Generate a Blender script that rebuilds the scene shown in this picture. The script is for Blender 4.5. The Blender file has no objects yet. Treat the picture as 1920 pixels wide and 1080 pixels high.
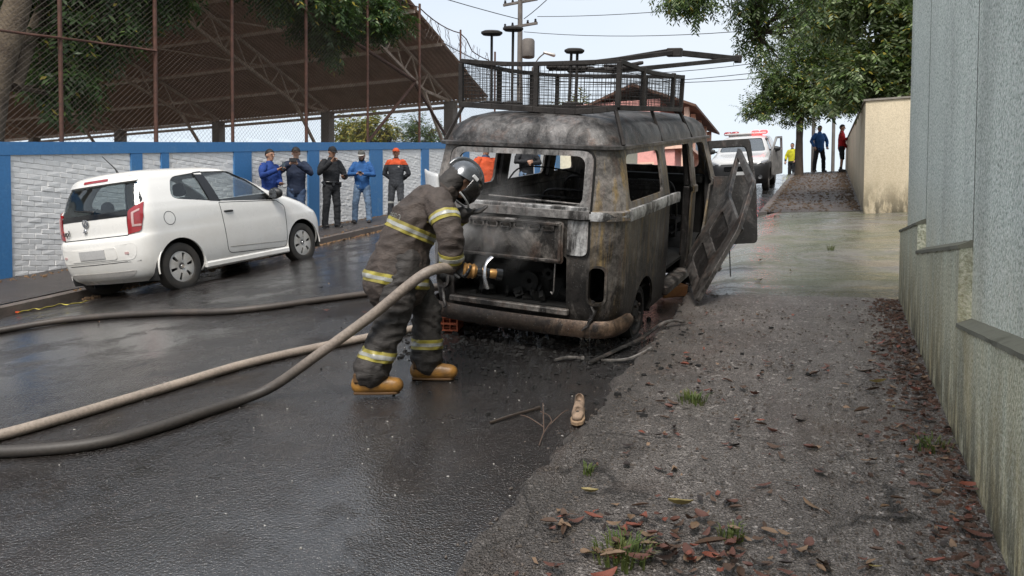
import bpy, bmesh, math, random
import numpy as np
from mathutils import Vector, Matrix, noise
from mathutils.geometry import tessellate_polygon

SC = bpy.context.scene
COL = SC.collection
V = Vector

# ------------------------------------------------------------------ camera, sky, sun, exposure
def setup():
    cam = bpy.data.cameras.new('camera'); co = bpy.data.objects.new('camera', cam); COL.objects.link(co)
    cam.sensor_width = 36.0; cam.lens = 36.0 * 1400 / 1920; cam.clip_start = 0.05; cam.clip_end = 3000
    yaw = math.atan(590 / 1400); pitch = math.atan(50 / 1400); roll = 0.006
    F = V((-math.sin(yaw), math.cos(yaw), 0)); R = V((math.cos(yaw), math.sin(yaw), 0)); U = V((0, 0, 1))
    F2 = F * math.cos(pitch) - U * math.sin(pitch); U2 = U * math.cos(pitch) + F * math.sin(pitch)
    R3 = R * math.cos(roll) + U2 * math.sin(roll); U3 = U2 * math.cos(roll) - R * math.sin(roll)
    m = Matrix((R3, U3, -F2)).transposed().to_4x4(); m.translation = V((0, 0, 1.70))
    co.matrix_world = m
    SC.camera = co
    SC.view_settings.view_transform = 'Standard'; SC.view_settings.look = 'None'
    SC.view_settings.exposure = 1.36; SC.view_settings.gamma = 1.0; SC.view_settings.use_curve_mapping = False
    SC.cycles.use_denoising = True
    SC.cycles.max_bounces = 8; SC.cycles.transparent_max_bounces = 24; SC.cycles.volume_bounces = 0
    SC.cycles.caustics_reflective = False; SC.cycles.caustics_refractive = False
    SC.cycles.sample_clamp_indirect = 6
    # overcast sky: a Nishita sky mostly covered by an even pale cloud sheet
    w = bpy.data.worlds.new('World'); SC.world = w; w.use_nodes = True
    nt = w.node_tree; nt.nodes.clear()
    out = nt.nodes.new('ShaderNodeOutputWorld'); bg = nt.nodes.new('ShaderNodeBackground')
    sky = nt.nodes.new('ShaderNodeTexSky'); sky.sky_type = 'NISHITA'; sky.sun_disc = False
    sky.sun_elevation = math.radians(52); sky.sun_rotation = math.radians(168); sky.dust_density = 2.5
    tc = nt.nodes.new('ShaderNodeTexCoord'); mp = nt.nodes.new('ShaderNodeMapping'); mp.inputs['Scale'].default_value = (1, 1, 2.2)
    nz = nt.nodes.new('ShaderNodeTexNoise'); nz.inputs['Scale'].default_value = 1.6; nz.inputs['Detail'].default_value = 5
    rp = nt.nodes.new('ShaderNodeValToRGB'); rp.color_ramp.elements[0].position = 0.30; rp.color_ramp.elements[1].position = 0.72
    rp.color_ramp.elements[0].color = (0.62, 0.62, 0.62, 1); rp.color_ramp.elements[1].color = (0.9, 0.9, 0.9, 1)
    mx = nt.nodes.new('ShaderNodeMixRGB')
    mx.inputs['Color2'].default_value = (3.75, 4.0, 4.22, 1)
    L = nt.links.new
    L(tc.outputs['Generated'], mp.inputs['Vector']); L(mp.outputs['Vector'], nz.inputs['Vector']); L(nz.outputs['Fac'], rp.inputs['Fac'])
    L(rp.outputs['Color'], mx.inputs['Fac']); L(sky.outputs['Color'], mx.inputs['Color1'])
    L(mx.outputs['Color'], bg.inputs['Color']); bg.inputs['Strength'].default_value = 0.095
    L(bg.outputs['Background'], out.inputs['Surface'])
    sl = bpy.data.lights.new('sun', 'SUN'); so = bpy.data.objects.new('sun', sl); COL.objects.link(so)
    sl.energy = 1.5; sl.angle = math.radians(25); sl.color = (1.0, 0.96, 0.9)
    el, az = math.radians(52), math.radians(168)
    d = V((math.sin(az) * math.cos(el), math.cos(az) * math.cos(el), math.sin(el)))
    so.rotation_euler = d.to_track_quat('Z', 'Y').to_euler()
setup()

# ------------------------------------------------------------------ helpers: objects and meshes
def tag(o, label=None, cat=None, group=None, kind=None):
    if label: o['label'] = label
    if cat: o['category'] = cat
    if group: o['group'] = group
    if kind: o['kind'] = kind
    return o
def empty(name, loc=(0, 0, 0), rot=None, label=None, cat=None, group=None, parent=None):
    o = bpy.data.objects.new(name, None); COL.objects.link(o); o.empty_display_size = 0.1
    o.location = loc
    if rot is not None:
        if isinstance(rot, Matrix): o.matrix_world = Matrix.Translation(V(loc)) @ rot.to_4x4()
        else: o.rotation_euler = rot
    if parent: o.parent = parent
    return tag(o, label, cat, group)
def copy_tree(o, parent=None):
    c = o.copy(); COL.objects.link(c)
    if parent: c.parent = parent
    for ch in list(o.children): copy_tree(ch, c)
    return c
def frame(t, side=None):
    t = V(t).normalized(); s = V(side) if side is not None else (V((0, 0, 1)) if abs(t.z) < 0.95 else V((1, 0, 0)))
    a = s - t * s.dot(t)
    if a.length < 1e-6: a = V((1, 0, 0)) - t * t.x
    a.normalize(); return a, t.cross(a)
class MB:
    def __init__(s): s.v = []; s.f = []; s.m = []
    def add(s, vs, fs, m=0):
        b = len(s.v); s.v += [tuple(v) for v in vs]; s.f += [tuple(i + b for i in f) for f in fs]; s.m += [m] * len(fs); return s
    def box(s, c, d, R=None, m=0, taper=1.0):
        x, y, z = d[0] / 2, d[1] / 2, d[2] / 2; c = V(c); t = taper
        vs = [V(q) for q in ((-x, -y, -z), (x, -y, -z), (x, y, -z), (-x, y, -z), (-x * t, -y * t, z), (x * t, -y * t, z), (x * t, y * t, z), (-x * t, y * t, z))]
        if R is not None: vs = [R @ q for q in vs]
        return s.add([q + c for q in vs], [(0, 3, 2, 1), (4, 5, 6, 7), (0, 1, 5, 4), (1, 2, 6, 5), (2, 3, 7, 6), (3, 0, 4, 7)], m)
    def loft(s, rings, caps=True, m=0, closed=True):
        n = len(rings[0]); vs = [q for r in rings for q in r]; fs = []
        for i in range(len(rings) - 1):
            for j in range(n if closed else n - 1):
                k = (j + 1) % n; fs.append((i * n + j, i * n + k, (i + 1) * n + k, (i + 1) * n + j))
        if caps: fs.append(tuple(reversed(range(n)))); fs.append(tuple((len(rings) - 1) * n + j for j in range(n)))
        return s.add(vs, fs, m)
    def tube(s, pts, r, n=8, m=0, side=None, caps=True):
        pts = [V(p) for p in pts]; rr = r if isinstance(r, (list, tuple)) else [r] * len(pts); rings = []
        a = None
        for i, p in enumerate(pts):
            t = (pts[min(i + 1, len(pts) - 1)] - pts[max(i - 1, 0)])
            a, b = frame(t, side if side is not None else a)
            ra, rb = rr[i] if isinstance(rr[i], (list, tuple)) else (rr[i], rr[i])
            rings.append([p + a * (ra * math.cos(2 * math.pi * k / n)) + b * (rb * math.sin(2 * math.pi * k / n)) for k in range(n)])
        return s.loft(rings, caps, m)
    def bar(s, p, q, w, h, m=0, up=(0, 0, 1)):
        p, q = V(p), V(q); a, b = frame(q - p, up); ring = lambda c: [c + a * (h / 2 * i) + b * (w / 2 * j) for i, j in ((-1, -1), (1, -1), (1, 1), (-1, 1))]
        return s.loft([ring(p), ring(q)], True, m)
    def sweep(s, pts, rad, side=(1, 0, 0), n=14, m=0):
        # closed tube with rounded ends through pts; rad: r or (ra, rb) with ra along side
        pts = [V(p) for p in pts]; rad = [(r, r) if not isinstance(r, (list, tuple)) else r for r in rad]
        t0 = (pts[1] - pts[0]).normalized(); t1 = (pts[-1] - pts[-2]).normalized()
        P, Q, T = [], [], []
        for k in (0.97, 0.8, 0.45):
            e = math.sqrt(1 - k * k); P.append(pts[0] - t0 * min(rad[0]) * k); Q.append((rad[0][0] * e, rad[0][1] * e)); T.append(t0)
        for i, p in enumerate(pts):
            t = pts[min(i + 1, len(pts) - 1)] - pts[max(i - 1, 0)]; P.append(p); Q.append(rad[i]); T.append(t.normalized())
        for k in (0.45, 0.8, 0.97):
            e = math.sqrt(1 - k * k); P.append(pts[-1] + t1 * min(rad[-1]) * k); Q.append((rad[-1][0] * e, rad[-1][1] * e)); T.append(t1)
        rings = []
        for p, (ra, rb), t in zip(P, Q, T):
            a, b = frame(t, side); rings.append([p + a * (ra * math.cos(2 * math.pi * k / n)) + b * (rb * math.sin(2 * math.pi * k / n)) for k in range(n)])
        return s.loft(rings, True, m)
    def ball(s, c, r, n=12, m=0, R=None):
        rx, ry, rz = r if isinstance(r, (list, tuple)) else (r, r, r); c = V(c); rings = []; h = n // 2
        for i in range(1, h):
            th = math.pi * i / h
            ring = [V((rx * math.sin(th) * math.cos(2 * math.pi * k / n), ry * math.sin(th) * math.sin(2 * math.pi * k / n), -rz * math.cos(th))) for k in range(n)]
            if R is not None: ring = [R @ q for q in ring]
            rings.append([c + q for q in ring])
        b = len(s.v); s.loft(rings, False, m)
        e = V((0, 0, rz)); e = R @ e if R is not None else e
        s.v += [tuple(c - e), tuple(c + e)]; k0 = len(s.v) - 2; o = b + (h - 2) * n
        for k in range(n):
            s.f.append((k0, b + (k + 1) % n, b + k)); s.m.append(m); s.f.append((k0 + 1, o + k, o + (k + 1) % n)); s.m.append(m)
        return s
    def lathe(s, prof, n=24, R=None, c=(0, 0, 0), m=0, caps=False):
        # prof: (r, h) along local z
        c = V(c); R = R or Matrix.Identity(3)
        rings = [[c + R @ V((r * math.cos(2 * math.pi * k / n), r * math.sin(2 * math.pi * k / n), h)) for k in range(n)] for r, h in prof]
        return s.loft(rings, caps, m)
    def poly(s, outer, holes, fmap, thick, m=0, cuts=None):
        # flat polygon (2-D) with holes, extruded by thick through fmap(u, v, w)
        loops = [[V((u, v, 0)) for u, v in outer]] + [[V((u, v, 0)) for u, v in h] for h in holes]
        tris = tessellate_polygon(loops); flat = [q for l in loops for q in l]; n = len(flat)
        if cuts:
            bm = bmesh.new(); bv = [bm.verts.new(q) for q in flat]
            for t in tris:
                try: bm.faces.new([bv[i] for i in t])
                except ValueError: pass
            for axis, vals in cuts:
                for c in vals:
                    no = V((1, 0, 0)) if axis == 0 else V((0, 1, 0))
                    bmesh.ops.bisect_plane(bm, geom=bm.verts[:] + bm.edges[:] + bm.faces[:], plane_co=no * c, plane_no=no)
            bmesh.ops.recalc_face_normals(bm, faces=bm.faces[:])
            bm.verts.index_update(); A = [v.co.copy() for v in bm.verts]; fa = [[v.index for v in f.verts] for f in bm.faces]
            bd = [(e.verts[0].index, e.verts[1].index, e.link_faces[0]) for e in bm.edges if len(e.link_faces) == 1]
            N = len(A); fs = [tuple(f) for f in fa] + [tuple(i + N for i in reversed(f)) for f in fa]
            for i, j, f in bd: fs.append((i, j, j + N, i + N))
            bm.free()
            return s.add([fmap(q.x, q.y, 0) for q in A] + [fmap(q.x, q.y, thick) for q in A], fs, m)
        fs = [tuple(t) for t in tris] + [tuple(i + n for i in reversed(t)) for t in tris]; b = 0
        for l in loops:
            k = len(l)
            for i in range(k): j = (i + 1) % k; fs.append((b + i, b + j, n + b + j, n + b + i))
            b += k
        return s.add([fmap(q.x, q.y, 0) for q in flat] + [fmap(q.x, q.y, thick) for q in flat], fs, m)
    def mesh(s, name, recalc=True, bevel=0.0):
        me = bpy.data.meshes.new(name); me.from_pydata(s.v, [], s.f)
        if any(s.m): me.polygons.foreach_set('material_index', s.m)
        if recalc or bevel:
            bm = bmesh.new(); bm.from_mesh(me); bmesh.ops.recalc_face_normals(bm, faces=bm.faces[:])
            if bevel:
                ed = [e for e in bm.edges if len(e.link_faces) == 2 and e.calc_face_angle(0) > 0.6]
                bmesh.ops.bevel(bm, geom=ed, offset=bevel, segments=1, affect='EDGES', clamp_overlap=True)
            bm.to_mesh(me); bm.free()
        return me
    def build(s, name, mats, parent=None, smooth=None, bevel=0.0, recalc=True, loc=None, rot=None):
        return obj(name, s.mesh(name, recalc, bevel), mats, parent, smooth, loc, rot)
def shade(me, ang=None):
    if ang:
        me.polygons.foreach_set('use_smooth', [True] * len(me.polygons)); me.set_sharp_from_angle(angle=math.radians(ang))
def obj(name, me, mats, parent=None, smooth=None, loc=None, rot=None):
    o = bpy.data.objects.new(name, me); COL.objects.link(o)
    for m in (mats if isinstance(mats, (list, tuple)) else [mats]):
        if m: me.materials.append(m)
    shade(me, smooth)
    if parent: o.parent = parent
    if loc is not None: o.location = loc
    if rot is not None: o.rotation_euler = rot
    return o
def bake(o):
    dg = bpy.context.evaluated_depsgraph_get(); me = bpy.data.meshes.new_from_object(o.evaluated_get(dg)); o.modifiers.clear(); o.data = me; return o
def temp(me):
    o = bpy.data.objects.new('work', me); COL.objects.link(o); return o
def boolean(me, cutters, op='DIFFERENCE', solid=0.0):
    o = temp(me)
    if solid:
        md = o.modifiers.new('s', 'SOLIDIFY'); md.thickness = solid; md.offset = -1; md.use_even_offset = False
    ks = []
    for c in cutters:
        k = temp(c); ks.append(k); md = o.modifiers.new('b', 'BOOLEAN'); md.operation = op; md.object = k; md.solver = 'EXACT'
    bake(o); r = o.data
    for k in ks + [o]: bpy.data.objects.remove(k)
    return r
def blob(mb, voxel=0.012, smooth=4, fold=0.0, fscale=0.12, seed=0):
    # one continuous skin over overlapping closed pieces, relaxed, with optional cloth folds
    o = temp(mb.mesh('blob'))
    md = o.modifiers.new('r', 'REMESH'); md.mode = 'VOXEL'; md.voxel_size = voxel
    if smooth: md = o.modifiers.new('s', 'SMOOTH'); md.factor = 0.5; md.iterations = smooth
    bake(o); me = o.data; bpy.data.objects.remove(o)
    if fold:
        n = len(me.vertices); co = np.zeros(n * 3); no = np.zeros(n * 3)
        me.vertices.foreach_get('co', co); me.vertices.foreach_get('normal', no); co = co.reshape(-1, 3); no = no.reshape(-1, 3)
        d = np.zeros(n)
        for i in range(n):
            q = V(co[i]); a = noise.noise(V((q.x / fscale + seed, q.y / fscale, q.z / (fscale * .55)))); b = noise.noise(q / (fscale * .35) + V((seed, 7, 3)))
            d[i] = -abs(a) * 1.3 + 0.35 + b * .35
        co += no * (d * fold)[:, None]; me.vertices.foreach_set('co', co.reshape(-1)); me.update()
    return me
def slab(me, specs, off, name):
    # the strips of a skin that lie inside plane slabs: (point, normal, half width, centre, reach)
    out = bpy.data.meshes.new(name); B = bmesh.new()
    for (pt, nn, hw, cen, reach) in specs:
        pt = V(pt); nn = V(nn).normalized(); bm = bmesh.new(); bm.from_mesh(me)
        bmesh.ops.delete(bm, geom=[v for v in bm.verts if (v.co - V(cen)).length > reach or abs((v.co - pt).dot(nn)) > hw + .05], context='VERTS')
        for sgn in (1, -1):
            bmesh.ops.bisect_plane(bm, geom=bm.verts[:] + bm.edges[:] + bm.faces[:], plane_co=pt + nn * hw * sgn, plane_no=nn * sgn, clear_outer=True)
        bm.normal_update()
        mv = [(v, v.co + v.normal * off) for v in bm.verts]
        for v, c in mv: v.co = c
        r = bmesh.ops.extrude_face_region(bm, geom=bm.faces[:])
        for g in r['geom']:
            if isinstance(g, bmesh.types.BMVert): g.co = g.co - g.normal * off * 1.5
        t = bpy.data.meshes.new('t'); bm.to_mesh(t); bm.free(); B.from_mesh(t); bpy.data.meshes.remove(t)
    B.to_mesh(out); B.free(); return out
def rrect(x0, x1, y0, y1, r, n=5):
    r = r if isinstance(r, (list, tuple)) else [r] * 4; P = []
    for (cx, cy, a0), q in zip(((x1, y1, 0), (x0, y1, 90), (x0, y0, 180), (x1, y0, 270)), r):
        sx = -1 if cx == x1 else 1; sy = -1 if cy == y1 else 1
        for k in range(n + 1):
            a = math.radians(a0 + 90 * k / n); P.append((cx + sx * q + q * math.cos(a), cy + sy * q + q * math.sin(a)))
    return P
def roundpoly(pts, r, n=4):
    P = []; k = len(pts)
    for i in range(k):
        a, b, c = (V((*pts[(i + j) % k], 0)) for j in (-1, 0, 1)); rr = r[i] if isinstance(r, (list, tuple)) else r
        u, w = (a - b), (c - b); q = min(rr, u.length * .45, w.length * .45); p0 = b + u.normalized() * q; p1 = b + w.normalized() * q
        for t in range(n + 1):
            t /= n; z = p0 * (1 - t) ** 2 + b * 2 * t * (1 - t) + p1 * t * t; P.append((z.x, z.y))
    return P
def catmull(P, sub=6):
    P = [V(p) for p in P]; out = []
    for i in range(len(P) - 1):
        a, b, c, d = P[max(i - 1, 0)], P[i], P[i + 1], P[min(i + 2, len(P) - 1)]
        for k in range(sub):
            t = k / sub; out.append(0.5 * ((2 * b) + (c - a) * t + (2 * a - 5 * b + 4 * c - d) * t * t + (3 * b - a - 3 * c + d) * t ** 3))
    out.append(P[-1]); return out
def text_mesh(txt, size, depth=0.002, align='CENTER', shear=0.0):
    cu = bpy.data.curves.new('t', 'FONT'); cu.body = txt; cu.size = size; cu.extrude = depth; cu.align_x = align; cu.align_y = 'CENTER'; cu.shear = shear; cu.resolution_u = 3
    o = temp(cu); dg = bpy.context.evaluated_depsgraph_get(); me = bpy.data.meshes.new_from_object(o.evaluated_get(dg)); bpy.data.objects.remove(o); return me

# ------------------------------------------------------------------ helpers: materials
class NT:
    def __init__(s, name):
        s.mat = bpy.data.materials.new(name); s.mat.use_nodes = True; s.t = s.mat.node_tree
        s.b = s.t.nodes['Principled BSDF']; s.c = s.t.nodes.new('ShaderNodeTexCoord').outputs['Object']
    def n(s, k, **kw):
        q = s.t.nodes.new(k)
        for a, b in kw.items(): setattr(q, a, b)
        return q
    def l(s, a, b): s.t.links.new(a, b)
    def map(s, scale, vec=None):
        m = s.n('ShaderNodeMapping'); m.inputs['Scale'].default_value = scale; s.l(vec or s.c, m.inputs['Vector']); return m.outputs['Vector']
    def noise(s, scale, detail=4, rough=.55, vec=None, dist=0):
        q = s.n('ShaderNodeTexNoise'); q.inputs['Scale'].default_value = scale; q.inputs['Detail'].default_value = detail; q.inputs['Roughness'].default_value = rough; q.inputs['Distortion'].default_value = dist
        s.l(vec or s.c, q.inputs['Vector']); return q.outputs['Fac']
    def voro(s, scale, vec=None, feature='F1', out='Distance', rand=1):
        q = s.n('ShaderNodeTexVoronoi', feature=feature); q.inputs['Scale'].default_value = scale; q.inputs['Randomness'].default_value = rand; s.l(vec or s.c, q.inputs['Vector']); return q.outputs[out]
    def ramp(s, fac, stops):
        q = s.n('ShaderNodeValToRGB'); e = q.color_ramp.elements
        while len(e) < len(stops): e.new(0.5)
        for i, (p, c) in enumerate(stops):
            e[i].position = p; e[i].color = (*c, 1) if isinstance(c, (tuple, list)) else (c, c, c, 1)
        s.l(fac, q.inputs['Fac']); return q.outputs['Color']
    def mix(s, fac, a, b, mode='MIX'):
        q = s.n('ShaderNodeMixRGB', blend_type=mode)
        for v, k in ((fac, 'Fac'), (a, 'Color1'), (b, 'Color2')):
            if isinstance(v, (int, float)): q.inputs[k].default_value = v if k == 'Fac' else (v, v, v, 1)
            elif isinstance(v, (tuple, list)): q.inputs[k].default_value = (*v, 1)
            else: s.l(v, q.inputs[k])
        return q.outputs['Color']
    def math(s, op, a, b=0.0, clamp=False):
        q = s.n('ShaderNodeMath', operation=op, use_clamp=clamp)
        for i, v in enumerate((a, b)):
            if isinstance(v, (int, float)): q.inputs[i].default_value = v
            else: s.l(v, q.inputs[i])
        return q.outputs[0]
    def xyz(s):
        q = s.n('ShaderNodeSeparateXYZ'); s.l(s.c, q.inputs[0]); return q.outputs
    def rng(s, v, a, b, c=0.0, d=1.0):
        q = s.n('ShaderNodeMapRange'); s.l(v, q.inputs[0])
        for i, k in enumerate((a, b, c, d)): q.inputs[i + 1].default_value = k
        return q.outputs[0]
    def bump(s, h, strength=.3, dist=.01, prev=None):
        q = s.n('ShaderNodeBump'); q.inputs['Strength'].default_value = strength; q.inputs['Distance'].default_value = dist; s.l(h, q.inputs['Height'])
        if prev: s.l(prev, q.inputs['Normal'])
        return q.outputs['Normal']
    def out(s, col=None, rough=None, nrm=None, metal=None, **kw):
        for v, k in ((col, 'Base Color'), (rough, 'Roughness'), (metal, 'Metallic')):
            if v is None: continue
            if isinstance(v, (int, float)): s.b.inputs[k].default_value = v
            elif isinstance(v, tuple): s.b.inputs[k].default_value = (*v, 1)
            else: s.l(v, s.b.inputs[k])
        if nrm: s.l(nrm, s.b.inputs['Normal'])
        for k, v in kw.items(): s.b.inputs[k.replace('_', ' ')].default_value = v
        return s.mat
def mat(name, col, rough=.6, metal=0., var=.25, scale=5., bump=0., bscale=60., col2=None, amt=.5, dist=.005, **kw):
    t = NT(name); n = t.noise(scale, 5); c2 = col2 or tuple(x * (1 - var) for x in col)
    c = t.ramp(n, [(.5 - amt * .35, col), (.5 + amt * .35, c2)])
    c = t.mix(.35, c, t.ramp(t.noise(scale * 9, 3), [(.3, .6), (.7, 1.0)]), 'MULTIPLY')
    nr = t.bump(t.noise(bscale, 3), bump, dist) if bump else None
    return t.out(c, t.math('ADD', t.math('MULTIPLY', n, .25), rough - .125, True), nr, metal, **kw)
# ------------------------------------------------------------------ materials of the setting
def asphalt(name, base, wet, film, tint=(1, 1, 1), lumps=1.0, road=False):
    t = NT(name)
    big = t.noise(.35, 5, .6); mid = t.noise(2.2, 6, .65); v = t.voro(78); v2 = t.voro(150); fine = t.noise(190, 2)
    col = t.ramp(t.noise(95, 3, .7), [(.30, tuple(base * .45 * k for k in tint)), (.52, tuple(base * k for k in tint)), (.74, tuple(min(1, base * 2.6 * k) for k in tint))])
    col = t.mix(.55, col, t.ramp(mid, [(.3, (.55, .50, .47)), (.7, (1.15, 1.12, 1.1))]), 'MULTIPLY')
    # pale grains showing in the surface
    col = t.mix(t.ramp(t.voro(60, out='Color'), [(.80, 0.0), (.9, .5)]), col, tuple(min(1, base * 4 * k) for k in tint))
    col = t.mix(.5, col, t.ramp(t.noise(9, 6, .75), [(.32, .45), (.62, 1.2)]), 'MULTIPLY')
    wm = t.ramp(t.math('ADD', t.math('MULTIPLY', big, .6), t.math('MULTIPLY', mid, .4)), [(.36, 0.0), (.53, 1.0)] if road else [(.40, 0.0), (.60, 1.0)])
    X = t.xyz()
    if road:
        # soot and water washed out from under the burnt van, and the wet gutter below it
        dx = t.math('MULTIPLY', t.math('ADD', X[0], 2.35), .75); dy = t.math('MULTIPLY', t.math('SUBTRACT', X[1], 5.9), .42); rr = t.math('ADD', t.math('SQRT', t.math('ADD', t.math('MULTIPLY', dx, dx), t.math('MULTIPLY', dy, dy))), t.math('MULTIPLY', t.math('SUBTRACT', mid, .5), .9))
        col = t.mix(.75, col, t.ramp(t.noise(1.0, 6, .7, t.map((2.6, .35, 1)), .7), [(.30, (.55, .52, .5)), (.66, (1.3, 1.27, 1.24))]), 'MULTIPLY')
        sm = t.rng(rr, 1.15, .45); col = t.mix(t.math('MULTIPLY', sm, .8), col, (.009, .008, .008))
        gt = t.math('MULTIPLY', t.rng(t.math('ADD', X[0], t.math('MULTIPLY', mid, .5)), -2.35, -1.45), t.rng(X[1], 4.9, 3.6)); wm = t.math('MAXIMUM', wm, t.math('MULTIPLY', gt, .75)); wm = t.math('MAXIMUM', wm, t.math('MULTIPLY', sm, .8))
    else:
        cr = t.voro(.75, t.map((1, 1, 1)), 'DISTANCE_TO_EDGE') if False else None
        q = t.n('ShaderNodeTexVoronoi', feature='DISTANCE_TO_EDGE'); q.inputs['Scale'].default_value = 1.1; nv = t.n('ShaderNodeTexNoise'); nv.inputs['Scale'].default_value = 3.5; nv.inputs['Detail'].default_value = 6; t.l(t.c, nv.inputs['Vector']); vm = t.n('ShaderNodeMixRGB', blend_type='ADD'); vm.inputs['Fac'].default_value = .35; t.l(t.c, vm.inputs['Color1']); t.l(nv.outputs['Color'], vm.inputs['Color2']); t.l(vm.outputs['Color'], q.inputs['Vector'])
        crk = t.math('MULTIPLY', t.rng(q.outputs['Distance'], .022, .004), t.ramp(big, [(.48, 0.0), (.58, 1.0)])); col = t.mix(t.math('MULTIPLY', crk, .85), col, (.012, .010, .009))
        ed = t.math('MULTIPLY', t.rng(t.math('ADD', X[0], t.math('MULTIPLY', t.math('SUBTRACT', mid, .5), 1.1)), -.75, -1.2), .62); col = t.mix(ed, col, tuple(base * .28 * k for k in tint)); wm = t.math('MAXIMUM', wm, ed)
        dirt = t.ramp(t.noise(1.1, 5, .65, dist=.8), [(.52, 0.0), (.68, .7)]); col = t.mix(dirt, col, tuple(base * .55 * k for k in (1.15, .85, .7)))
    rough = t.mix(wm, wet[1], wet[0])
    h = t.math('ADD', t.math('MULTIPLY', v, .9), t.math('ADD', t.math('MULTIPLY', v2, .4), t.math('MULTIPLY', fine, .35)))
    st = t.mix(wm, 1.0, film)
    hh = t.math('MULTIPLY', h, st)
    n1 = t.bump(hh, .9 * lumps, .014); n2 = t.bump(mid, .35, .03, n1)
    if road: t.l(t.math('ADD', t.math('MULTIPLY', wm, .6), .40), t.b.inputs['Coat Weight']); t.b.inputs['Coat Roughness'].default_value = .06; t.b.inputs['Coat IOR'].default_value = 1.62; t.l(t.bump(t.math('MULTIPLY', h, t.mix(wm, 1.0, .12)), .5, .014, t.bump(mid, .08, .03)), t.b.inputs['Coat Normal'])
    return t.out(col, rough, n2, 0.0, **{'Specular IOR Level': .6})
ROAD = asphalt('wet_road_asphalt', .015, (.16, .42), .7, (1.25, 1.0, .88), 1.0, True)
PAVE = asphalt('damp_pavement_asphalt', .185, (.26, .5), .85, (1.12, 1.0, .92), 1.7)
PAVEL = asphalt('brown_pavement_asphalt', .085, (.35, .6), .8, (1.15, .95, .85), 1.2)
def concrete(name, c1, c2, rough, bump=.4, streak=None):
    t = NT(name); n = t.noise(1.3, 6, .65, dist=1.2); n2 = t.noise(14, 5, .7)
    col = t.ramp(n, [(.3, c1), (.7, c2)]); col = t.mix(.5, col, t.ramp(n2, [(.3, .55), (.65, 1.1)]), 'MULTIPLY')
    nr = t.bump(t.noise(45, 4, .7), bump, .006); nr = t.bump(n, .5, .03, nr)
    r = t.math('ADD', t.math('MULTIPLY', n2, .25), rough - .1, True)
    return t.out(col, r, nr)
def apron():
    t = NT('mossy_wet_concrete'); a = t.noise(.9, 6, .65, dist=1.0); b = t.noise(1.0, 5, .6, t.map((.7, 2.6, 1)), 1.2); f = t.noise(24, 5, .75); X = t.xyz()
    col = t.ramp(a, [(.30, (.085, .095, .045)), (.48, (.15, .145, .10)), (.62, (.20, .185, .16)), (.75, (.11, .095, .08))]); col = t.mix(.6, col, t.ramp(f, [(.3, .5), (.62, 1.15)]), 'MULTIPLY')
    mud = t.math('MULTIPLY', t.rng(t.math('ADD', X[1], t.math('MULTIPLY', a, 1.4)), 9.6, 8.5), .75); col = t.mix(mud, col, (.045, .038, .033))
    wet = t.ramp(t.math('ADD', t.math('MULTIPLY', b, .65), t.math('MULTIPLY', f, .35)), [(.42, 0.0), (.56, 1.0)])
    return t.out(col, t.mix(wet, .50, .12), t.bump(t.noise(42, 4, .7), .5, .007, t.bump(a, .5, .03)))
APRON = apron()
KERB = concrete('worn_kerb_concrete', (.15, .125, .11), (.085, .07, .06), .5, 1.0)
POSTC = concrete('grey_post_concrete', (.26, .23, .20), (.18, .16, .14), .85, .5)
EARTH = concrete('bare_earth', (.10, .07, .045), (.07, .06, .035), .95, 1.0)

def stucco(name, c, c2, mould, low, slope, z0, speck=1.0, run=.5):
    t = NT(name); X = t.xyz()
    # height above the sloping pavement
    hgt = t.math('SUBTRACT', X[2], t.math('ADD', t.math('MULTIPLY', X[1], slope), z0))
    g = t.noise(62, 3, .6); g2 = t.noise(28, 4, .75)
    col = t.ramp(g, [(.34, tuple(q * (1 - .52 * speck) for q in c)), (.47, c), (.60, c2)])
    big = t.noise(.9, 4); col = t.mix(.5, col, t.ramp(big, [(.3, .8), (.7, 1.08)]), 'MULTIPLY')
    st = t.noise(1.0, 6, .7, t.map((2.0, 2.0, .42))); st2 = t.noise(1.0, 4, .6, t.map((1.3, 1.3, .12)))
    sm = t.math('MULTIPLY', t.ramp(st, [(.44, 0.0), (.64, 1.0)]), t.ramp(st2, [(.42, .12), (.60, 1.0)]))
    col = t.mix(t.math('MULTIPLY', sm, run), col, mould)
    # splash and algae along the foot of the wall
    lo = t.math('MULTIPLY', t.rng(hgt, 1.25, .05), t.ramp(t.noise(1.0, 6, .7, t.map((5, 5, 2.0))), [(.30, .25), (.62, 1.0)]))
    col = t.mix(t.math('MULTIPLY', lo, .85), col, low)
    lo2 = t.math('MULTIPLY', t.rng(hgt, .62, .0), t.ramp(t.noise(1.0, 6, .75, t.map((8, 8, 2.2))), [(.41, 0.0), (.55, 1.0)]))
    col = t.mix(t.math('MULTIPLY', lo2, .85), col, (.035, .033, .02))
    nr = t.bump(t.math('ADD', t.math('MULTIPLY', g, .6), t.math('MULTIPLY', g2, .6)), .9 * speck, .012)
    return t.out(col, .88, nr)
GREEN = stucco('pale_green_stucco', (.72, .79, .695), (.97, .98, .91), (.15, .155, .14), (.60, .50, .28), .165, .06, 1.0, .34)
GREENP = stucco('pale_green_plinth_stucco', (.52, .57, .45), (.86, .86, .74), (.10, .10, .08), (.58, .47, .25), .165, .06, 1.0, .8)
BEIGE = stucco('beige_render', (.62, .52, .37), (.70, .60, .44), (.30, .25, .18), (.40, .32, .2), .165, .06, .25)
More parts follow.
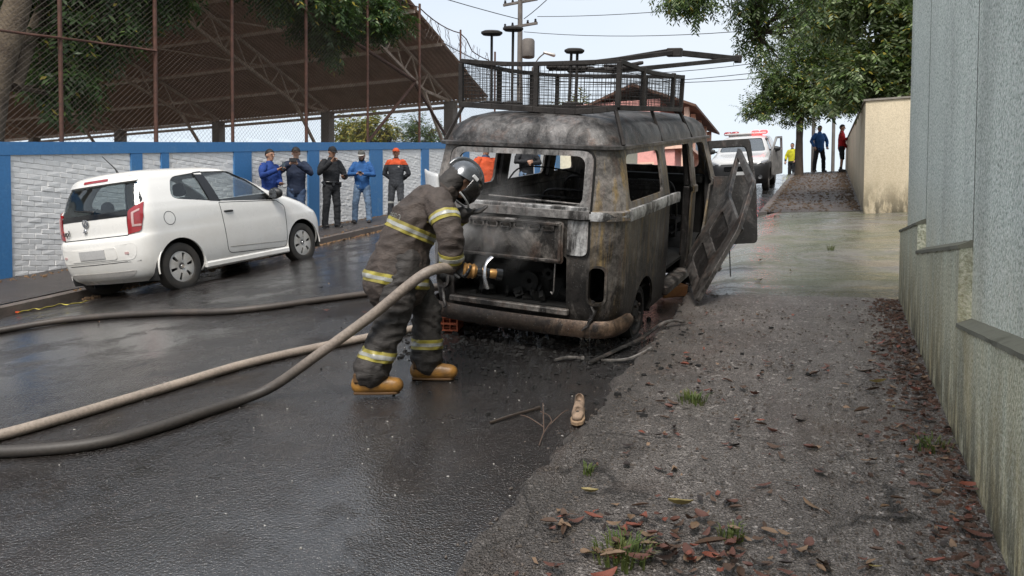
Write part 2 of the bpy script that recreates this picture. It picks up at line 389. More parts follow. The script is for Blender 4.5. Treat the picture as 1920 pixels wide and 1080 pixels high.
def painted(name, c, wear, rough=.55, sc=3):
    t = NT(name); n = t.noise(sc, 6, .7); col = t.mix(t.ramp(n, [(.56, 0.0), (.72, .8)]), c, wear)
    col = t.mix(.4, col, t.ramp(t.noise(sc * 8, 4, .7), [(.3, .6), (.65, 1.08)]), 'MULTIPLY')
    return t.out(col, rough, t.bump(t.noise(50, 3), .3, .005))
BLUE = painted('blue_wall_paint', (.05, .19, .42), (.12, .25, .40))
WBRICK = mat('white_painted_brick', (.87, .86, .84), .75, 0, .1, 7, .3, 70, (.80, .785, .76))
MORTAR = painted('white_painted_mortar', (.76, .745, .72), (.60, .56, .50), .8, 1.6)
RUST = mat('rusty_pipe', (.13, .055, .035), .75, .0, .5, 9, .4, 90, (.07, .035, .025))
GALV = mat('old_galvanised_wire', (.15, .12, .10), .6, .3, .3, 6)
STEELP = mat('weathered_steel_truss', (.66, .53, .43), .65, .0, .3, 4, .2, 60, (.45, .33, .25))
SHEET = mat('brown_roof_sheet', (.50, .33, .24), .8, 0, .35, 1.1, .15, 30, (.36, .235, .175))

# ------------------------------------------------------------------ ground, road, pavements
SLOPE = .165
def base(y):
    if y <= 30.5: return SLOPE * y
    if y < 36.5: t = y - 30.5; return SLOPE * 30.5 + SLOPE * t - (SLOPE + .05) * t * t / 12
    return base(36.499) - .05 * (y - 36.5)
def crown(x): return .22 * (1 - ((x + 5.3) / 4.05) ** 2) - .02
def leftz(y): return base(y) + max(.06, .32 - .015 * y)
def gz(x, y):
    if x > -1.31: return base(y) + .06
    if x >= -9.4: return base(y) + crown(x)
    k = min(1, (-9.4 - x) / 1.8); return base(y) + .10 + k * (leftz(y) - base(y) - .10)
def sheet(name, xs, ys, zf, m, smooth=60, rough=0.0):
    mb = MB(); n = len(xs); vs = []
    for y in ys:
        for x in xs: vs.append((x, y, zf(x, y) + (rough * noise.noise(V((x * 3, y * 3, 5))) + rough * .5 * noise.noise(V((x * 11, y * 11, 1))) if rough else 0)))
    fs = [(j * n + i, j * n + i + 1, (j + 1) * n + i + 1, (j + 1) * n + i) for j in range(len(ys) - 1) for i in range(n - 1)]
    mb.add(vs, fs); return tag(mb.build(name, m, None, smooth, recalc=False), kind='structure')
lin = lambda a, b, n: [a + (b - a) * i / n for i in range(n + 1)]
sheet('ground', lin(-260, 260, 40), lin(-60, 400, 46), lambda x, y: base(y) - .35 - (0 if abs(x) < 60 else .02 * (abs(x) - 60)), EARTH)
sheet('road', lin(-9.4, -1.31, 40), lin(-8, 36, 176) + lin(38, 80, 14), lambda x, y: base(y) + crown(x), ROAD, 60, .006)
o = sheet('pavement_right', lin(-1.17, .80, 48), lin(-8, 8.02, 160), lambda x, y: base(y) + .06, PAVE, 60, .012)
for v in o.data.vertices:
    if v.co.y > 7.99: v.co.y += .10 * noise.noise(V((v.co.x * 2.2, 3, 1))) + .05 * noise.noise(V((v.co.x * 9, 5, 1))); v.co.z = base(v.co.y) + .045
sheet('pavement_uphill', lin(-1.17, .80, 12), lin(16.2, 40, 90), lambda x, y: base(y) + .06, PAVEL, 60, .012)
sheet('driveway', lin(-1.31, 7, 50), lin(7.80, 16.2, 72), lambda x, y: base(y) + (.055 if y > 8.2 else .043) - .07 * max(0, min(1, (-1.0 - x) / .31)) + (.01 * noise.noise(V((x * .8, y * .8, 2)))), APRON, 60, .006)
sheet('pavement_left', lin(-11.3, -9.55, 14), lin(-8, 60, 200), lambda x, y: gz(x, y), PAVEL, 60, .012)
def kerb(name, x0, x1, ztop, y0, y1, m, wob):
    mb = MB(); rings = []; rnd = random.Random(4); n = int((y1 - y0) / .05)
    for i in range(n + 1):
        y = y0 + (y1 - y0) * i / n; d = wob * .6 * noise.noise(V((y * 2.3, 1, x0))); e = wob * (noise.noise(V((y * 3, 9, x0))) + .7 * noise.noise(V((y * 11, 4, x0))))
        zt = ztop(y) + d * .6; rings.append([V((x0 + e, y, base(y) - .2)), V((x0 + e, y, zt - .025)), V((x0 + .025 + e, y, zt)), V((x1 - .02, y, zt + .003)), V((x1, y, zt - .01)), V((x1, y, base(y) - .2))])
    mb.loft(rings, True); return tag(mb.build(name, m, None, 40), kind='structure')
kerb('kerb_right', -1.33, -1.165, lambda y: base(y) + .054, -8, 8.0, PAVE, .06)
kerb('kerb_uphill', -1.33, -1.155, lambda y: base(y) + .07, 16.2, 40, KERB, .02)
kerb('kerb_left', -9.56, -9.385, lambda y: base(y) + .10, -8, 60, KERB, .015)

# ------------------------------------------------------------------ right walls
def prism_y(mb, prof_at, ys, m=0): mb.loft([[V((x, y, z)) for x, z in prof_at(y)] for y in ys], True, m)
gw = empty('garden_wall', (.8, 4, .6), label='tall pale green stucco wall with stepped plinth beside the pavement', cat='wall')
def part(mb, name, m, parent, smooth=None, bevel=0.0):
    o = mb.build(name, m, parent, smooth, bevel); o.matrix_parent_inverse = parent.matrix_world.inverted() if parent else Matrix(); return o
bpy.context.view_layer.update()
def upd(): bpy.context.view_layer.update()
mb = MB(); mb.box((.86, .965, 2.5), (.34, 13.93, 9.0)); part(mb, 'wall_body', GREEN, gw)
MOULD = painted('black_mould_stain', (.07, .068, .055), (.20, .21, .18), .9, 9); LEDGE = painted('mossy_ledge', (.17, .165, .125), (.06, .058, .04), .9, 7)
for y in (6.49, 4.465):   # soot-dark expansion joints above the steps
    mb = MB(); zz = lin(1.9 if y > 5 else 1.75, 6.8, 60); mb.loft([[V((.688, y + .012 * noise.noise(V((0, 0, z * 3))) + d * (.0015 + .007 * max(0, noise.noise(V((4, y, z * 1.3))))), z)) for d in (-1, 1)] + [V((.70, y + .01, z)), V((.70, y - .01, z))] for z in zz]); part(mb, 'joint', MOULD, gw)
for y0, y1, zt in ((6.48, 7.95, 2.03), (4.46, 6.475, 1.81), (-6.1, 4.455, 1.405)):
    mb = MB(); n = max(3, int((y1 - y0) / .25))
    prism_y(mb, lambda y: [(.63 + .006 * noise.noise(V((0, y * 3, 1))), -3), (.63 + .008 * noise.noise(V((0, y * 3, 4))), zt - .02 + .008 * noise.noise(V((3, y * 5, 1)))), (.71, zt - .012), (.71, -3)], lin(y0, y1, n)); part(mb, 'plinth', GREENP, gw, 40)
    mb = MB(); prism_y(mb, lambda y: [(.622 + .006 * noise.noise(V((0, y * 6, 1))), zt - .03 - .02 * abs(noise.noise(V((7, y * 7, 1))))), (.622 + .006 * noise.noise(V((0, y * 6, 4))), zt - .012), (.65, zt + .008 * noise.noise(V((1, y * 8, 2)))), (.705, zt + .022), (.705, zt - .02)], lin(y0 - .004, y1 + .004, n * 4)); part(mb, 'ledge', LEDGE, gw, 40)
bw = empty('boundary_wall', (.8, 16, 2.6), label='beige rendered wall standing past the driveway up the slope', cat='wall'); upd()
mb = MB(); prism_y(mb, lambda y: [(.62, -2), (.62, 4.78 + .105 * (y - 15.8)), (.82, 4.78 + .105 * (y - 15.8)), (.82, -2)], lin(16.003, 34, 8)); part(mb, 'side_face', BEIGE, bw)
mb = MB(); mb.box((3.81, 15.9, 1.4), (6.38, .2, 6.76)); part(mb, 'front_face', BEIGE, bw)
mb = MB(); mb.box((3.8, 15.9, 4.80), (6.44, .26, .035)); part(mb, 'coping', POSTC, bw)
mb = MB(); prism_y(mb, lambda y: [(.59, 4.785 + .105 * (y - 15.8)), (.59, 4.825 + .105 * (y - 15.8)), (.85, 4.825 + .105 * (y - 15.8)), (.85, 4.785 + .105 * (y - 15.8))], lin(16.04, 34, 8)); part(mb, 'coping', POSTC, bw)

# ------------------------------------------------------------------ left wall: blue band and pillars, white painted bricks
WX = -11.2
wtop = lambda y: 3.40 + .1475 * (y - 7.2)
lw = empty('perimeter_wall', (WX - .1, 12, 2), label='long white painted brick wall with blue band and blue pillars', cat='wall'); upd()
WY0, WY1 = -4.0, 44.0
mb = MB(); mb.loft([[V((x, y, z)) for x, z in ((WX - .16, leftz(y) - .6), (WX - .16, wtop(y) - .1), (WX - .001, wtop(y) - .1), (WX - .001, leftz(y) - .6))] for y in lin(WY0, WY1, 24)]); part(mb, 'mortar_bed', MORTAR, lw)
mb = MB(); mb.loft([[V((x, y, z)) for x, z in ((WX - .2, wtop(y) - .19), (WX - .2, wtop(y)), (WX + .035, wtop(y) + .004 * noise.noise(V((y, 0, 3)))), (WX + .035, wtop(y) - .195))] for y in lin(WY0, WY1, 60)]); part(mb, 'blue_band', BLUE, lw)
pil = [(7.10, 7.36), (9.44, 9.68), (10.08, 10.26), (11.89, 12.40), (14.25, 14.67), (16.80, 17.42), (19.53, 19.98), (22.3, 22.75), (25.2, 25.7), (28.9, 29.5), (31.4, 32.0), (34.8, 35.6), (4.4, 4.7), (1.2, 1.5)]
for a, b in pil:
    mb = MB(); mb.loft([[V((x, y, z)) for x, z in ((WX - .1, leftz(y) - .5), (WX - .1, wtop(y) - .19), (WX + .03, wtop(y) - .196), (WX + .03, leftz(y) - .5))] for y in (a, b)]); part(mb, 'pillar', BLUE, lw, None, .006)
def brick_mesh(k):
    rnd = random.Random(k); mb = MB(); mb.box((0, 0, 0), (.07, .203, .0755)); me = mb.mesh('brick', True, .006)
    for v in me.vertices: v.co += V((rnd.uniform(-.004, .004), rnd.uniform(-.003, .003), rnd.uniform(-.003, .003)))
    me.materials.append(WBRICK); return me
bricks = []; rnd = random.Random(11)
for c in range(0, 75):
    z = .4 + c * .082
    y = 3.0 + (c % 2) * .105
    while y < 23.5:
        if leftz(y) - .06 < z < wtop(y) - .16 and not any(a - .02 < y < b + .02 for a, b in pil):
            bricks.append((y, z))
        y += .21
def hid(y, z):   # behind the parked car as the street sees it
    return 9.75 < y < 14.6 and z < 2.35 + .10 * (y - 9)
vis = sorted([b for b in bricks if b[0] > 6.9 and not hid(*b)])[:300]; vs_ = set(vis)
bm_ = [brick_mesh(k) for k in range(7)]
inv = lw.matrix_world.inverted()
for (y, z) in vis:
    o = bpy.data.objects.new('brick', bm_[rnd.randrange(7)]); COL.objects.link(o); o.parent = lw; o.matrix_parent_inverse = inv
    o.location = (WX - .0295 + rnd.uniform(-.004, .003), y + rnd.uniform(-.004, .004), z + rnd.uniform(-.002, .002)); o.rotation_euler = (rnd.uniform(-.012, .012), 0, rnd.uniform(-.008, .008))
mb = MB()
for (y, z) in bricks:
    if (y, z) in vs_: continue
    me = bm_[rnd.randrange(7)]; d = V((WX - .0295 + rnd.uniform(-.004, .003), y + rnd.uniform(-.006, .006), z))
    mb.add([v.co + d for v in me.vertices], [tuple(p.vertices) for p in me.polygons])
o = part(mb, 'brick_rest', WBRICK, lw); o['kind'] = 'stuff'

# ------------------------------------------------------------------ chain-link fence on the wall
FX = WX - .08
fe = empty('chain_link_fence', (FX, 12, 3.5), label='tall rusty chain-link fence rising from the blue topped wall', cat='fence'); upd()
FT = 9.2
py = [5.9, 8.23, 10.05, 11.95, 14.3, 16.83, 19.55, 22.23, 25.0]
for i, y in enumerate(py):
    mb = MB(); mb.tube([(FX + .02, y, wtop(y) - .3), (FX + .02, y, FT + .1)], .038 if i % 2 == 0 else .034, 8); part(mb, 'post', RUST, fe, 60)
mb = MB(); P = []
for i in range(len(py) - 1):
    for k in range(6):
        t = k / 6; y = py[i] + (py[i + 1] - py[i]) * t; P.append((FX, y, FT - .12 * 4 * t * (1 - t) - (.25 if y > 23 else 0)))
mb.tube(P, .018, 6); part(mb, 'top_wire', RUST, fe, 60)
mb = MB(); mb.tube(catmull([(FX + .05, 5.9, 4.85), (FX + .05, 7.3, 5.04), (FX + .05, 8.7, 5.26), (FX + .05, 10.05, 5.46)]), .02, 6); part(mb, 'sagging_rail', RUST, fe, 60)
mb = MB(); PZ = .095; y0, y1 = 4.9, 25.0; n = int((y1 - y0 + 7) / PZ)
def clipw(ya, za, dy, dz):
    # clip a diagonal to the fence field
    t0, t1 = -99, 99; lo = wtop(ya) - .05
    pts = []
    for t in np.arange(0, 8.2, .2):
        y, z = ya + dy * t, za + dz * t
        if y0 <= y <= y1 and wtop(y) - .05 <= z <= FT: pts.append((y, z))
    return (pts[0], pts[-1]) if len(pts) > 1 else None
for sg in (1, -1):
    for i in range(n + 40):
        ya = (y0 - 7 + i * PZ) if sg > 0 else (y0 + i * PZ)
        s = clipw(ya, 3.0, sg * .707, .707)
        if s: mb.tube([(FX + sg * .002, *s[0]), (FX - sg * .002, *s[1])], .0024, 3)
o = part(mb, 'wire_mesh', GALV, fe); o['kind'] = 'stuff'
for a, b, r in (((FX - .3, 11.2, 8.0), (FX - .1, 19.5, 7.03), .05), ((FX - .1, 19.5, 7.0), (FX - .4, 17.4, 4.9), .045), ((FX - .1, 19.5, 6.95), (FX - .2, 22.2, 5.4), .045)):
    mb = MB(); mb.tube([a, b], r, 8); part(mb, 'brace', RUST, fe, 60)
# loose vine strands caught in the top of the wire
mb = MB(); rnd = random.Random(5)
for i in range(26):
    y = rnd.uniform(18.5, 24.5); z = FT - .1; P = [V((FX, y, z))]
    for k in range(5): P.append(P[-1] + V((rnd.uniform(-.03, .03), rnd.uniform(-.18, .18), -rnd.uniform(.05, .22))))
    mb.tube(P, .008, 4)
o = part(mb, 'dry_vine', GALV, fe); o['kind'] = 'stuff'

# ------------------------------------------------------------------ big open shed behind the wall
sh = empty('open_shed', (-26, 16, 3), label='large open sided shed with brown corrugated roof and steel trusses', cat='shed'); upd()
EY, EZ, RY, SL = 26.7, 8.2, 15.9, .31
rz = lambda y: EZ + SL * (EY - y) if y >= RY else EZ + SL * (EY - RY) - SL * (RY - y)
colsX = [-12.5, -18.4, -24.3, -30.2, -36.1, -42.0]
def sheet_mesh(w, L):
    mb = MB(); n = int(w / .18) * 4; A = [(-w / 2 + w * i / n, .028 * math.sin(i * math.pi / 2 + .78)) for i in range(n + 1)]
    vs = [V((x, yy, z + (.03 if yy > 0 else -.03))) for yy in (-L / 2, L / 2) for x, z in A]; k = n + 1
    mb.add(vs, [(i, i + 1, k + i + 1, k + i) for i in range(n)]); me = mb.mesh('roof_sheet', False); me.materials.append(SHEET); return me
ry = lin(EY + .35, RY, 6); ry2 = lin(RY, 2 * RY - EY - .35, 6)
L = (EY + .35 - RY) / 6 / math.cos(math.atan(SL)); sm = sheet_mesh(5.92, L + .15); inv = sh.matrix_world.inverted()
for i in range(5):
    for rows, sg in ((ry, -1), (ry2, 1)):
        for j in range(6):
            ym = (rows[j] + rows[j + 1]) / 2
            o = bpy.data.objects.new('roof_sheet', sm); COL.objects.link(o); o.parent = sh; o.matrix_parent_inverse = inv
            o.location = ((colsX[i] + colsX[i + 1]) / 2, ym, rz(ym) + .1); o.rotation_euler = (sg * math.atan(SL), 0, 0)
for rows in (ry, ry2):
    for y in rows[:6] if rows is ry else rows:
        mb = MB(); mb.bar((-12.55, y, rz(y) + .02), (-42, y, rz(y) + .02), .06, .12); part(mb, 'purlin', STEELP, sh)
TX = [-13.95, -19.9, -26.0, -32.3, -38.6]
for x in TX:
    tr = empty('truss', (x, RY, 8), parent=sh); tr.matrix_parent_inverse = inv; upd()
    D = .85
    for s in (1, -1):
        ye = EY if s > 0 else 2 * RY - EY
        Pt = lambda t: V((x, RY + (ye - RY) * t, EZ + SL * (EY - RY) * (1 - t) - .05))
        Pb = lambda t: V((x, RY + (ye - RY) * t, EZ + SL * (EY - RY) * (1 - t) - .05 - D * min(1, (1 - t) * 4 + .12)))
        mb = MB(); mb.bar(Pt(0), Pt(1), .09, .09); part(mb, 'top_chord', STEELP, tr)
        mb = MB(); mb.bar(Pb(0), Pb(.80), .1, .1); mb.bar(Pb(.80), Pb(1), .1, .1); part(mb, 'bottom_chord', STEELP, tr)
        for k in range(9):
            t = k / 9
            for q, r in ((t, t + .05), (t + .05, t + .111)):
                mb = MB(); mb.bar(Pb(q) if q == t else Pt(q), Pt(r) if q == t else Pb(min(.99, r)), .045, .045); part(mb, 'web_bar', STEELP, tr)
        mb = MB(); mb.bar(Pb(.80), V((x, ye, EZ - 2.6)), .1, .1); part(mb, 'knee_brace', STEELP, tr)
    for ye in (EY, 2 * RY - EY):
        mb = MB(); mb.box((x, ye, EZ / 2 - .1), (.42, .42, EZ - .1)); part(mb, 'column', POSTC, sh, None, .02)
mb = MB(); mb.bar((-12.6, EY + .1, EZ - .35), (-42, EY + .1, EZ - .35), .1, .1); part(mb, 'eaves_rail', STEELP, sh)
for i in range(5):   # hanging sway rods between the trusses
    for yy in (22.4, 18.8):
        x0, x1 = (TX + [-42])[i], (TX + [-42])[i + 1]; mb = MB(); mb.tube([(x0, yy, rz(yy) - .5), (x1, yy - 2.4, rz(yy - 2.4) - .2)], .03, 5); part(mb, 'sway_rod', STEELP, sh)
# ------------------------------------------------------------------ burnt van
def burnt(name, ash, soot_z=None, soot=.5, rust=.4, ochre=0.0, bright=1.0, metal=.35, rough=.5, stretch=.16, seed=0, zone=None, lo=.34):
    t = NT(name); X = t.xyz()
    mp = t.n('ShaderNodeMapping'); mp.inputs['Location'].default_value = (seed, seed * 1.7, 0); t.l(t.c, mp.inputs['Vector']); cv = mp.outputs['Vector']
    st = t.noise(1.0, 7, .68, t.map((9, 9, 9 * stretch), cv), .6); bl = t.noise(2.3, 7, .68, cv, 1.0); fi = t.noise(26, 5, .75, cv); sp = t.noise(70, 3, .7, cv)
    a = tuple(q * bright for q in ash); mid = tuple(q * .38 * bright for q in ash)
    col = t.ramp(bl, [(lo, (.016, .014, .013)), (lo + .10, mid), (lo + .22, tuple(q * .75 for q in a)), (lo + .36, a)])
    col = t.mix(t.math('MULTIPLY', t.ramp(st, [(.5, 0.0), (.66, 1.0)]), rust), col, (.15, .07, .038))
    if ochre: col = t.mix(t.math('MULTIPLY', t.math('MULTIPLY', t.ramp(t.noise(1.0, 6, .65, t.map((13, 13, 1.0), cv)), [(.50, 0.0), (.60, 1.0)]), ochre), t.rng(X[0], .5, .68)), col, (.34, .235, .10))
    k = t.ramp(t.noise(1.0, 6, .7, t.map((4.5, 4.5, 2.0), cv), .8), [(.22 + soot * .35, 1.0), (.37 + soot * .35, 0.0)])
    if soot_z: k = t.math('MULTIPLY', t.math('ADD', k, t.rng(X[2], soot_z[0], soot_z[1], 0.0, 1.0)), t.rng(X[2], soot_z[0], soot_z[1], .45, 1.0), True)
    if zone: k = t.math('MAXIMUM', k, zone(t, X))
    col = t.mix(t.math('MULTIPLY', k, .93, True), col, (.014, .012, .011))
    col = t.mix(.75, col, t.ramp(fi, [(.30, .25), (.60, 1.25)]), 'MULTIPLY')
    col = t.mix(t.ramp(sp, [(.64, 0.0), (.72, .35)]), col, (.5, .5, .5))
    nr = t.bump(t.math('ADD', fi, t.math('MULTIPLY', st, .8)), .45, .008)
    return t.out(col, t.math('ADD', t.math('MULTIPLY', fi, .5), rough - .25, True), nr, metal)
def zone_rear(t, X):   # soot licked up round the engine opening and along the flanks
    side = t.math('MULTIPLY', t.math('MULTIPLY', t.rng(t.math('ABSOLUTE', X[0]), .80, .83), t.rng(X[1], .2, .6)), t.ramp(t.noise(1.0, 6, .7, t.map((5, 5, .9)), .8), [(.40, .85), (.62, .25)]))
    dx = t.math('ABSOLUTE', t.math('ADD', X[0], .05)); a = t.rng(dx, .75, .45); b = t.rng(X[2], .98, .7)
    return t.math('MAXIMUM', side, t.math('MULTIPLY', t.math('MULTIPLY', a, b), t.rng(X[1], .5, .3)))
B_BODY = burnt('scorched_body_steel', (.40, .36, .325), (1.05, .2), .66, .40, .8, .95, .3, .5, .14, 0, zone_rear)
B_ROOF = burnt('scorched_roof_steel', (.17, .16, .155), None, .48, .3, 0, 1.0, .35, .45, .9, 3)
B_GATE = burnt('ash_grey_tailgate', (.27, .255, .245), None, .42, .35, 0, 1.15, .25, .5, .12, 6, None, .24)
B_ASH = burnt('pale_ash_steel', (.44, .435, .43), None, .52, .35, 0, 1.15, .25, .5, .12, 7, None, .16)
B_LID = burnt('sooty_lid', (.30, .27, .245), None, .6, .5, 0, .9, .3, .55, .3, 9)
B_BUMP = burnt('rusty_bumper_steel', (.30, .20, .135), None, .55, .6, 0, 1.0, .45, .4, .5, 12, lambda t, X: t.math('MULTIPLY', t.rng(X[0], .85, .25), .92))
B_DARK = burnt('charred_steel', (.10, .092, .088), None, .75, .3, 0, 1.0, .3, .55, .3, 15)
B_DOOR = burnt('scorched_door_steel', (.15, .138, .13), None, .40, .3, 0, 1.0, .35, .45, .4, 18)
B_SOOT = mat('soot', (.012, .011, .010), .85, .1, .4, 6, .5, 60)
B_FRAME = mat('charred_rack_steel', (.045, .038, .034), .7, .3, .5, 7, .4, 70, (.02, .017, .016))

def loft_plan(levels, nr=14, nc=7, ns=40, nf=14, cap=True, bow=(0.012, .02, .012)):
    # stack of rounded-rectangle plan outlines (z, y rear, y front, half width, rear radius, front radius)
    rings = []
    for (z, yr, yf, hw, rr, rf) in levels:
        P = []
        def corner(cx, cy, r, a0):
            for k in range(1, nc):
                a = math.radians(a0 + 90 * k / nc); P.append((cx + r * math.cos(a), cy + r * math.sin(a)))
        for k in range(nr + 1): t = k / nr; P.append((-(hw - rr) + 2 * (hw - rr) * t, yr - bow[0] * (1 - (2 * t - 1) ** 2)))
        corner(hw - rr, yr + rr, rr, 270)
        for k in range(ns + 1): t = k / ns; P.append((hw + bow[2] * (1 - (2 * t - 1) ** 2), yr + rr + (yf - rf - yr - rr) * t))
        corner(hw - rf, yf - rf, rf, 0)
        for k in range(nf + 1): t = k / nf; P.append(((hw - rf) - 2 * (hw - rf) * t, yf + bow[1] * (1 - (2 * t - 1) ** 2)))
        corner(-hw + rf, yf - rf, rf, 90)
        for k in range(ns + 1): t = k / ns; P.append((-hw - bow[2] * (1 - (2 * t - 1) ** 2), yf - rf + (yr + rr - yf + rf) * t))
        corner(-hw + rr, yr + rr, rr, 180)
        rings.append([V((x, y, z)) for x, y in P])
    mb = MB(); mb.loft(rings, False)
    if cap: n = len(rings[0]); b = (len(rings) - 1) * n; mb.f.append(tuple(b + j for j in range(n))); mb.m.append(0)
    return mb
def cut_x(poly, x0, x1): mb = MB(); mb.poly(poly, [], lambda u, v, w: V((x0 + w, u, v)), x1 - x0); return mb.mesh('c')
def cut_y(poly, y0, y1): mb = MB(); mb.poly(poly, [], lambda u, v, w: V((u, y0 + w, v)), y1 - y0); return mb.mesh('c')
def disc_x(y, z, r, x0, x1, n=32): return cut_x([(y + r * math.cos(2 * math.pi * k / n), z + r * math.sin(2 * math.pi * k / n)) for k in range(n)], x0, x1)
def join(ms):
    mb = MB()
    for m in ms: mb.add([v.co.copy() for v in m.vertices], [tuple(p.vertices) for p in m.polygons])
    return mb.mesh('j')

Rm = Matrix.Rotation(-.0423, 3, 'Z') @ Matrix.Rotation(.1757, 3, 'X') @ Matrix.Rotation(.0927, 3, 'Y')
VAN = empty('burnt_van', (-2.3525, 5.6497, .9965), Rm, 'burnt out van with caged roof rack and open engine bay', 'van'); upd()
VL = [(.16, .10, 4.10, .80, .20, .40), (.24, .05, 4.18, .825, .22, .42), (.40, .02, 4.24, .84, .22, .45), (.70, .0, 4.27, .848, .22, .48), (1.00, 0, 4.27, .85, .22, .5), (1.084, 0, 4.26, .85, .22, .5),
      (1.092, -.02, 4.275, .87, .22, .5), (1.155, -.02, 4.27, .868, .22, .5), (1.166, 0, 4.25, .848, .22, .5), (1.20, 0, 4.23, .842, .22, .5), (1.40, .03, 4.10, .808, .22, .48), (1.58, .06, 3.97, .775, .22, .46), (1.614, .065, 3.94, .77, .22, .45)]
VR = [(1.612, .064, 3.94, .772, .22, .45), (1.618, .035, 3.98, .80, .22, .45), (1.642, .035, 3.98, .80, .22, .45), (1.648, .072, 3.93, .765, .24, .45), (1.70, .085, 3.90, .755, .27, .45), (1.78, .125, 3.84, .72, .3, .45), (1.84, .20, 3.72, .64, .32, .42), (1.88, .33, 3.5, .50, .3, .36), (1.90, .55, 3.2, .32, .25, .25), (1.907, .9, 2.8, .12, .1, .1)]
shell = loft_plan(VL, cap=False).mesh('shell')
wina = lambda a, b: roundpoly([(a, 1.215), (b, 1.215), (b - .02, 1.575), (a + .02, 1.575)], .07)
cuts = [cut_y(rrect(-.575, .575, 1.185, 1.59, .08), -.2, .4), cut_y(rrect(-.58, .43, .37, .80, .03), -.2, .4), cut_y(rrect(.618, .742, .45, .735, .05), -.2, .45), cut_y(rrect(-.742, -.618, .45, .735, .05), -.2, .45),
        cut_x(wina(.25, 1.26), .5, 1.1), cut_x(roundpoly([(1.56, .26), (2.50, .26), (2.50, 1.59), (1.46, 1.59)], .05), .5, 1.1),
        cut_x(roundpoly([(2.67, .34), (3.02, .34), (3.34, .62), (3.56, 1.16), (3.28, 1.585), (2.67, 1.585)], .09), .5, 1.1),
        cut_x(wina(.27, 1.26), -1.1, -.5), cut_x(wina(1.46, 2.5), -1.1, -.5), cut_x(roundpoly([(2.72, 1.215), (3.46, 1.215), (3.2, 1.575), (2.72, 1.575)], .07), -1.1, -.5),
        cut_y(rrect(-.6, .6, 1.24, 1.57, .08), 3.4, 4.7)]
arch = [disc_x(.80, .20, .33, .5, 1.1), disc_x(.80, .20, .33, -1.1, -.5), disc_x(3.25, .20, .34, .5, 1.1), disc_x(3.25, .20, .34, -1.1, -.5)]
shell = boolean(shell, [join(cuts), join(arch)], solid=.022)
obj('body_shell', shell, B_BODY, VAN, 32)
obj('roof', loft_plan(VR).mesh('roof'), B_ROOF, VAN, 40)
mb = MB(); [mb.loft([[V((s * .66 + dx, y, 1.60 + dz)) for dx, dz in ((-.02, -.03), (.02, -.03), (.02, .02), (-.02, .02))] for y in (.2, 3.7)]) for s in (1, -1)]; mb.build('roof_rail', B_DARK, VAN)
# tailgate: ash grey frame round the open rear window
ry_ = lambda z: (0 if z < 1.166 else (z - 1.166) * .145) - (.02 if z < 1.16 and z > 1.088 else 0)
mb = MB(); gate = roundpoly([(-.61, 1.10), (-.61, 1.605), (.61, 1.605), (.61, 1.10)], [.02, .1, .1, .02]); hole = rrect(-.535, .545, 1.195, 1.565, .07)
mb.poly(gate, [hole], lambda u, v, w: V((u, ry_(v) - .026 + w - .012 * (1 - (u / .61) ** 2), v)), .03, cuts=[(1, (1.165, 1.16, 1.19)), (0, (-.45, -.3, -.15, 0, .15, .3, .45))])
mb.build('tailgate', B_GATE, VAN, 30)
mb = MB(); mb.poly(roundpoly([(.435, .815), (.60, .815), (.60, 1.09), (.435, 1.09)], [.01, .06, .01, .01]), [], lambda u, v, w: V((u, -.022 + w, v)), .018, cuts=[(0, (.5, .55))]); mb.build('tailgate_lower_panel', B_ASH, VAN, 30)
mb = MB(); mb.poly([(-.6, 1.155), (.6, 1.155), (.6, 1.192), (-.6, 1.192)], [], lambda u, v, w: V((u, -.035 + w - .012 * (1 - (u / .61) ** 2), v)), .04, cuts=[(0, (-.3, 0, .3))]); mb.build('window_sill', B_ASH, VAN, None, .006)
mb = MB(); mb.poly(roundpoly([(-.622, 1.088), (-.622, 1.613), (.622, 1.613), (.622, 1.088)], [.02, .1, .1, .02]), [hole], lambda u, v, w: V((u, ry_(v) - .016 + w - .012 * (1 - (u / .61) ** 2), v)), .012, cuts=[(1, (1.165, 1.16, 1.19)), (0, (-.45, -.3, -.15, 0, .15, .3, .45))]); mb.build('tailgate_gap', B_SOOT, VAN, 30)
mb = MB(); mb.poly(roundpoly([(.43, .803), (.612, .803), (.612, 1.09), (.43, 1.09)], [.01, .06, .01, .01]), [], lambda u, v, w: V((u, -.015 + w, v)), .01, cuts=[(0, (.5, .55))]); mb.build('panel_gap', B_SOOT, VAN, 30)
mb = MB(); P = catmull([(-.66, -.022, 1.125), (-.3, -.034, 1.125), (0, -.036, 1.125), (.3, -.034, 1.125), (.62, -.024, 1.125), (.74, .012, 1.125), (.84, .12, 1.125), (.872, .24, 1.125)], 5); mb.loft([[p + V((a * .5, -a, b)) for a, b in ((-.012, -.034), (.008, -.034), (.016, 0), (.008, .034), (-.012, .034))] for p in P]); mb.build('belt_strip', B_ASH, VAN, 40)
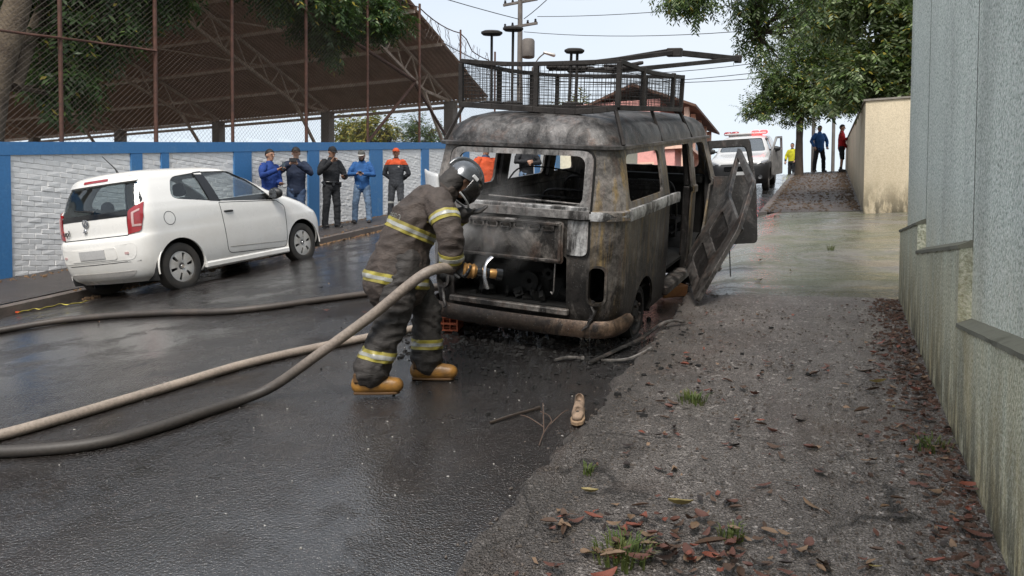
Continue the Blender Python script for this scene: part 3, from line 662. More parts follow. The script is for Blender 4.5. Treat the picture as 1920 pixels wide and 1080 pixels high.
# raised engine lid with its vent slots, seen from inside
mb = MB(); sl = [rrect(x - .042, x + .042, 1.005, 1.04, .016) for x in (-.42, -.30, -.18, -.06, .06, .18, .30)]
mb.poly(rrect(-.545, .42, .745, 1.072, .03), sl, lambda u, v, w: V((u, -.055 - .02 * math.sin((v - .745) * 9) + w, v)), .012, cuts=[(1, (.78, .82, .88, .94, .99, 1.045)), (0, (-.4, -.2, 0, .2))])
lid = mb.build('engine_lid', B_LID, VAN, 30)
mb = MB(); loop = [(-.52, .77), (-.52, 1.055), (.395, 1.055), (.395, .77), (-.52, .77)]
for a, b in zip(loop[:-1], loop[1:]): mb.bar((a[0], -.075, a[1]), (b[0], -.075, b[1]), .022, .03, up=(0, 1, 0))
mb.build('lid_stiffener', B_LID, lid, None, .004)
for x in (-.42, -.30, -.18, -.06, .06, .18, .30):
    mb = MB(); mb.poly(rrect(x - .05, x + .05, .997, 1.048, .02), [rrect(x - .04, x + .04, 1.007, 1.038, .015)], lambda u, v, w: V((u, -.085 + w, v)), .016); mb.build('vent_slot', B_LID, lid)
mb = MB(); mb.box((-.02, -.07, 1.06), (.09, .04, .03)); mb.build('latch', B_GATE, lid, None, .006)
mb = MB(); mb.tube([(.36, -.06, .90), (.34, -.03, .52), (.325, -.02, .49), (.31, -.02, .51)], .006, 6); mb.build('prop_rod', B_GATE, VAN, 60)
# engine bay: charred tray, engine block, fan housing, pulley
mb = MB(); mb.box((-.05, .52, .36), (1.24, .90, .03)); mb.box((-.05, .96, .62), (1.3, .03, .5)); mb.box((-.05, .50, .86), (1.4, .95, .025)); mb.box((-.66, .5, .6), (.03, .9, .5)); mb.box((.52, .5, .6), (.03, .9, .5)); mb.build('engine_bay', B_SOOT, VAN)
mb = MB(); mb.box((-.08, .45, .48), (.55, .4, .2)); mb.box((-.3, .4, .5), (.2, .3, .26)); mb.box((.2, .42, .47), (.22, .3, .2)); mb.lathe([(.001, -.1), (.17, -.1), (.17, .06), (.12, .09), (.001, .09)], 24, Matrix.Rotation(math.pi / 2, 3, 'X'), (.02, .38, .58)); en = mb.build('engine', B_SOOT, VAN, None, .012)
mb = MB(); mb.lathe([(.02, 0), (.085, 0), (.085, .03), (.06, .035), (.02, .02)], 20, Matrix.Rotation(math.pi / 2, 3, 'X'), (.03, .22, .52)); mb.lathe([(.02, 0), (.05, 0), (.05, .03), (.02, .03)], 16, Matrix.Rotation(math.pi / 2, 3, 'X'), (.2, .22, .6)); mb.build('pulley', B_SOOT, en, 50)
rnd = random.Random(3); mb = MB()
for i in range(60):
    mb.box((rnd.uniform(-.55, .4), rnd.uniform(.1, .6), rnd.uniform(.38, .47)), [rnd.uniform(.02, .10) for _ in range(3)], Matrix.Rotation(rnd.uniform(0, 3), 3, V((rnd.random(), rnd.random(), rnd.random())).normalized()))
o = mb.build('burnt_debris', B_SOOT, VAN); o['kind'] = 'stuff'
mb = MB(); mb.bar((-.60, -.012, .355), (.46, -.012, .355), .05, .05); mb.build('lower_sill', B_LID, VAN, None, .008)
# rear bumper: rounded blade wrapping both corners
bp = catmull([(-.875, .34, .25), (-.865, .16, .25), (-.77, .005, .25), (-.5, -.045, .245), (0, -.055, .24), (.5, -.045, .245), (.77, .005, .255), (.865, .14, .28), (.885, .24, .30)], 5)
mb = MB(); rings = []
for i, p in enumerate(bp):
    t = (bp[min(i + 1, len(bp) - 1)] - bp[max(i - 1, 0)]).normalized(); o_ = V((t.y, -t.x, 0)); e = .55 + .45 * math.sin(math.pi * min(1, min(i, len(bp) - 1 - i) / 4) / 2)
    rings.append([p + o_ * a * .036 + V((0, 0, b * .068 * e)) for a, b in ((-.5, -.9), (.35, -1), (.85, -.6), (1, 0), (.85, .6), (.35, 1), (-.5, .9), (-.3, 0))])
mb.loft(rings); mb.build('rear_bumper', B_BUMP, VAN, 50)
for s in (1, -1):
    mb = MB(); mb.poly(rrect(s * .68 - .075, s * .68 + .075, .435, .75, .06), [rrect(s * .68 - .058, s * .68 + .058, .452, .733, .048)], lambda u, v, w: V((u, (0.0 if abs(u) < .63 else (abs(u) - .63) ** 2 * 3.2) - .028 + w, v)), .05, cuts=[(0, (s * .62, s * .65, s * .68, s * .71))]); mb.build('tail_light_rim', B_BODY, VAN, 40)
    mb = MB(); rnd = random.Random(7 + int(s))
    P = [V((s * .66, .0, .47))]
    for k in range(9): P.append(P[-1] + V((rnd.uniform(-.025, .025), rnd.uniform(-.02, .0), -.022 + rnd.uniform(-.01, .008))))
    mb.tube(P, [.016, .02, .012, .02, .014, .02, .012, .014, .01, .006], 6); mb.build('melted_lamp', B_DARK, VAN, 60)
# wheels (tyres burnt off)
def van_wheel(x, y):
    w = empty('wheel', (x, y, .205), parent=VAN); s = 1 if x > 0 else -1; R = Matrix.Rotation(s * math.pi / 2, 3, 'Y')
    mb = MB(); mb.lathe([(.235, -.08), (.245, -.05), (.238, 0), (.242, .05), (.225, .075), (.19, .07), (.185, -.08)], 32, R); mb.build('charred_tyre', B_SOOT, w, 50)
    mb = MB(); mb.lathe([(.195, .06), (.19, .075), (.175, .07), (.165, .02), (.11, .035), (.10, .06), (.06, .07), (.02, .072), (.001, .072)], 32, R); mb.build('rim', B_DARK, w, 40)
    for k in range(5):
        a = 2 * math.pi * k / 5; mb = MB(); mb.lathe([(.001, .02), (.013, .02), (.013, 0), (.001, 0)], 6, R, R @ V((.078 * math.cos(a), .078 * math.sin(a), .065))); mb.build('lug_nut', B_LID, w)
for x in (.72, -.72):
    for y in (.80, 3.25):
        van_wheel(x, y); s = 1 if x > 0 else -1
        mb = MB(); mb.loft([[V((s * q, y + .36 * math.cos(a), .20 + .36 * math.sin(a))) for a in lin(-.2, math.pi + .2, 16)] for q in (.45, .815)], False, 0, False); mb.box((s * .46, y, .34), (.02, .72, .5)); mb.build('wheel_well', B_SOOT, VAN)
# inside: floor, bulkhead, bench frames, front seats, dash
mb = MB(); mb.box((0, 2.5, .40), (1.56, 3.1, .03)); mb.build('floor', B_SOOT, VAN)
mb = MB(); mb.box((0, .98, .72), (1.58, .02, .30)); mb.build('rear_shelf_wall', B_SOOT, VAN)
mb = MB(); mb.box((0, 3.68, .8), (1.5, .04, .8)); mb.box((0, 3.62, 1.14), (1.5, .22, .1)); mb.build('dashboard', B_SOOT, VAN, None, .02)
mb = MB(); rg = [V((-.4 + .19 * math.cos(2 * math.pi * k / 20), 3.34 + .08 * math.sin(2 * math.pi * k / 20), 1.12 + .17 * math.sin(2 * math.pi * k / 20))) for k in range(21)]; mb.tube(rg, .012, 6); mb.tube([(-.4, 3.34, 1.12), (-.4, 3.6, .95)], .015, 6); mb.tube([(-.58, 3.34, 1.12), (-.22, 3.34, 1.12)], .01, 6); mb.build('steering_wheel', B_DARK, VAN, 60)
def seat(x0, x1, y, z, nspring=5):
    s = empty('seat_frame', ((x0 + x1) / 2, y, .42), parent=VAN); w = (x1 - x0) / 2
    mb = MB(); mb.tube(catmull([(-w, 0, .36), (-w, -.12, z - .15), (-w + .06, -.15, z), (0, -.15, z + .01), (w - .06, -.15, z), (w, -.12, z - .15), (w, 0, .36)], 5), .014, 6); mb.build('back_hoop', B_DARK, s, 60)
    mb = MB(); mb.box((0, .2, .30), (2 * w, .42, .05)); mb.box((0, .2, .16), (2 * w - .1, .36, .02)); mb.build('seat_pan', B_DARK, s)
    for k in range(nspring):
        x = -w + .06 + (2 * w - .12) * k / (nspring - 1); mb = MB(); mb.tube([(x, -.01, .36), (x, -.12, z - .03)], .007, 5); mb.build('back_wire', B_DARK, s)
    for zz in (.48, .58): mb = MB(); mb.tube([(-w, -.05, zz), (w, -.05, zz)], .006, 5); mb.build('cross_wire', B_DARK, s)
    for x in (-w + .05, w - .05): mb = MB(); mb.tube([(x, .2, .28), (x, .2, 0)], .016, 6); mb.build('leg', B_DARK, s)
seat(-.62, .62, 1.45, .66, 8); seat(-.66, -.1, 2.9, .74); seat(.12, .62, 2.9, .74); seat(-.62, .2, 2.15, .66, 6)
mb = MB(); mb.box((.30, 2.48, .92), (.56, .03, .56)); mb.box((.3, 2.46, 1.12), (.5, .03, .05)); mb.box((.3, 2.46, .85), (.5, .03, .04)); mb.build('bulkhead', B_DARK, VAN, None, .006)
mb = MB(); mb.tube(catmull([(-.70, 1.30, 1.22), (-.55, 1.30, 1.36), (-.2, 1.32, 1.36), (.1, 1.34, 1.30)], 5), .008, 5); mb.build('bent_wire', B_DARK, VAN, 60)
mb = MB(); mb.tube([(-.30, .10, 1.22), (.55, .12, 1.19)], .007, 5); mb.build('shelf_wire', B_GATE, VAN)
for s, y in ((-1, 1.38), (-1, 2.62)):
    mb = MB(); mb.bar((s * .80, y, 1.18), (s * .735, y, 1.60), .16, .05, up=(1, 0, 0)); mb.build('window_pillar', B_DARK, VAN, None, .01)
mb = MB(); mb.bar((.80, 2.585, .25), (.785, 2.585, 1.15), .11, .08, up=(1, 0, 0)); mb.bar((.785, 2.585, 1.15), (.735, 2.575, 1.60), .10, .06, up=(1, 0, 0)); mb.build('door_pillar', B_DARK, VAN, None, .012)
# loose belt strip along the rear quarter, bent outwards at its end
mb = MB(); P = catmull([(.862, .20, 1.125), (.872, .6, 1.125), (.878, 1.1, 1.128), (.90, 1.50, 1.135), (.915, 1.60, 1.137)], 5)
mb.loft([[p + V((a, 0, b)) for a, b in ((-.015, -.045), (.012, -.045), (.02, 0), (.012, .045), (-.015, .045))] for p in P]); mb.build('belt_strip', B_ASH, VAN, 40)
mb = MB(); mb.box((.80, 2.05, .24), (.16, .98, .09)); mb.build('door_sill', B_LID, VAN, None, .015)
# side door leaf torn from its top hinge, leaning out; seen from inside (corners in street space)
def leaf(name, A, B, T, outer, holes, bars, m, thick=.045, skinp=((.07, .04), (.95, .04), (1.17, .63), (.36, .64))):
    A, B, T = V(A), V(B), V(T); e1, e2 = B - A, T - B; nn = e1.cross(e2).normalized(); f = lambda u, v, w: A + e1 * u + e2 * v + nn * w
    mb = MB(); mb.poly(outer, holes, f, thick); d = part(mb, name, m, VAN, 30, .004)
    inv = (VAN.matrix_world).inverted()
    mb = MB(); mb.poly(skinp, [], lambda u, v, w: f(u, v, w + .02), .008); k = part(mb, 'outer_skin', B_DARK, VAN); k.parent = d
    for (u0, v0, u1, v1, w) in bars:
        mb = MB(); mb.bar(f(u0, v0, .0), f(u1, v1, .0), w, .05, up=nn); k = part(mb, 'brace', m, VAN, None, .006); k.parent = d
    return f, d
f, dl = leaf('side_door', (-1.38, 8.10, 1.71), (-1.13, 7.32, 1.30), (-.67, 7.90, 2.52), roundpoly([(0, 0), (1, 0), (1.24, .66), (1.02, 1.0), (.0, 1.03), (.30, .68)], .05, 3), [roundpoly([(.44, .715), (1.12, .69), (.94, .935), (.13, .97)], .05, 3), roundpoly([(.24, .10), (.80, .10), (.88, .26), (.33, .27)], .06, 3), roundpoly([(.38, .37), (.92, .36), (1.02, .57), (.50, .59)], .06, 3)], [(.08, .315, 1.1, .31, .05), (.38, .665, 1.2, .645, .07), (.55, .07, .72, .31, .05), (.80, .34, .62, .62, .035)], B_DOOR)
mb = MB(); rnd = random.Random(2)
for i in range(7): mb.tube([f(.93 + rnd.uniform(-.04, .04), .56 + rnd.uniform(-.04, .04), -.02) + V((rnd.uniform(-.05, .05), rnd.uniform(-.05, .05), rnd.uniform(-.05, .05))) for _ in range(4)], .009, 5)
k = part(mb, 'lock_remains', B_DARK, VAN, 60); k.parent = dl
mb = MB(); q = f(.95, .5, -.02); mb.tube([q, q + V((.01, 0, -.18)), q + V((.02, -.01, -.36))], .006, 5); k = part(mb, 'hanging_wire', B_DARK, VAN, 60); k.parent = dl
leaf('front_door', (-1.33, 8.98, 1.90), (-.76, 9.16, 1.93), (-.81, 9.22, 3.15), roundpoly([(0, 0), (1, 0), (1, .55), (.90, 1.0), (.05, 1.0), (.0, .5)], .06, 3), [roundpoly([(.10, .655), (.91, .655), (.82, .93), (.14, .93)], .06, 3)], [(.06, .2, .95, .2, .05), (.06, .38, .95, .38, .05), (.06, .5, .95, .5, .05)], B_DARK, .045, ((.06, .05), (.94, .05), (.94, .58), (.06, .58)))
# roof rack: caged frame on four gutter legs
RK = empty('roof_rack', (0, 0, 0), parent=VAN)
X0, X1, Y0, Y1, Z0, Z1 = -.68, .68, .33, 2.5, 1.925, 2.265
def rail(pts, w=.034, n='rail'):
    mb = MB(); pts = catmull(pts, 3) if len(pts) > 2 else [V(p) for p in pts]
    for a, b in zip(pts[:-1], pts[1:]): mb.bar(a, b, w, w)
    return mb.build(n, B_FRAME, RK, None, .003)
rail([(X0, Y0, Z1 + .02), (-.35, Y0, Z1 - .005), (0, Y0, Z1 - .012), (X1, Y0, Z1)]); rail([(X0, Y0, Z0 + .01), (-.2, Y0 - .01, Z0 - .012), (.35, Y0 - .02, Z0 - .035), (X1, Y0, Z0)], .045)
rail([(X1, Y0, Z1), (X1 - .01, 1.3, Z1 - .035), (X1, Y1, Z1 - .02)]); rail([(X1, Y0, Z0), (X1, Y1, Z0)], .04); rail([(X0, Y0, Z1 + .02), (X0, 1.3, Z1 - .01), (X0, Y1, Z1)]); rail([(X0, Y0, Z0 + .01), (X0, Y1, Z0)], .04)
rail([(X0, Y1, Z1), (X1, Y1, Z1 - .02)]); rail([(X0, Y1, Z0), (X1, Y1, Z0)], .04)
for x, y in ((X0, Y0), (0, Y0), (X1, Y0), (X1, 1.02), (X1, 2.1), (X1, Y1), (X0, 1.05), (X0, 1.8), (X0, Y1), (0, Y1), (.3, Y1)): rail([(x, y, Z0), (x, y, Z1)], .038, 'upright')
for s in (1, -1):
    for y, yy in ((Y0, .22), (Y1, 2.66), (1.4, 1.4)): rail([(s * .66, y, Z0), (s * .775, yy, 1.645)], .026, 'leg')
for y in lin(.6, 2.3, 6): rail([(X0, y, Z0 + .002), (X1, y, Z0 + .002)], .028, 'floor_bar')
def wires(name, P, Q, U, nu, nv, r=.0022):
    P, Q, U = V(P), V(Q), V(U); mb = MB(); s = 0
    for i in range(1, nu):
        a = P + (Q - P) * (i / nu); j = V((.003 * math.sin(i * 1.7), .003 * math.cos(i * 2.3), 0)); mb.tube([a, a + U * .5 + j, a + U], r, 4)
    for i in range(1, nv):
        b = U * (i / nv); mb.tube([P + b, P + (Q - P) * .35 + b + V((0, 0, .006 * math.sin(i * 2))), P + (Q - P) * .7 + b - V((0, 0, .005 * math.sin(i * 3))), Q + b], r, 4)
    return mb.build(name, B_FRAME, RK)
wires('wire_panel', (X0, Y0, Z0), (X1, Y0, Z0), (0, 0, Z1 - Z0), 40, 11); wires('wire_panel', (X1, Y0, Z0), (X1, Y1, Z0), (0, 0, Z1 - Z0 - .01), 62, 11)
wires('wire_panel', (X0, Y0, Z0), (X0, Y1, Z0), (0, 0, Z1 - Z0), 62, 11); wires('wire_panel', (X0, Y1, Z0), (X1, Y1, Z0), (0, 0, Z1 - Z0), 40, 11)
# charred things stacked on the rack
def on_van(name, p, label, cat, group=None): o = empty(name, VAN.matrix_world @ V(p), Rm, label, cat, group); upd(); return o
for p, h, r, lab, twin in (((-.66, .85, 1.95), .58, .095, 'thin charred pole stand with round top, outermost on the roof rack', 0), ((-.50, .95, 1.95), .62, .09, 'charred pole stand with round disc foot, tallest on the roof rack', 0), ((.10, .9, 1.95), .42, .085, 'short charred stand on two rods in the middle of the roof rack', 1)):
    s = on_van('pole_stand', p, lab, 'stand')
    for k, x in enumerate((-.03, .03) if twin else (0,)): mb = MB(); mb.tube([(x, 0, 0), (x * .9, 0, h)], .013, 6); mb.build('rod', B_FRAME, s, 60)
    mb = MB(); mb.lathe([(.001, 0), (r * .8, 0), (r, .015), (r, .03), (r * .7, .042), (.001, .036)], 18, None, (0, 0, h)); mb.build('round_top', B_FRAME, s, 40)
    mb = MB(); mb.lathe([(.001, 0), (r * 1.1, 0), (r * 1.1, .015), (r * .4, .03), (.001, .03)], 18, None, (0, 0, -.005)); mb.build('disc_foot', B_FRAME, s, 40)
lf = on_van('bent_frame', (0, 0, 2.28), 'long charred metal frame jutting forward over the roof rack', 'frame')
C1, C2, C3, C4 = V((-.45, 1.7, .02)), V((.44, 3.1, .25)), V((.96, 4.1, .24)), V((.10, 2.0, .0))
for a, b, w in ((C1, C2, .05), (C2, C3, .06), (C4, C3, .045), (C1 + V((.1, .2, .02)), C2 + V((-.06, .02, .03)), .03), (C1, C4, .04)): mb = MB(); mb.bar(a, b, w, w); mb.build('beam', B_FRAME, lf, None, .005)
for c, d in ((C2, (.16, .1, .09)), (C3, (.08, .08, .09))): mb = MB(); mb.box(c, d); mb.build('joint_block', B_FRAME, lf, None, .008)
ol = on_van('burnt_bundle', (-.1, 1.5, 2.27), 'charred lumpy bundle lying across the top of the roof rack', 'bundle')
mb = MB(); rnd = random.Random(8)
for i in range(18): p = V((rnd.uniform(-.3, .5), rnd.uniform(-.15, .15), rnd.uniform(0, .04))); mb.sweep([p, p + V((rnd.uniform(.06, .2), rnd.uniform(-.05, .05), rnd.uniform(-.01, .02)))], [rnd.uniform(.012, .03)] * 2, n=8)
obj('bundle_mass', blob(mb, .012, 1), B_FRAME, ol, 50)
# ------------------------------------------------------------------ white hatchback
def paint(name, col, rough=.28, dirt=(.45, .40, .32), amt=.5, zlo=.9, coat=.6):
    t = NT(name); X = t.xyz(); n = t.noise(2.2, 6, .7); f = t.noise(34, 4, .7)
    d = t.math('MULTIPLY', t.ramp(n, [(.40, 0.0), (.68, 1.0)]), t.math('ADD', t.rng(X[2], zlo, .2, .15, 1.0), 0.0)); d = t.math('MULTIPLY', d, t.math('ADD', t.math('MULTIPLY', f, .8), .3), True)
    c = t.mix(t.math('MULTIPLY', d, amt), col, dirt)
    return t.out(c, t.math('ADD', t.math('MULTIPLY', d, .4), rough, True), t.bump(t.noise(3, 2), .04, .02), 0., **{'Coat Weight': coat, 'Coat Roughness': .06})
def glass(name, tint=(.95, .97, .97), dark=.04, refl=.05):
    t = NT(name); nt = t.t; tr = t.n('ShaderNodeBsdfTransparent'); gl = t.n('ShaderNodeBsdfGlossy'); gl.inputs['Roughness'].default_value = .02
    tr.inputs['Color'].default_value = (*(q * (1 - dark) for q in tint), 1); lw_ = t.n('ShaderNodeLayerWeight'); lw_.inputs['Blend'].default_value = .5
    k = t.math('ADD', t.math('MULTIPLY', t.math('POWER', lw_.outputs['Facing'], 4.0), .6), refl, True); mx = t.n('ShaderNodeMixShader'); t.l(k, mx.inputs[0]); t.l(tr.outputs[0], mx.inputs[1]); t.l(gl.outputs[0], mx.inputs[2])
    t.l(mx.outputs[0], nt.nodes['Material Output'].inputs['Surface']); return t.mat
WHITE = paint('white_car_paint', (.78, .76, .72), .26, (.46, .41, .33), .55)
CGLASS = glass('car_window_glass'); DGLASS = glass('dark_rear_glass', (.86, .9, .9), .1)
BLACKP = mat('black_plastic', (.018, .018, .019), .5, 0, .3, 8, .1, 90)
GLOSSB = mat('gloss_black_trim', (.012, .012, .013), .12, 0, .2, 8)
RUBBER = mat('tyre_rubber', (.022, .021, .02), .78, 0, .4, 7, .25, 80, (.05, .043, .035))
SILVER = mat('silver_wheel_cover', (.62, .61, .59), .38, .25, .25, 6, 0, 60, (.48, .45, .40))
CHROME = mat('dull_chrome', (.55, .55, .56), .2, .95, .15, 9)
REDL = mat('red_lamp_lens', (.36, .012, .018), .15, 0, .3, 5, **{'Coat Weight': .8})
CLEARL = mat('pale_lamp_element', (.62, .42, .40), .2, 0, .15, 6)
WELL = mat('dark_wheel_well', (.012, .012, .012), .9, 0, .3, 5)
SEATC = mat('dark_grey_seat_cloth', (.05, .05, .055), .9, 0, .3, 8, .3, 80)
Rc = Matrix.Rotation(-.0122, 3, 'Z') @ Matrix.Rotation(.1544, 3, 'X') @ Matrix.Rotation(-.0701, 3, 'Y')
CAR = empty('hatchback_car', (-8.5095, 6.7921, 1.1599), Rc, 'small white two-door hatchback parked at the kerb by the brick wall', 'car'); upd()
CL0 = [(.20, .16, 3.50, .72, .26, .4), (.27, .07, 3.62, .775, .28, .42), (.36, .03, 3.68, .805, .29, .45), (.50, .0, 3.72, .822, .29, .48), (.66, -.005, 3.72, .828, .29, .5), (.76, .008, 3.68, .828, .28, .5), (.81, .045, 3.62, .825, .26, .5), (.95, .052, 3.38, .82, .25, .5), (1.05, .065, 3.12, .808, .24, .5), (1.12, .08, 2.86, .79, .23, .48), (1.20, .112, 2.66, .765, .22, .44), (1.38, .19, 2.30, .70, .20, .38), (1.50, .25, 2.03, .645, .19, .33), (1.55, .275, 1.88, .605, .18, .3), (1.592, .35, 1.68, .51, .19, .28), (1.612, .55, 1.45, .33, .2, .22), (1.618, .85, 1.2, .1, .06, .06)]
def smooth_levels(L, sub=3):
    out = []
    for i in range(len(L) - 1):
        a, b, c, d = (np.array(L[max(0, min(len(L) - 1, i + k))]) for k in (-1, 0, 1, 2))
        for k in range(sub):
            t = k / sub; q = 0.5 * ((2 * b) + (c - a) * t + (2 * a - 5 * b + 4 * c - d) * t * t + (3 * b - a - 3 * c + d) * t ** 3); q[0] = b[0] + (c[0] - b[0]) * t; out.append(tuple(q))
    return out + [L[-1]]
CL = smooth_levels(CL0)
inset = lambda L, d: [(z - d * .5, yr + d, yf - d, hw - d, max(.03, rr - d * .5), max(.03, rf - d * .5)) for z, yr, yf, hw, rr, rf in L]
bowc = (.05, .06, .02)
P_q = roundpoly([(.60, 1.195), (1.235, 1.115), (1.16, 1.515), (.74, 1.475)], [.12, .03, .03, .10]); P_d = roundpoly([(1.375, 1.10), (2.47, 1.03), (2.10, 1.40), (1.86, 1.515), (1.285, 1.525)], [.02, .03, .10, .1, .03])
P_r = roundpoly([(-.63, 1.10), (.63, 1.10), (.74, 1.19), (.605, 1.47), (-.605, 1.47), (-.74, 1.19)], [.03, .03, .05, .04, .04, .05]); P_w = roundpoly([(-.64, 1.15), (.64, 1.15), (.49, 1.5), (-.49, 1.5)], .06)
cuts = [cut_x(P_q, .4, 1.1), cut_x(P_d, .4, 1.1), cut_x(P_q, -1.1, -.4), cut_x(P_d, -1.1, -.4), cut_y(P_r, -.2, .5), cut_y(P_w, 1.75, 3.2)]
arch = [disc_x(.58, .31, .375, .5, 1.1), disc_x(.58, .31, .375, -1.1, -.5), disc_x(3.0, .31, .375, .5, 1.1), disc_x(3.0, .31, .375, -1.1, -.5)]
sh_ = boolean(loft_plan(CL, bow=bowc, ns=54).mesh('car'), [join(cuts[:5]), cuts[5], join(arch)], solid=.02)
obj('body_shell', sh_, WHITE, CAR, 35)
inner = loft_plan(inset(CL, .013), bow=bowc, ns=54).mesh('in')
for nm, c, m in (('rear_window', cuts[4], DGLASS), ('windscreen', cuts[5], CGLASS), ('quarter_window', cuts[0], DGLASS), ('door_window', cuts[1], CGLASS), ('quarter_window', cuts[2], DGLASS), ('door_window', cuts[3], CGLASS)):
    g = boolean(inner.copy(), [c], 'INTERSECT', solid=.004); obj(nm, g, m, CAR, 35)
def skin(poly, off, thick, rear=True, sub=7, side=1):
    # a piece of bodywork following the shell: ray from outside onto the outer loft
    from mathutils.bvhtree import BVHTree
    global _bvh
    if '_bvh' not in globals():
        me = loft_plan(CL, bow=bowc, ns=54).mesh('b'); _bvh = BVHTree.FromPolygons([v.co.copy() for v in me.vertices], [tuple(p.vertices) for p in me.polygons])
    us = [p[0] for p in poly]; vs = [p[1] for p in poly]
    def fm(u, v, w):
        o, d = (V((u, -2, v)), V((0, 1, 0))) if rear else (V((2 * side, u, v)), V((-side, 0, 0)))
        h = _bvh.ray_cast(o, d); q = h[0] if h[0] is not None else (V((u, .3, v)) if rear else V((.7 * side, u, v)))
        n = h[1] if h[0] is not None else -d
        n = n if n.dot(d) < 0 else -n
        return q + n * (off - w)
    mb = MB(); mb.poly(poly, [], fm, thick, cuts=[(0, lin(min(us), max(us), sub)[1:-1]), (1, lin(min(vs), max(vs), sub)[1:-1])]); return mb
def seam(name, pts, w, m, closed=True, side=1, par=None):
    skin([(0, .8), (.1, .8), (.1, .9)], 0, .01, True, 2); P = [V((*p, 0)) for p in pts]; Q = []
    k = len(P) if closed else len(P) - 1
    for i in range(k):
        a, b = P[i], P[(i + 1) % len(P)]; n = max(1, int((b - a).length / .06)); Q += [a.lerp(b, j / n) for j in range(n)]
    if closed: Q.append(Q[0])
    else: Q.append(P[-1])
    rows = []
    for i, q in enumerate(Q):
        t = (Q[min(i + 1, len(Q) - 1)] - Q[max(0, i - 1)]).normalized(); nn = V((-t.y, t.x, 0)); r = []
        for e in (-.5, .5):
            u = q + nn * w * e; h = _bvh.ray_cast(V((2 * side, u.x, u.y)), V((-side, 0, 0))); n = h[1] if h[1].x * side > 0 else -h[1]; r += [h[0] + n * .0022, h[0] - n * .01]
        rows.append([r[0], r[2], r[3], r[1]])
    mb = MB(); mb.loft(rows, not closed); return mb.build(name, m, par or CAR)
# rear: dark glass surround, tail lamps, badge, plate recess, wiper
for s in (1, -1):
    tl = roundpoly([(s * .585, .81), (s * .735, .835), (s * .765, 1.0), (s * .745, 1.185), (s * .615, 1.10)], [.01, .03, .03, .01, .03]); q = skin(tl, .012, .03).build('tail_light', REDL, CAR, 40)
    for a in ([(s * .66, .90), (s * .745, .90), (s * .745, .925), (s * .66, .925)], [(s * .655, .90), (s * .68, .90), (s * .68, 1.07), (s * .655, 1.07)], [(s * .66, 1.05), (s * .73, 1.085), (s * .73, 1.11), (s * .66, 1.075)]): skin(a, .016, .012).build('lamp_element', CLEARL, q)
for poly in (roundpoly([(-.64, 1.035), (.60, 1.035), (.64, 1.105), (-.64, 1.105)], .02), ): skin(poly, .004, .02).build('glass_lower_trim', GLOSSB, CAR, 40)
skin([(-.60, .795), (.58, .795), (.58, .806), (-.60, .806)], .003, .02).build('tailgate_seam', BLACKP, CAR)
for a, b in ((-.605, -.617), (.575, .587)): skin([(min(a, b), .80), (max(a, b), .80), (max(a, b) + .01, 1.04), (min(a, b) + .01, 1.04)], .003, .02).build('tailgate_seam', BLACKP, CAR)
mb = skin(roundpoly([(-.62, 1.455), (.62, 1.455), (.58, 1.53), (-.58, 1.53)], .03), .02, .05, sub=9); mb.build('roof_spoiler', WHITE, CAR, 40)
skin(roundpoly([(-.22, 1.487), (.22, 1.487), (.22, 1.515), (-.22, 1.515)], .012), .026, .02).build('brake_lamp', REDL, CAR, 40)
skin(roundpoly([(-.62, .50), (.66, .50), (.70, .70), (-.66, .68)], [.06, .08, .08, .06]), .004, .014, sub=9).build('bumper_panel', WHITE, CAR, 40)
skin(roundpoly([(-.44, .52), (.40, .52), (.40, .675), (-.44, .675)], .04), .010, .014).build('plate_recess', WHITE, CAR, 40)
skin([(-.24, .545), (.22, .545), (.22, .655), (-.24, .655)], .018, .010).build('number_plate', mat('blank_plate', (.50, .49, .48), .4, 0, .1), CAR)
skin(roundpoly([(-.62, .275), (.5, .275), (.62, .36), (-.58, .36)], .04), .003, .012).build('bumper_lip', mat('grey_lip', (.55, .52, .49), .4, 0, .15), CAR, 40)
skin([(-.66, .465), (.70, .475), (.70, .482), (-.66, .472)], .003, .008).build('bumper_crease', BLACKP, CAR)
for s, x in ((1, .55), (-1, -.58)): skin(roundpoly([(x - .03, .57), (x + .03, .57), (x + .03, .60), (x - .03, .60)], .01), .007, .01).build('reflector', CLEARL, CAR, 40)
# badge: ring with V over W strokes
bd = empty('badge', (-.085, -.008, 1.0), parent=CAR)
mb = MB(); mb.tube([V((.05 * math.cos(2 * math.pi * k / 24), 0, .05 * math.sin(2 * math.pi * k / 24))) for k in range(25)], .006, 6); mb.build('ring', CHROME, bd, 60)
mb = MB(); [mb.bar((a, -.003, b), (c, -.003, d), .012, .011, up=(0, 1, 0)) for a, b, c, d in ((-.024, .043, 0, .008), (.024, .043, 0, .008), (-.043, .02, -.022, -.043), (-.022, -.043, 0, -.004), (0, -.004, .022, -.043), (.022, -.043, .043, .02))]; mb.build('letters', CHROME, bd)
mb = MB(); mb.ball((-.115, -.004, .905), (.028, .014, .032), 10); mb.box((-.115, -.01, .895), (.06, .02, .012)); mb.build('key_cover', CHROME, CAR, 40)
me = text_mesh('up!', .105, .004); o = obj('model_lettering', me, BLACKP, CAR, None, (-.50, .014, .90), (math.pi / 2, 0, 0))
mb = MB(); mb.tube([(.02, .055, 1.13), (-.12, .06, 1.155), (-.32, .075, 1.17)], [.016, .012, .006], 6); mb.ball((.02, .06, 1.13), .025, 8); mb.bar((.08, .08, 1.16), (-.36, .085, 1.175), .01, .014); mb.build('rear_wiper', BLACKP, CAR, 50)
mb = MB(); mb.tube([(.14, .42, 1.60), (.12, .41, 1.66), (-.03, .38, 1.83)], [.016, .008, .005], 6); mb.build('antenna', BLACKP, CAR, 50)
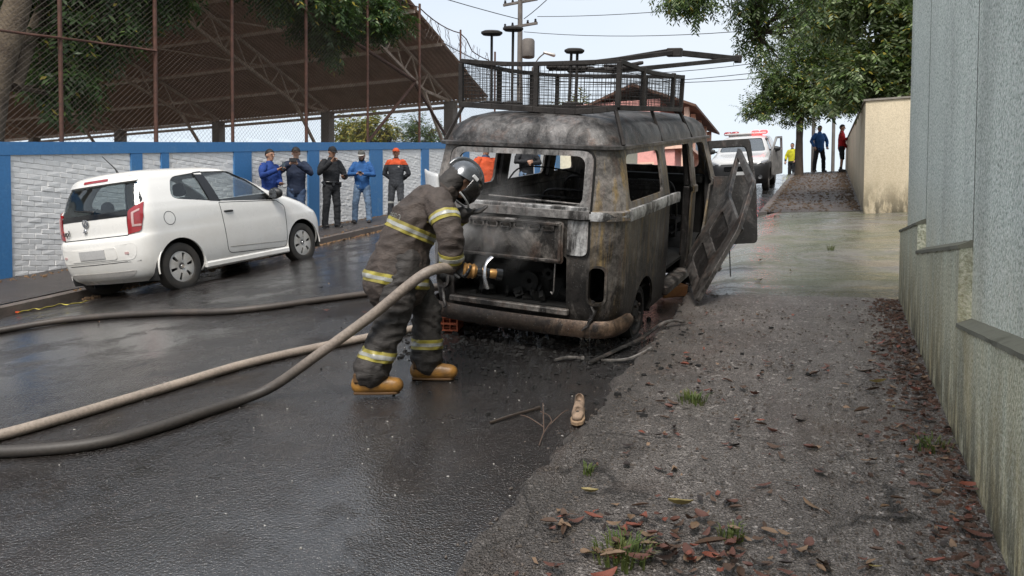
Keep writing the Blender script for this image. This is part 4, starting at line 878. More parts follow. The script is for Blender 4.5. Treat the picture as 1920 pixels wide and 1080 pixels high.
# side: handle, mirror, fuel flap button, sill, arch lips, window trim
for s in (1, -1):
    h = empty('door_handle', (s * .82, 1.50, .945), parent=CAR)
    mb = MB(); mb.ball((0, 0, 0), (.008, .05, .032), 12); mb.build('cup', WELL, h, 60); mb = MB(); mb.tube(catmull([(s * .0, -.10, 0), (s * .024, -.06, .004), (s * .026, .05, .002), (s * .0, .085, -.004)], 4), .013, 6); mb.build('grip', BLACKP, h, 60)
    mr = empty('wing_mirror', (s * .755, 2.42, 1.08), parent=CAR)
    mb = MB(); mb.sweep([(s * .10, .02, .045), (s * .13, .03, .045), (s * .19, .04, .04)], [(.07, .085), (.075, .09), (.055, .07)], (0, 1, 0)); obj('housing', blob(mb, .012, 3), BLACKP, mr, 60)
    mb = MB(); mb.tube([(0, .04, -.02), (s * .09, .03, .0)], .025, 8); mb.build('stalk', BLACKP, mr, 60)
    mb = MB(); mb.poly(rrect(s * .145 - .065, s * .145 + .06, -.02, .11, .03), [], lambda u, v, w: V((u, -.038 - w, v)), .006); mb.build('mirror_glass', CHROME, mr, 40)
    mb = MB(); mb.bar((s * .80, .95, .265), (s * .805, 2.63, .25), .06, .09); mb.build('sill', WHITE, CAR, None, .02)
    for y in (.58, 3.0):
        mb = MB(); mb.tube([(s * .815, y + .385 * math.cos(a), .31 + .385 * math.sin(a)) for a in lin(-.1, math.pi + .1, 28)], .011, 6); mb.build('arch_lip', WHITE, CAR, 60)
        mb = MB(); rg = [[V((s * x, y + .40 * math.cos(a), .31 + .40 * math.sin(a))) for a in lin(-.3, math.pi + .3, 20)] for x in (.40, .80)]; mb.loft(rg, False, 0, False); mb.box((s * .42, y, .45), (.02, .78, .6)); mb.build('wheel_well', WELL, CAR)
    seam('door_seam', roundpoly([(1.36, 1.08), (1.375, .37), (2.60, .30), (2.66, .92), (2.50, 1.02)], [.01, .09, .09, .05, .02], 4), .008, WELL, True, s)
    seam('fuel_flap_seam', [(.49 + .085 * math.cos(k * math.pi / 12), .95 + .085 * math.sin(k * math.pi / 12)) for k in range(24)], .006, WELL, True, s)
    skin([(1.215, 1.115), (1.395, 1.095), (1.30, 1.53), (1.15, 1.52)], .003, .02, False, 6, s).build('pillar_trim', GLOSSB, CAR, 40)
    skin([(1.42, .45), (2.60, .39), (2.60, .395), (1.42, .457)], .003, .006, False, 8, s).build('door_crease', mat('crease_grey', (.40, .37, .32), .6), CAR)  # door crease drawn as a thin grey-beige strip on the white paint
mb = MB(); mb.box((0, 1.9, .24), (1.3, 3.1, .06)); mb.build('underbody', WELL, CAR)
# wheels: tyre, six-slot cover, hub
tyre_me = MB().lathe([(.19, -.085), (.27, -.095), (.305, -.08), (.315, -.04), (.315, .04), (.305, .08), (.27, .095), (.21, .085), (.19, .06)], 40, Matrix.Rotation(math.pi / 2, 3, 'Y')).mesh('tyre'); tyre_me.materials.append(RUBBER); shade(tyre_me, 40)
cov = MB().lathe([(.001, .05), (.03, .052), (.05, .075), (.11, .085), (.18, .075), (.212, .07), (.218, .055), (.18, .055), (.05, .05), (.001, .03)], 40, Matrix.Rotation(math.pi / 2, 3, 'Y')).mesh('cover')
sl = []
for k in range(6):
    a = k * math.pi / 3 + .2; c, s2 = math.cos(a), math.sin(a); sl.append(cut_x([(r * c - t * s2, r * s2 + t * c) for r, t in ((.085, -.014), (.175, -.024), (.182, 0), (.175, .024), (.085, .014))], 0, .2))
cov = boolean(cov, [join(sl)]); cov.materials.append(SILVER); shade(cov, 35)
hub = MB().lathe([(.001, .09), (.022, .09), (.028, .08), (.028, .05)], 16, Matrix.Rotation(math.pi / 2, 3, 'Y')).mesh('hub'); hub.materials.append(CHROME); shade(hub, 40)
drum = MB().lathe([(.001, .03), (.2, .03), (.2, -.06), (.001, -.06)], 20, Matrix.Rotation(math.pi / 2, 3, 'Y')).mesh('drum'); drum.materials.append(WELL)
for s in (1, -1):
    for y in (.58, 3.0):
        w = empty('wheel', (s * .71, y, .312), (0, 0, 0 if s > 0 else math.pi), parent=CAR)
        for nm, me in (('tyre', tyre_me), ('wheel_cover', cov), ('hub_cap', hub), ('brake_drum', drum)): o = bpy.data.objects.new(nm, me); COL.objects.link(o); o.parent = w
# cabin
for x in (-.37, .37):
    mb = MB(); mb.sweep([(x, 1.35, .62), (x, 1.22, .95), (x, 1.16, 1.16)], [(.22, .08), (.23, .07), (.19, .05)], (1, 0, 0)); mb.sweep([(x, 1.14, 1.26), (x, 1.13, 1.36)], [(.12, .04), (.10, .04)]); mb.box((x, 1.6, .58), (.46, .5, .14)); mb.build('seat', SEATC, CAR, 50)
mb = MB(); mb.box((0, .55, .88), (1.2, .14, .5)); mb.ball((-.3, .52, 1.17), (.12, .05, .09)); mb.ball((.3, .52, 1.17), (.12, .05, .09)); mb.build('rear_bench', SEATC, CAR, 50)
mb = MB(); mb.box((0, 2.5, .95), (1.4, .3, .2)); mb.box((0, 1.8, .4), (1.4, 2.6, .04)); mb.build('dashboard', BLACKP, CAR, None, .04)
mb = MB(); mb.tube([V((-.36 + .18 * math.cos(2 * math.pi * k / 20), 2.22 - .06 * math.sin(2 * math.pi * k / 20), 1.02 + .17 * math.sin(2 * math.pi * k / 20))) for k in range(21)], .014, 6); mb.bar((-.52, 2.22, 1.02), (-.2, 2.22, 1.02), .02, .05); mb.build('steering_wheel', BLACKP, CAR, 60)

# ------------------------------------------------------------------ rescue pickup at the top of the street
Rp = Matrix.Rotation(math.atan(SLOPE), 3, 'X')
PK = empty('rescue_pickup', (-2.40, 22.45, base(22.45) + .02), Rp, 'white rescue pickup with red roof lights facing down the street', 'pickup truck'); upd()
PW = paint('white_pickup_paint', (.50, .495, .49), .25, (.45, .42, .38), .25)
FL = smooth_levels([(.80, .05, 4.3, .80, .28, .2), (.90, .10, 4.3, .805, .3, .2), (.97, .22, 4.3, .80, .36, .2), (1.03, .55, 4.3, .79, .4, .2), (1.08, .92, 4.28, .775, .34, .2), (1.16, 1.08, 4.26, .75, .28, .2), (1.40, 1.38, 4.2, .67, .24, .2), (1.53, 1.58, 4.1, .60, .24, .2), (1.57, 1.75, 4.0, .5, .25, .2), (1.585, 2.0, 3.8, .3, .2, .2)], 3)
wcut = cut_y(roundpoly([(-.66, 1.13), (.66, 1.13), (.52, 1.50), (-.52, 1.50)], .06), .6, 2.2); scut = [cut_x(roundpoly([(1.25, 1.12), (2.3, 1.12), (2.3, 1.48), (1.62, 1.48)], .05), .4 * s if s > 0 else -1.1, 1.1 if s > 0 else -.4) for s in (1, -1)]
obj('body_shell', boolean(loft_plan(FL).mesh('p'), [wcut, join(scut)], solid=.02), PW, PK, 35)
ig = loft_plan(inset(FL, .012)).mesh('pi')
for nm, c in (('windscreen', wcut), ('door_window', scut[0]), ('door_window', scut[1])): obj(nm, boolean(ig.copy(), [c], 'INTERSECT', solid=.004), glass('sky_reflecting_glass', (.8, .84, .85), .1, .28), PK, 35)
lowb = loft_plan(smooth_levels([(.22, .16, 4.2, .74, .3, .2), (.32, .04, 4.28, .80, .32, .2), (.5, 0, 4.3, .82, .32, .2), (.72, .0, 4.3, .825, .32, .2), (.81, .03, 4.3, .815, .3, .2)], 3), cap=False).mesh('b')
lowb = boolean(lowb, [join([disc_x(.72, .30, .36, .5, 1.1), disc_x(.72, .30, .36, -1.1, -.5), disc_x(3.5, .30, .36, .5, 1.1), disc_x(3.5, .30, .36, -1.1, -.5), cut_y(rrect(-.42, .42, .34, .50, .04), -.2, .12), cut_y(rrect(-.40, .40, .60, .74, .03), -.2, .12)])], solid=.03); obj('front_bumper', lowb, BLACKP, PK, 35)
mb = MB(); mb.box((0, .1, .55), (.95, .03, .45)); mb.build('grille_back', WELL, PK)
for z in (.635, .67, .705, .38, .42, .46): mb = MB(); mb.bar((-.41, .03, z), (.41, .03, z), .03, .012); mb.build('grille_bar', GLOSSB, PK)
mb = MB(); mb.box((0, -.025, .53), (.40, .015, .12)); mb.build('number_plate', mat('pale_plate', (.6, .6, .6), .4), PK)
HEAD = mat('headlamp_glass', (.42, .42, .43), .1, .5, .3, 12)
for s in (1, -1):
    mb = MB(); mb.sweep([(s * .52, .045, .76), (s * .68, .11, .80), (s * .775, .28, .85)], [(.055, .03), (.075, .04), (.05, .03)], (0, 0, 1)); mb.build('headlight', HEAD, PK, 60)
    mb = MB(); mb.lathe([(.001, 0), (.055, 0), (.06, .02), (.06, .05)], 16, Matrix.Rotation(math.pi / 2, 3, 'X'), (s * .60, .015, .43)); mb.build('fog_lamp', HEAD, PK, 50)
    mr = empty('wing_mirror', (s * .80, 1.32, 1.16), parent=PK); mb = MB(); mb.sweep([(s * .06, 0, 0), (s * .14, .02, 0), (s * .22, .03, 0)], [(.07, .05), (.085, .06), (.06, .05)], (0, 0, 1)); mb.build('housing', BLACKP, mr, 60)
    mb = MB(); mb.tube([(-s * .06, .03, -.02), (s * .08, .01, -.01)], .025, 8); mb.build('stalk', BLACKP, mr, 60)
    mb = MB(); mb.bar((s * .26, 1.06, 1.13), (s * .02 - .2, 1.14, 1.16), .012, .012); mb.build('wiper', BLACKP, PK)
    for y in (.72, 3.5):
        w = empty('wheel', (s * .70, y, .305), (0, 0, 0 if s > 0 else math.pi), parent=PK)
        for nm, me in (('tyre', tyre_me), ('wheel_cover', cov), ('brake_drum', drum)): o = bpy.data.objects.new(nm, me); COL.objects.link(o); o.parent = w
mb = MB(); mb.box((0, 2.4, .5), (1.3, 3.4, .1)); mb.build('underbody', WELL, PK)
mb = MB(); mb.box((0, 1.5, .95), (1.35, .35, .2)); mb.box((-.36, 2.2, 1.0), (.5, .14, .7)); mb.box((.36, 2.2, 1.0), (.5, .14, .7)); mb.build('cabin_fittings', SEATC, PK, None, .03)
# open front door and light bar
mb = MB(); A = V((.80, 1.12, .40)); e = V((.24, .82, 0)); mb.poly(roundpoly([(0, 0), (1, 0), (1, .70), (.95, 1.12), (.45, 1.12), (.05, .72)], .05, 3), [roundpoly([(.12, .74), (.93, .74), (.90, 1.06), (.47, 1.06)], .04, 3)], lambda u, v, w: A + e * u + V((w * .8, -w * .5, v)), .07); mb.build('open_door', mat('grey_door_card', (.30, .29, .28), .5, 0, .5, 5), PK, 30)
lb = empty('light_bar', (0, 2.02, 1.60), parent=PK)
mb = MB(); mb.bar((-.62, 0, .05), (.62, 0, .05), .24, .05); mb.bar((-.5, 0, 0), (.5, 0, 0), .1, .06); mb.build('bar_base', PW, lb, None, .02)
EMR = bpy.data.materials.new('lit_red_beacon'); EMR.use_nodes = True; b = EMR.node_tree.nodes['Principled BSDF']; b.inputs['Base Color'].default_value = (.6, .01, .01, 1); b.inputs['Emission Color'].default_value = (1, .008, .008, 1); b.inputs['Emission Strength'].default_value = 9
for x, m in ((-.52, REDL), (-.3, REDL), (.30, EMR), (.54, EMR)): mb = MB(); mb.sweep([(x - .06, -.03, .07), (x + .06, -.03, .07)], [(.06, .075), (.06, .075)], (0, 0, 1)); mb.build('beacon', m, lb, 60)
# ------------------------------------------------------------------ people
def cloth(name, col, rough=.85, var=.3, bump=.25): return mat(name, col, rough, 0, var, 7, bump, 160)
SKIN = mat('tanned_skin', (.42, .23, .15), .55, 0, .2, 12); SKIN2 = mat('light_skin', (.52, .31, .22), .55, 0, .2, 12); HAIR = mat('dark_hair', (.018, .014, .012), .7, 0, .3, 30, .4, 200)
NAVY = cloth('navy_jacket_cloth', (.014, .024, .055)); ROYAL = cloth('royal_blue_jacket_cloth', (.012, .05, .24)); MIDB = cloth('mid_blue_jacket_cloth', (.025, .115, .33)); UNIB = cloth('black_uniform_cloth', (.014, .015, .018))
DENIM = cloth('faded_denim', (.16, .24, .36), .9, .5); DENIMD = cloth('dark_denim', (.05, .085, .16), .9, .4); ORANGE = cloth('orange_cloth', (.62, .085, .02)); DKGREY = cloth('dark_grey_overall_cloth', (.028, .031, .038)); YELLOW = cloth('yellow_vest_cloth', (.60, .56, .02)); REDC = cloth('red_shirt_cloth', (.55, .015, .02)); BOOT = mat('black_boot_leather', (.014, .013, .013), .45); BROWNB = mat('brown_shoe', (.04, .033, .03), .6); GREYC = cloth('grey_cap_cloth', (.12, .12, .11)); WHITEC = cloth('pale_cap_cloth', (.55, .53, .5)); REFL = mat('silver_reflective_tape', (.55, .55, .52), .4, .2, .2, 20); PHONE = mat('phone_glass', (.10, .14, .17), .15); PHB = mat('phone_black', (.012, .012, .014), .25); EYE = mat('eye_dark', (.02, .015, .012), .3); LIP = mat('lip', (.26, .10, .08), .5)
def hand(mb, w, d, side, k=1.0, curl=.9, s=1):
    # palm and five fingers from wrist w along d; side = across the knuckles, palm faces d x side * s
    w, d, side = V(w), V(d).normalized(), V(side); side = (side - d * side.dot(d)).normalized(); pn = d.cross(side) * s
    p1 = w + d * .085 * k; mb.sweep([w, w + d * .04 * k, p1], [(.026 * k, .020 * k), (.038 * k, .017 * k), (.040 * k, .014 * k)], side, 10)
    for i, L in enumerate((.9, 1.0, .95, .75)):
        b = p1 + side * (-.03 + .02 * i) * k - d * .005; c1 = curl * .5; c2 = curl * 1.25
        q1 = b + (d * math.cos(c1) + pn * math.sin(c1)) * .04 * k * L; q2 = q1 + (d * math.cos(c2) + pn * math.sin(c2)) * .036 * k * L
        mb.sweep([b, q1, q2], [.0105 * k, .0098 * k, .0085 * k], side, 8)
    b = w + d * .025 * k - side * .028 * k; q1 = b + (d * .75 - side * .55 + pn * .35) * .04 * k; q2 = q1 + (d * .85 - side * .1 + pn * .6) * .032 * k; mb.sweep([b, q1, q2], [.014 * k, .0115 * k, .0095 * k], pn, 8)
def head_parts(root, H, skin, hair=None, cap=None, brim=None, beard=False, mats=None):
    # H: matrix placing the head (neck joint at origin, face +y)
    T = lambda p: H @ V(p); R = H.to_3x3()
    for s in (1, -1): mb = MB(); mb.ball(T((s * .031, .094, .125)), (.010, .006, .006), 8, 0, R); mb.build('eye', EYE, root, 60)
    mb = MB(); mb.sweep([T((-.022, .092, .062)), T((0, .099, .064)), T((.022, .092, .062))], [(.004, .006)] * 3, R @ V((0, 0, 1)), 8); mb.build('mouth', LIP, root, 60)
    def shellcap(rad, lim, off, nm, m):
        mb = MB(); n = 24; rings = []
        for j in range(8):
            ring = []
            for k in range(n):
                a = 2 * math.pi * k / n; f = (1 + math.sin(a)) / 2; th = (lim[0] * f + lim[1] * (1 - f)) * (j + .02) / 7
                ring.append(T((rad[0] * math.sin(th) * math.cos(a), off[1] + rad[1] * math.sin(th) * math.sin(a), off[2] + rad[2] * math.cos(th))))
            rings.append(ring)
        mb.loft(rings, True); return mb.build(nm, m, root, 60)
    if hair: shellcap((.083, .103, .108), (1.05, 2.05), (0, -.004, .14), 'hair', hair)
    if beard: mb = MB(); mb.sweep([T((-.066, .025, .065)), T((-.045, .066, .025)), T((0, .084, .008)), T((.045, .066, .025)), T((.066, .025, .065))], [(.022, .010), (.022, .013), (.022, .013), (.022, .013), (.022, .010)], R @ V((0, 0, 1)), 10); mb.build('beard', HAIR, root, 60)
    if cap:
        c = shellcap((.088, .108, .105), (1.40, 1.62), (0, -.004, .142), 'cap', cap); mb = MB()
        rg = [[T((x * w, y, z)) for x in lin(-1, 1, 10) for _ in (0,)] for y, w, z in ()]
        A = []; B = []
        for k in range(11):
            a = math.pi * k / 10; A.append(T((.08 * math.cos(a), .06 + .045 * math.sin(a), .168 - .004))); B.append(T((.072 * math.cos(a), .065 + .115 * math.sin(a), .150 + .012 * math.sin(a))))
        mb.loft([A, B, [q - R @ V((0, 0, .006)) for q in B], [q - R @ V((0, 0, .006)) for q in A]], False, 0, False); b = mb.build('brim', brim or cap, root, 40); b.parent = c
def head_skin(mb, H, s=1.0):
    T = lambda p: H @ V(p); R = H.to_3x3()
    mb.sweep([T((0, -.015, -.05)), T((0, .0, .06))], [.056, .052], R @ V((1, 0, 0))); mb.ball(T((0, -.006, .135)), (.077, .096, .102), 16, 0, R)
    mb.sweep([T((0, .03, .10)), T((0, .052, .035))], [(.062, .052), (.036, .032)], R @ V((1, 0, 0))); mb.sweep([T((0, .094, .125)), T((0, .112, .092))], [.009, .014], R @ V((1, 0, 0)), 8); mb.sweep([T((-.04, .083, .148)), T((.04, .083, .148))], [.012, .012], R @ V((0, 0, 1)), 8)
    for e in (1, -1): mb.ball(T((e * .078, -.005, .105)), (.012, .019, .030), 8, 0, R)
def person(loc, face, label, h, arms, top, legs_m, shoes, skin=SKIN, head=(0, 0), hk={}, spread=.10, lean=0.0, group=None, rough_top=.010, hands=(.9, .9), crop=False, yoke=None, bands=None, vest=None, short=False):
    root = empty('person', loc, (0, 0, face), label, 'person', group); k = h / 1.75; root.scale = (k, k, k)
    lz = lambda z: V((0, lean * max(0, z - .9), z)); S = {1: V((.19, 0, 1.39)), -1: V((-.19, 0, 1.39))}
    for s in S: S[s].y = lean * .49
    H = Matrix.Translation(lz(1.495)) @ Matrix.Rotation(head[0], 4, 'Z') @ Matrix.Rotation(-head[1], 4, 'X')
    b = MB(); head_skin(b, H); b.sweep([(0, 0, .9), (0, lean * .3, 1.2), lz(1.45)], [(.13, .09), (.15, .09), (.05, .05)])
    for s, (el, wr) in arms.items():
        el, wr = V(el), V(wr); b.sweep([S[s], el, wr], [.05, .04, .028]); hand(b, wr, (wr - el), V((1, 0, 0)) if abs((wr - el).normalized().x) < .8 else V((0, 0, 1)), 1.05, hands[0 if s > 0 else 1], s)
    for s in (1, -1): b.sweep([(s * .09, 0, .9), (s * spread, .02, .48), (s * (spread + .02), -.01, .07)], [.075, .05, .035])
    obj('body', blob(b, .0095, 1), skin, root, 60)
    t = MB(); t.sweep([(0, 0, .99), (0, 0, .86)], [(.165, .115), (.175, .13)])
    for s in (1, -1): t.sweep([(s * .09, 0, .88), (s * spread * .98, .025, .50)] + ([] if short else [(s * (spread + .015), .0, .28), (s * (spread + .02), -.005, .07)]), [.102, .08] + ([] if short else [.073, .070]))
    tm = blob(t, .014, 3, .012, .13, 3); obj('trousers' if not short else 'shorts', tm, legs_m, root, 60)
    j = MB(); j.sweep([(0, 0, .86), (0, lean * .12, 1.02), lz(1.22), lz(1.36), lz(1.445)], [(.180, .132), (.178, .128), (.198, .130), (.18, .108), (.085, .075)])
    for s, (el, wr) in arms.items():
        el, wr = V(el), V(wr); e2 = el + (wr - el) * .88; j.sweep([S[s] - V((s * .03, 0, 0)), S[s].lerp(el, .5), el, el.lerp(wr, .5), e2], [.075, .070, .062, .055, .048])
    jm = blob(j, .013, 3, rough_top, .12, 1); obj('jacket', jm, top, root, 60)
    if yoke: obj('shoulder_yoke', slab(jm, [((0, 0, 1.40), (0, .0, 1), .075, (0, 0, 1.38), .30)], .004, 'y'), yoke, root, 60)
    if vest: obj('vest', slab(jm, [((0, 0, 1.18), (0, .0, 1), .27, (0, 0, 1.18), .33)], .007, 'y'), vest, root, 60)
    if bands:
        obj('leg_band', slab(tm, [((0, 0, bands), (0, 0, 1), .022, (0, 0, bands), .4)], .004, 'b'), REFL, root, 60)
    for s in (1, -1):
        f = MB(); x = s * (spread + .02); f.sweep([(x, -.055, .048), (x + s * .008, .04, .045), (x + s * .02, .15, .032)], [(.040, .045), (.044, .042), (.036, .028)]); f.sweep([(x, -.02, .05), (x, -.01, .14)], [.045, .05]); f.box((x + s * .01, .045, .010), (.085, .25, .02)); obj('shoe', blob(f, .011, 2), shoes, root, 60)
    head_parts(root, H, skin, **hk); return root
def held(name, loc, d, rot, m, label, cat, face): o = empty(name, loc, rot, label, cat); mb = MB(); mb.box((0, 0, 0), d); mb.build('case', m[0], o, None, min(d) * .3); mb = MB(); mb.box((0, -d[1] * .5 - .0015, 0), (d[0] * .9, .003, d[2] * .92)); mb.build('screen', m[1], o); return o
def wpt(root, p): upd(); return root.matrix_world @ V(p)
FC = math.pi + math.atan(590 / 1400)   # faces the photographer
def gp(x, y): return (x, y, gz(x, y))
p1 = person(gp(-10.72, 12.42), FC + math.radians(62), 'man in bright royal blue jacket holding up a phone beside the wall', 1.84, {1: ((.30, .10, 1.17), (.14, .36, 1.30)), -1: ((-.24, .02, 1.12), (-.05, .24, 1.05))}, ROYAL, DENIMD, BROWNB, SKIN, (0, .05), {'hair': HAIR}, hands=(.6, .8))
p2 = person(gp(-10.55, 13.05), FC + .15, 'man in navy jacket and dark cap filming with both hands raised', 1.87, {1: ((.31, .16, 1.20), (.06, .34, 1.36)), -1: ((-.31, .16, 1.20), (-.06, .34, 1.36))}, NAVY, DENIMD, BROWNB, SKIN2, (0, .08), {'hair': HAIR, 'cap': HAIR}, hands=(.7, .7))
p3 = person(gp(-10.45, 14.15), FC + math.radians(38), 'officer in black uniform and cap reading a notebook by the wall', 1.87, {1: ((.30, .06, 1.14), (.12, .30, 1.38)), -1: ((-.30, .05, 1.10), (-.12, .34, 1.06))}, UNIB, UNIB, BOOT, SKIN, (.1, .38), {'hair': HAIR, 'cap': UNIB}, hands=(1.1, .7), spread=.12)
p4 = person(gp(-10.3, 15.15), FC + .02, 'man in mid blue jacket and faded jeans looking down at his hands', 1.76, {1: ((.29, .06, 1.14), (.07, .25, 1.14)), -1: ((-.29, .06, 1.14), (-.07, .25, 1.14))}, MIDB, DENIM, BROWNB, SKIN2, (0, .45), {'hair': HAIR, 'cap': GREYC, 'brim': WHITEC, 'beard': True}, spread=.15)
p5 = person(gp(-9.72, 15.75), FC - .05, 'worker in dark overall with orange shoulders and orange cap', 1.76, {1: ((.30, -.06, 1.12), (.10, -.17, .98)), -1: ((-.30, -.06, 1.12), (-.10, -.17, .98))}, DKGREY, DKGREY, BOOT, SKIN, (0, .1), {'hair': HAIR, 'cap': ORANGE}, yoke=ORANGE, bands=.42, spread=.12)
p6 = person(gp(-5.55, 11.95), FC + .5, 'person in orange vest standing beyond the burnt van', 1.62, {1: ((.29, .02, 1.12), (.25, .20, .95)), -1: ((-.29, .02, 1.12), (-.25, .2, .95))}, DENIMD, DENIMD, BOOT, SKIN, (0, .2), {'hair': HAIR, 'cap': PHB}, vest=ORANGE)
p7 = person(gp(-6.6, 16.5), FC + .3, 'person in black jacket and jeans in the road beyond the van', 1.72, {1: ((.30, .1, 1.15), (.05, .22, 1.15)), -1: ((-.30, .1, 1.15), (-.05, .22, 1.12))}, UNIB, DENIM, BOOT, SKIN, (0, .1), {'hair': HAIR})
p8 = person(gp(-1.55, 36.3), FC - .9, 'person in yellow vest and black trousers near the pole uphill', 1.75, {1: ((.28, .03, 1.14), (.24, .16, .92)), -1: ((-.28, .03, 1.14), (-.24, .16, .92))}, UNIB, UNIB, BOOT, SKIN, (.2, 0), {'hair': HAIR}, vest=YELLOW)
p9 = person(gp(-.36, 31.3), FC + .1, 'person in blue jacket and black trousers atop the sloping pavement', 1.80, {1: ((.31, -.02, 1.14), (.25, .10, .93)), -1: ((-.31, -.02, 1.14), (-.25, .10, .93))}, MIDB, UNIB, BOOT, SKIN, (0, .1), {'hair': HAIR}, spread=.16)
p10 = person(gp(.42, 30.8), FC + 1.1, 'person in red shirt and black shorts by the end of the beige wall', 1.78, {1: ((.28, .08, 1.14), (.10, .28, 1.2)), -1: ((-.28, .03, 1.14), (-.24, .16, .92))}, REDC, UNIB, BROWNB, SKIN, (0, .1), {'hair': HAIR}, short=True)
held('mobile_phone', wpt(p1, (.10, .47, 1.37)), (.075, .010, .15), (0, 0, p1.rotation_euler.z + math.pi), (PHB, PHONE), 'phone held up by the man in royal blue', 'phone', 0)
held('camera_phone', wpt(p2, (0, .45, 1.42)), (.15, .02, .08), (0, 0, p2.rotation_euler.z), (PHB, PHB), 'black device raised by the man in the navy jacket', 'phone', 0)
held('notebook', wpt(p3, (-.10, .46, 1.07)), (.10, .14, .015), (.3, 0, p3.rotation_euler.z), (PHB, PHB), 'small black notebook held by the officer', 'notebook', 0)
pn = empty('pen', wpt(p3, (.10, .40, 1.44)), (.5, .5, 0), 'thin pale pen in the raised hand of the officer', 'pen'); MB().tube([(0, 0, -.06), (0, 0, .09)], .006, 6).build('barrel', PHONE, pn); MB().tube([(0, 0, -.085), (0, 0, -.06)], [.002, .006], 6).build('tip', CHROME, pn)
held('mobile_phone', wpt(p4, (-.02, .35, 1.16)), (.08, .15, .012), (.3, 0, p4.rotation_euler.z), (PHB, PHONE), 'dark phone held low by the man in faded jeans', 'phone', 0)
# officer's belt and badge, emblem on worker's chest
mb = MB(); mb.tube([(.187 * math.cos(2 * math.pi * k / 20), .138 * math.sin(2 * math.pi * k / 20), .955) for k in range(21)], (.028), 6); mb.build('duty_belt', PHB, p3, 60)
for x, y in ((.18, .05), (-.17, .06), (.02, .14)): mb = MB(); mb.box((x, y, .93), (.06, .06, .11)); mb.build('belt_pouch', PHB, p3, None, .012)
mb = MB(); mb.lathe([(.001, .004), (.035, .004), (.038, 0)], 14, Matrix.Rotation(math.pi / 2, 3, 'Y'), (.262, .01, 1.30)); mb.build('arm_badge', REFL, p3, 40)
mb = MB(); mb.lathe([(.001, .004), (.03, .004), (.032, 0)], 3, Matrix.Rotation(-math.pi / 2, 3, 'X'), (-.09, .132, 1.27)); mb.build('chest_emblem', WHITEC, p5)

# ------------------------------------------------------------------ firefighter (frame: x image right, y away, z up)
def turnout(name, c):
    t = NT(name); n = t.noise(6, 6, .7); w = t.noise(1.0, 5, .6, t.map((16, 16, 34)), 1.5); f = t.noise(150, 2); col = t.ramp(n, [(.3, tuple(q * .55 for q in c)), (.55, c), (.75, tuple(q * 1.7 for q in c))]); col = t.mix(.5, col, t.ramp(w, [(.3, .5), (.65, 1.2)]), 'MULTIPLY')
    return t.out(col, .72, t.bump(f, .2, .002, t.bump(w, .7, .012)))
TURN = turnout('brown_black_turnout_cloth', (.062, .046, .038)); TURN2 = turnout('charcoal_turnout_cloth', (.036, .031, .028))
TAPE_Y = mat('yellow_reflective_tape', (.42, .36, .06), .45, 0, .35, 14, .1, 120, (.22, .18, .05)); TAPE_S = mat('silver_tape', (.47, .47, .43), .35, .1, .35, 12)
GLOVE = cloth('black_glove', (.015, .015, .016), .7); GLOVEG = cloth('grey_wet_glove', (.07, .065, .062), .6); BOOTY = mat('yellow_rubber_boot', (.40, .19, .035), .4, 0, .5, 13, .5, 40, (.10, .055, .022), .7); SOLE = mat('dark_sole', (.11, .055, .018), .7)
HELM = mat('dark_metallic_helmet', (.15, .16, .175), .26, .4, .4, 5, 0, 60, (.035, .036, .04), **{'Coat Weight': .6}); VISOR = mat('dark_visor', (.02, .018, .017), .06, 0, .2, 5); COLLAR = mat('silver_collar_lining', (.60, .60, .60), .35, .1, .2, 9)
yaw = math.atan(590 / 1400)
FF = empty('firefighter', (-2.64, 4.38, gz(-2.64, 4.38) + .01), (0, 0, yaw), 'firefighter in dark striped turnout gear bending toward the burnt van', 'person'); upd()
hipR, hipL = V((.03, -.10, .86)), V((-.01, .10, .86)); knR, knL = V((-.06, -.16, .46)), V((.14, .16, .50)); anR, anL = V((-.19, -.19, .12)), V((.13, .20, .16))
spine = [V((-.02, 0, .80)), V((.0, .0, .97)), V((.08, .01, 1.14)), V((.19, .03, 1.27)), V((.28, .05, 1.33))]
shR, shL = V((.26, -.17, 1.25)), V((.18, .21, 1.26)); elR, wrR = V((.34, -.26, 1.0)), V((.335, -.20, .84)); elL, wrL = V((.30, .27, 1.12)), V((.40, .17, 1.20))
HF = Matrix.Translation(V((.32, .06, 1.335))) @ Matrix.Rotation(-math.pi / 2 + .35, 4, 'Z') @ Matrix.Rotation(-.8, 4, 'X')
b = MB(); head_skin(b, HF); b.sweep(spine, [(.11, .10), (.12, .10), (.14, .11), (.14, .09), (.05, .05)], (0, 1, 0))
for s, e, w in ((shR, elR, wrR), (shL, elL, wrL)): b.sweep([s, e, w], [.05, .045, .03])

for h_, k_, a_ in ((hipR, knR, anR), (hipL, knL, anL)): b.sweep([h_, k_, a_], [.085, .06, .04])
obj('body', blob(b, .010, 1), SKIN, FF, 60)
t = MB(); t.sweep([(.02, 0, .96), (.0, 0, .84)], [(.14, .12), (.15, .13)], (0, 1, 0))
t.sweep([hipR, hipR.lerp(knR, .5), knR, knR.lerp(anR, .5), anR + V((0, 0, .02))], [.112, .116, .110, .106, .118], (0, 1, 0)); t.sweep([hipL, hipL.lerp(knL, .5), knL, knL.lerp(anL, .5), anL + V((0, 0, .0))], [.112, .115, .108, .104, .112], (0, 1, 0))
tm = blob(t, .011, 3, .022, .12, 5); obj('trousers', tm, TURN2, FF, 60)
j = MB(); j.sweep([V((-.055, 0, .72)), V((-.02, 0, .86))] + spine[1:], [(.22, .225), (.21, .20), (.20, .175), (.205, .168), (.185, .13), (.10, .085)], (0, 1, 0))
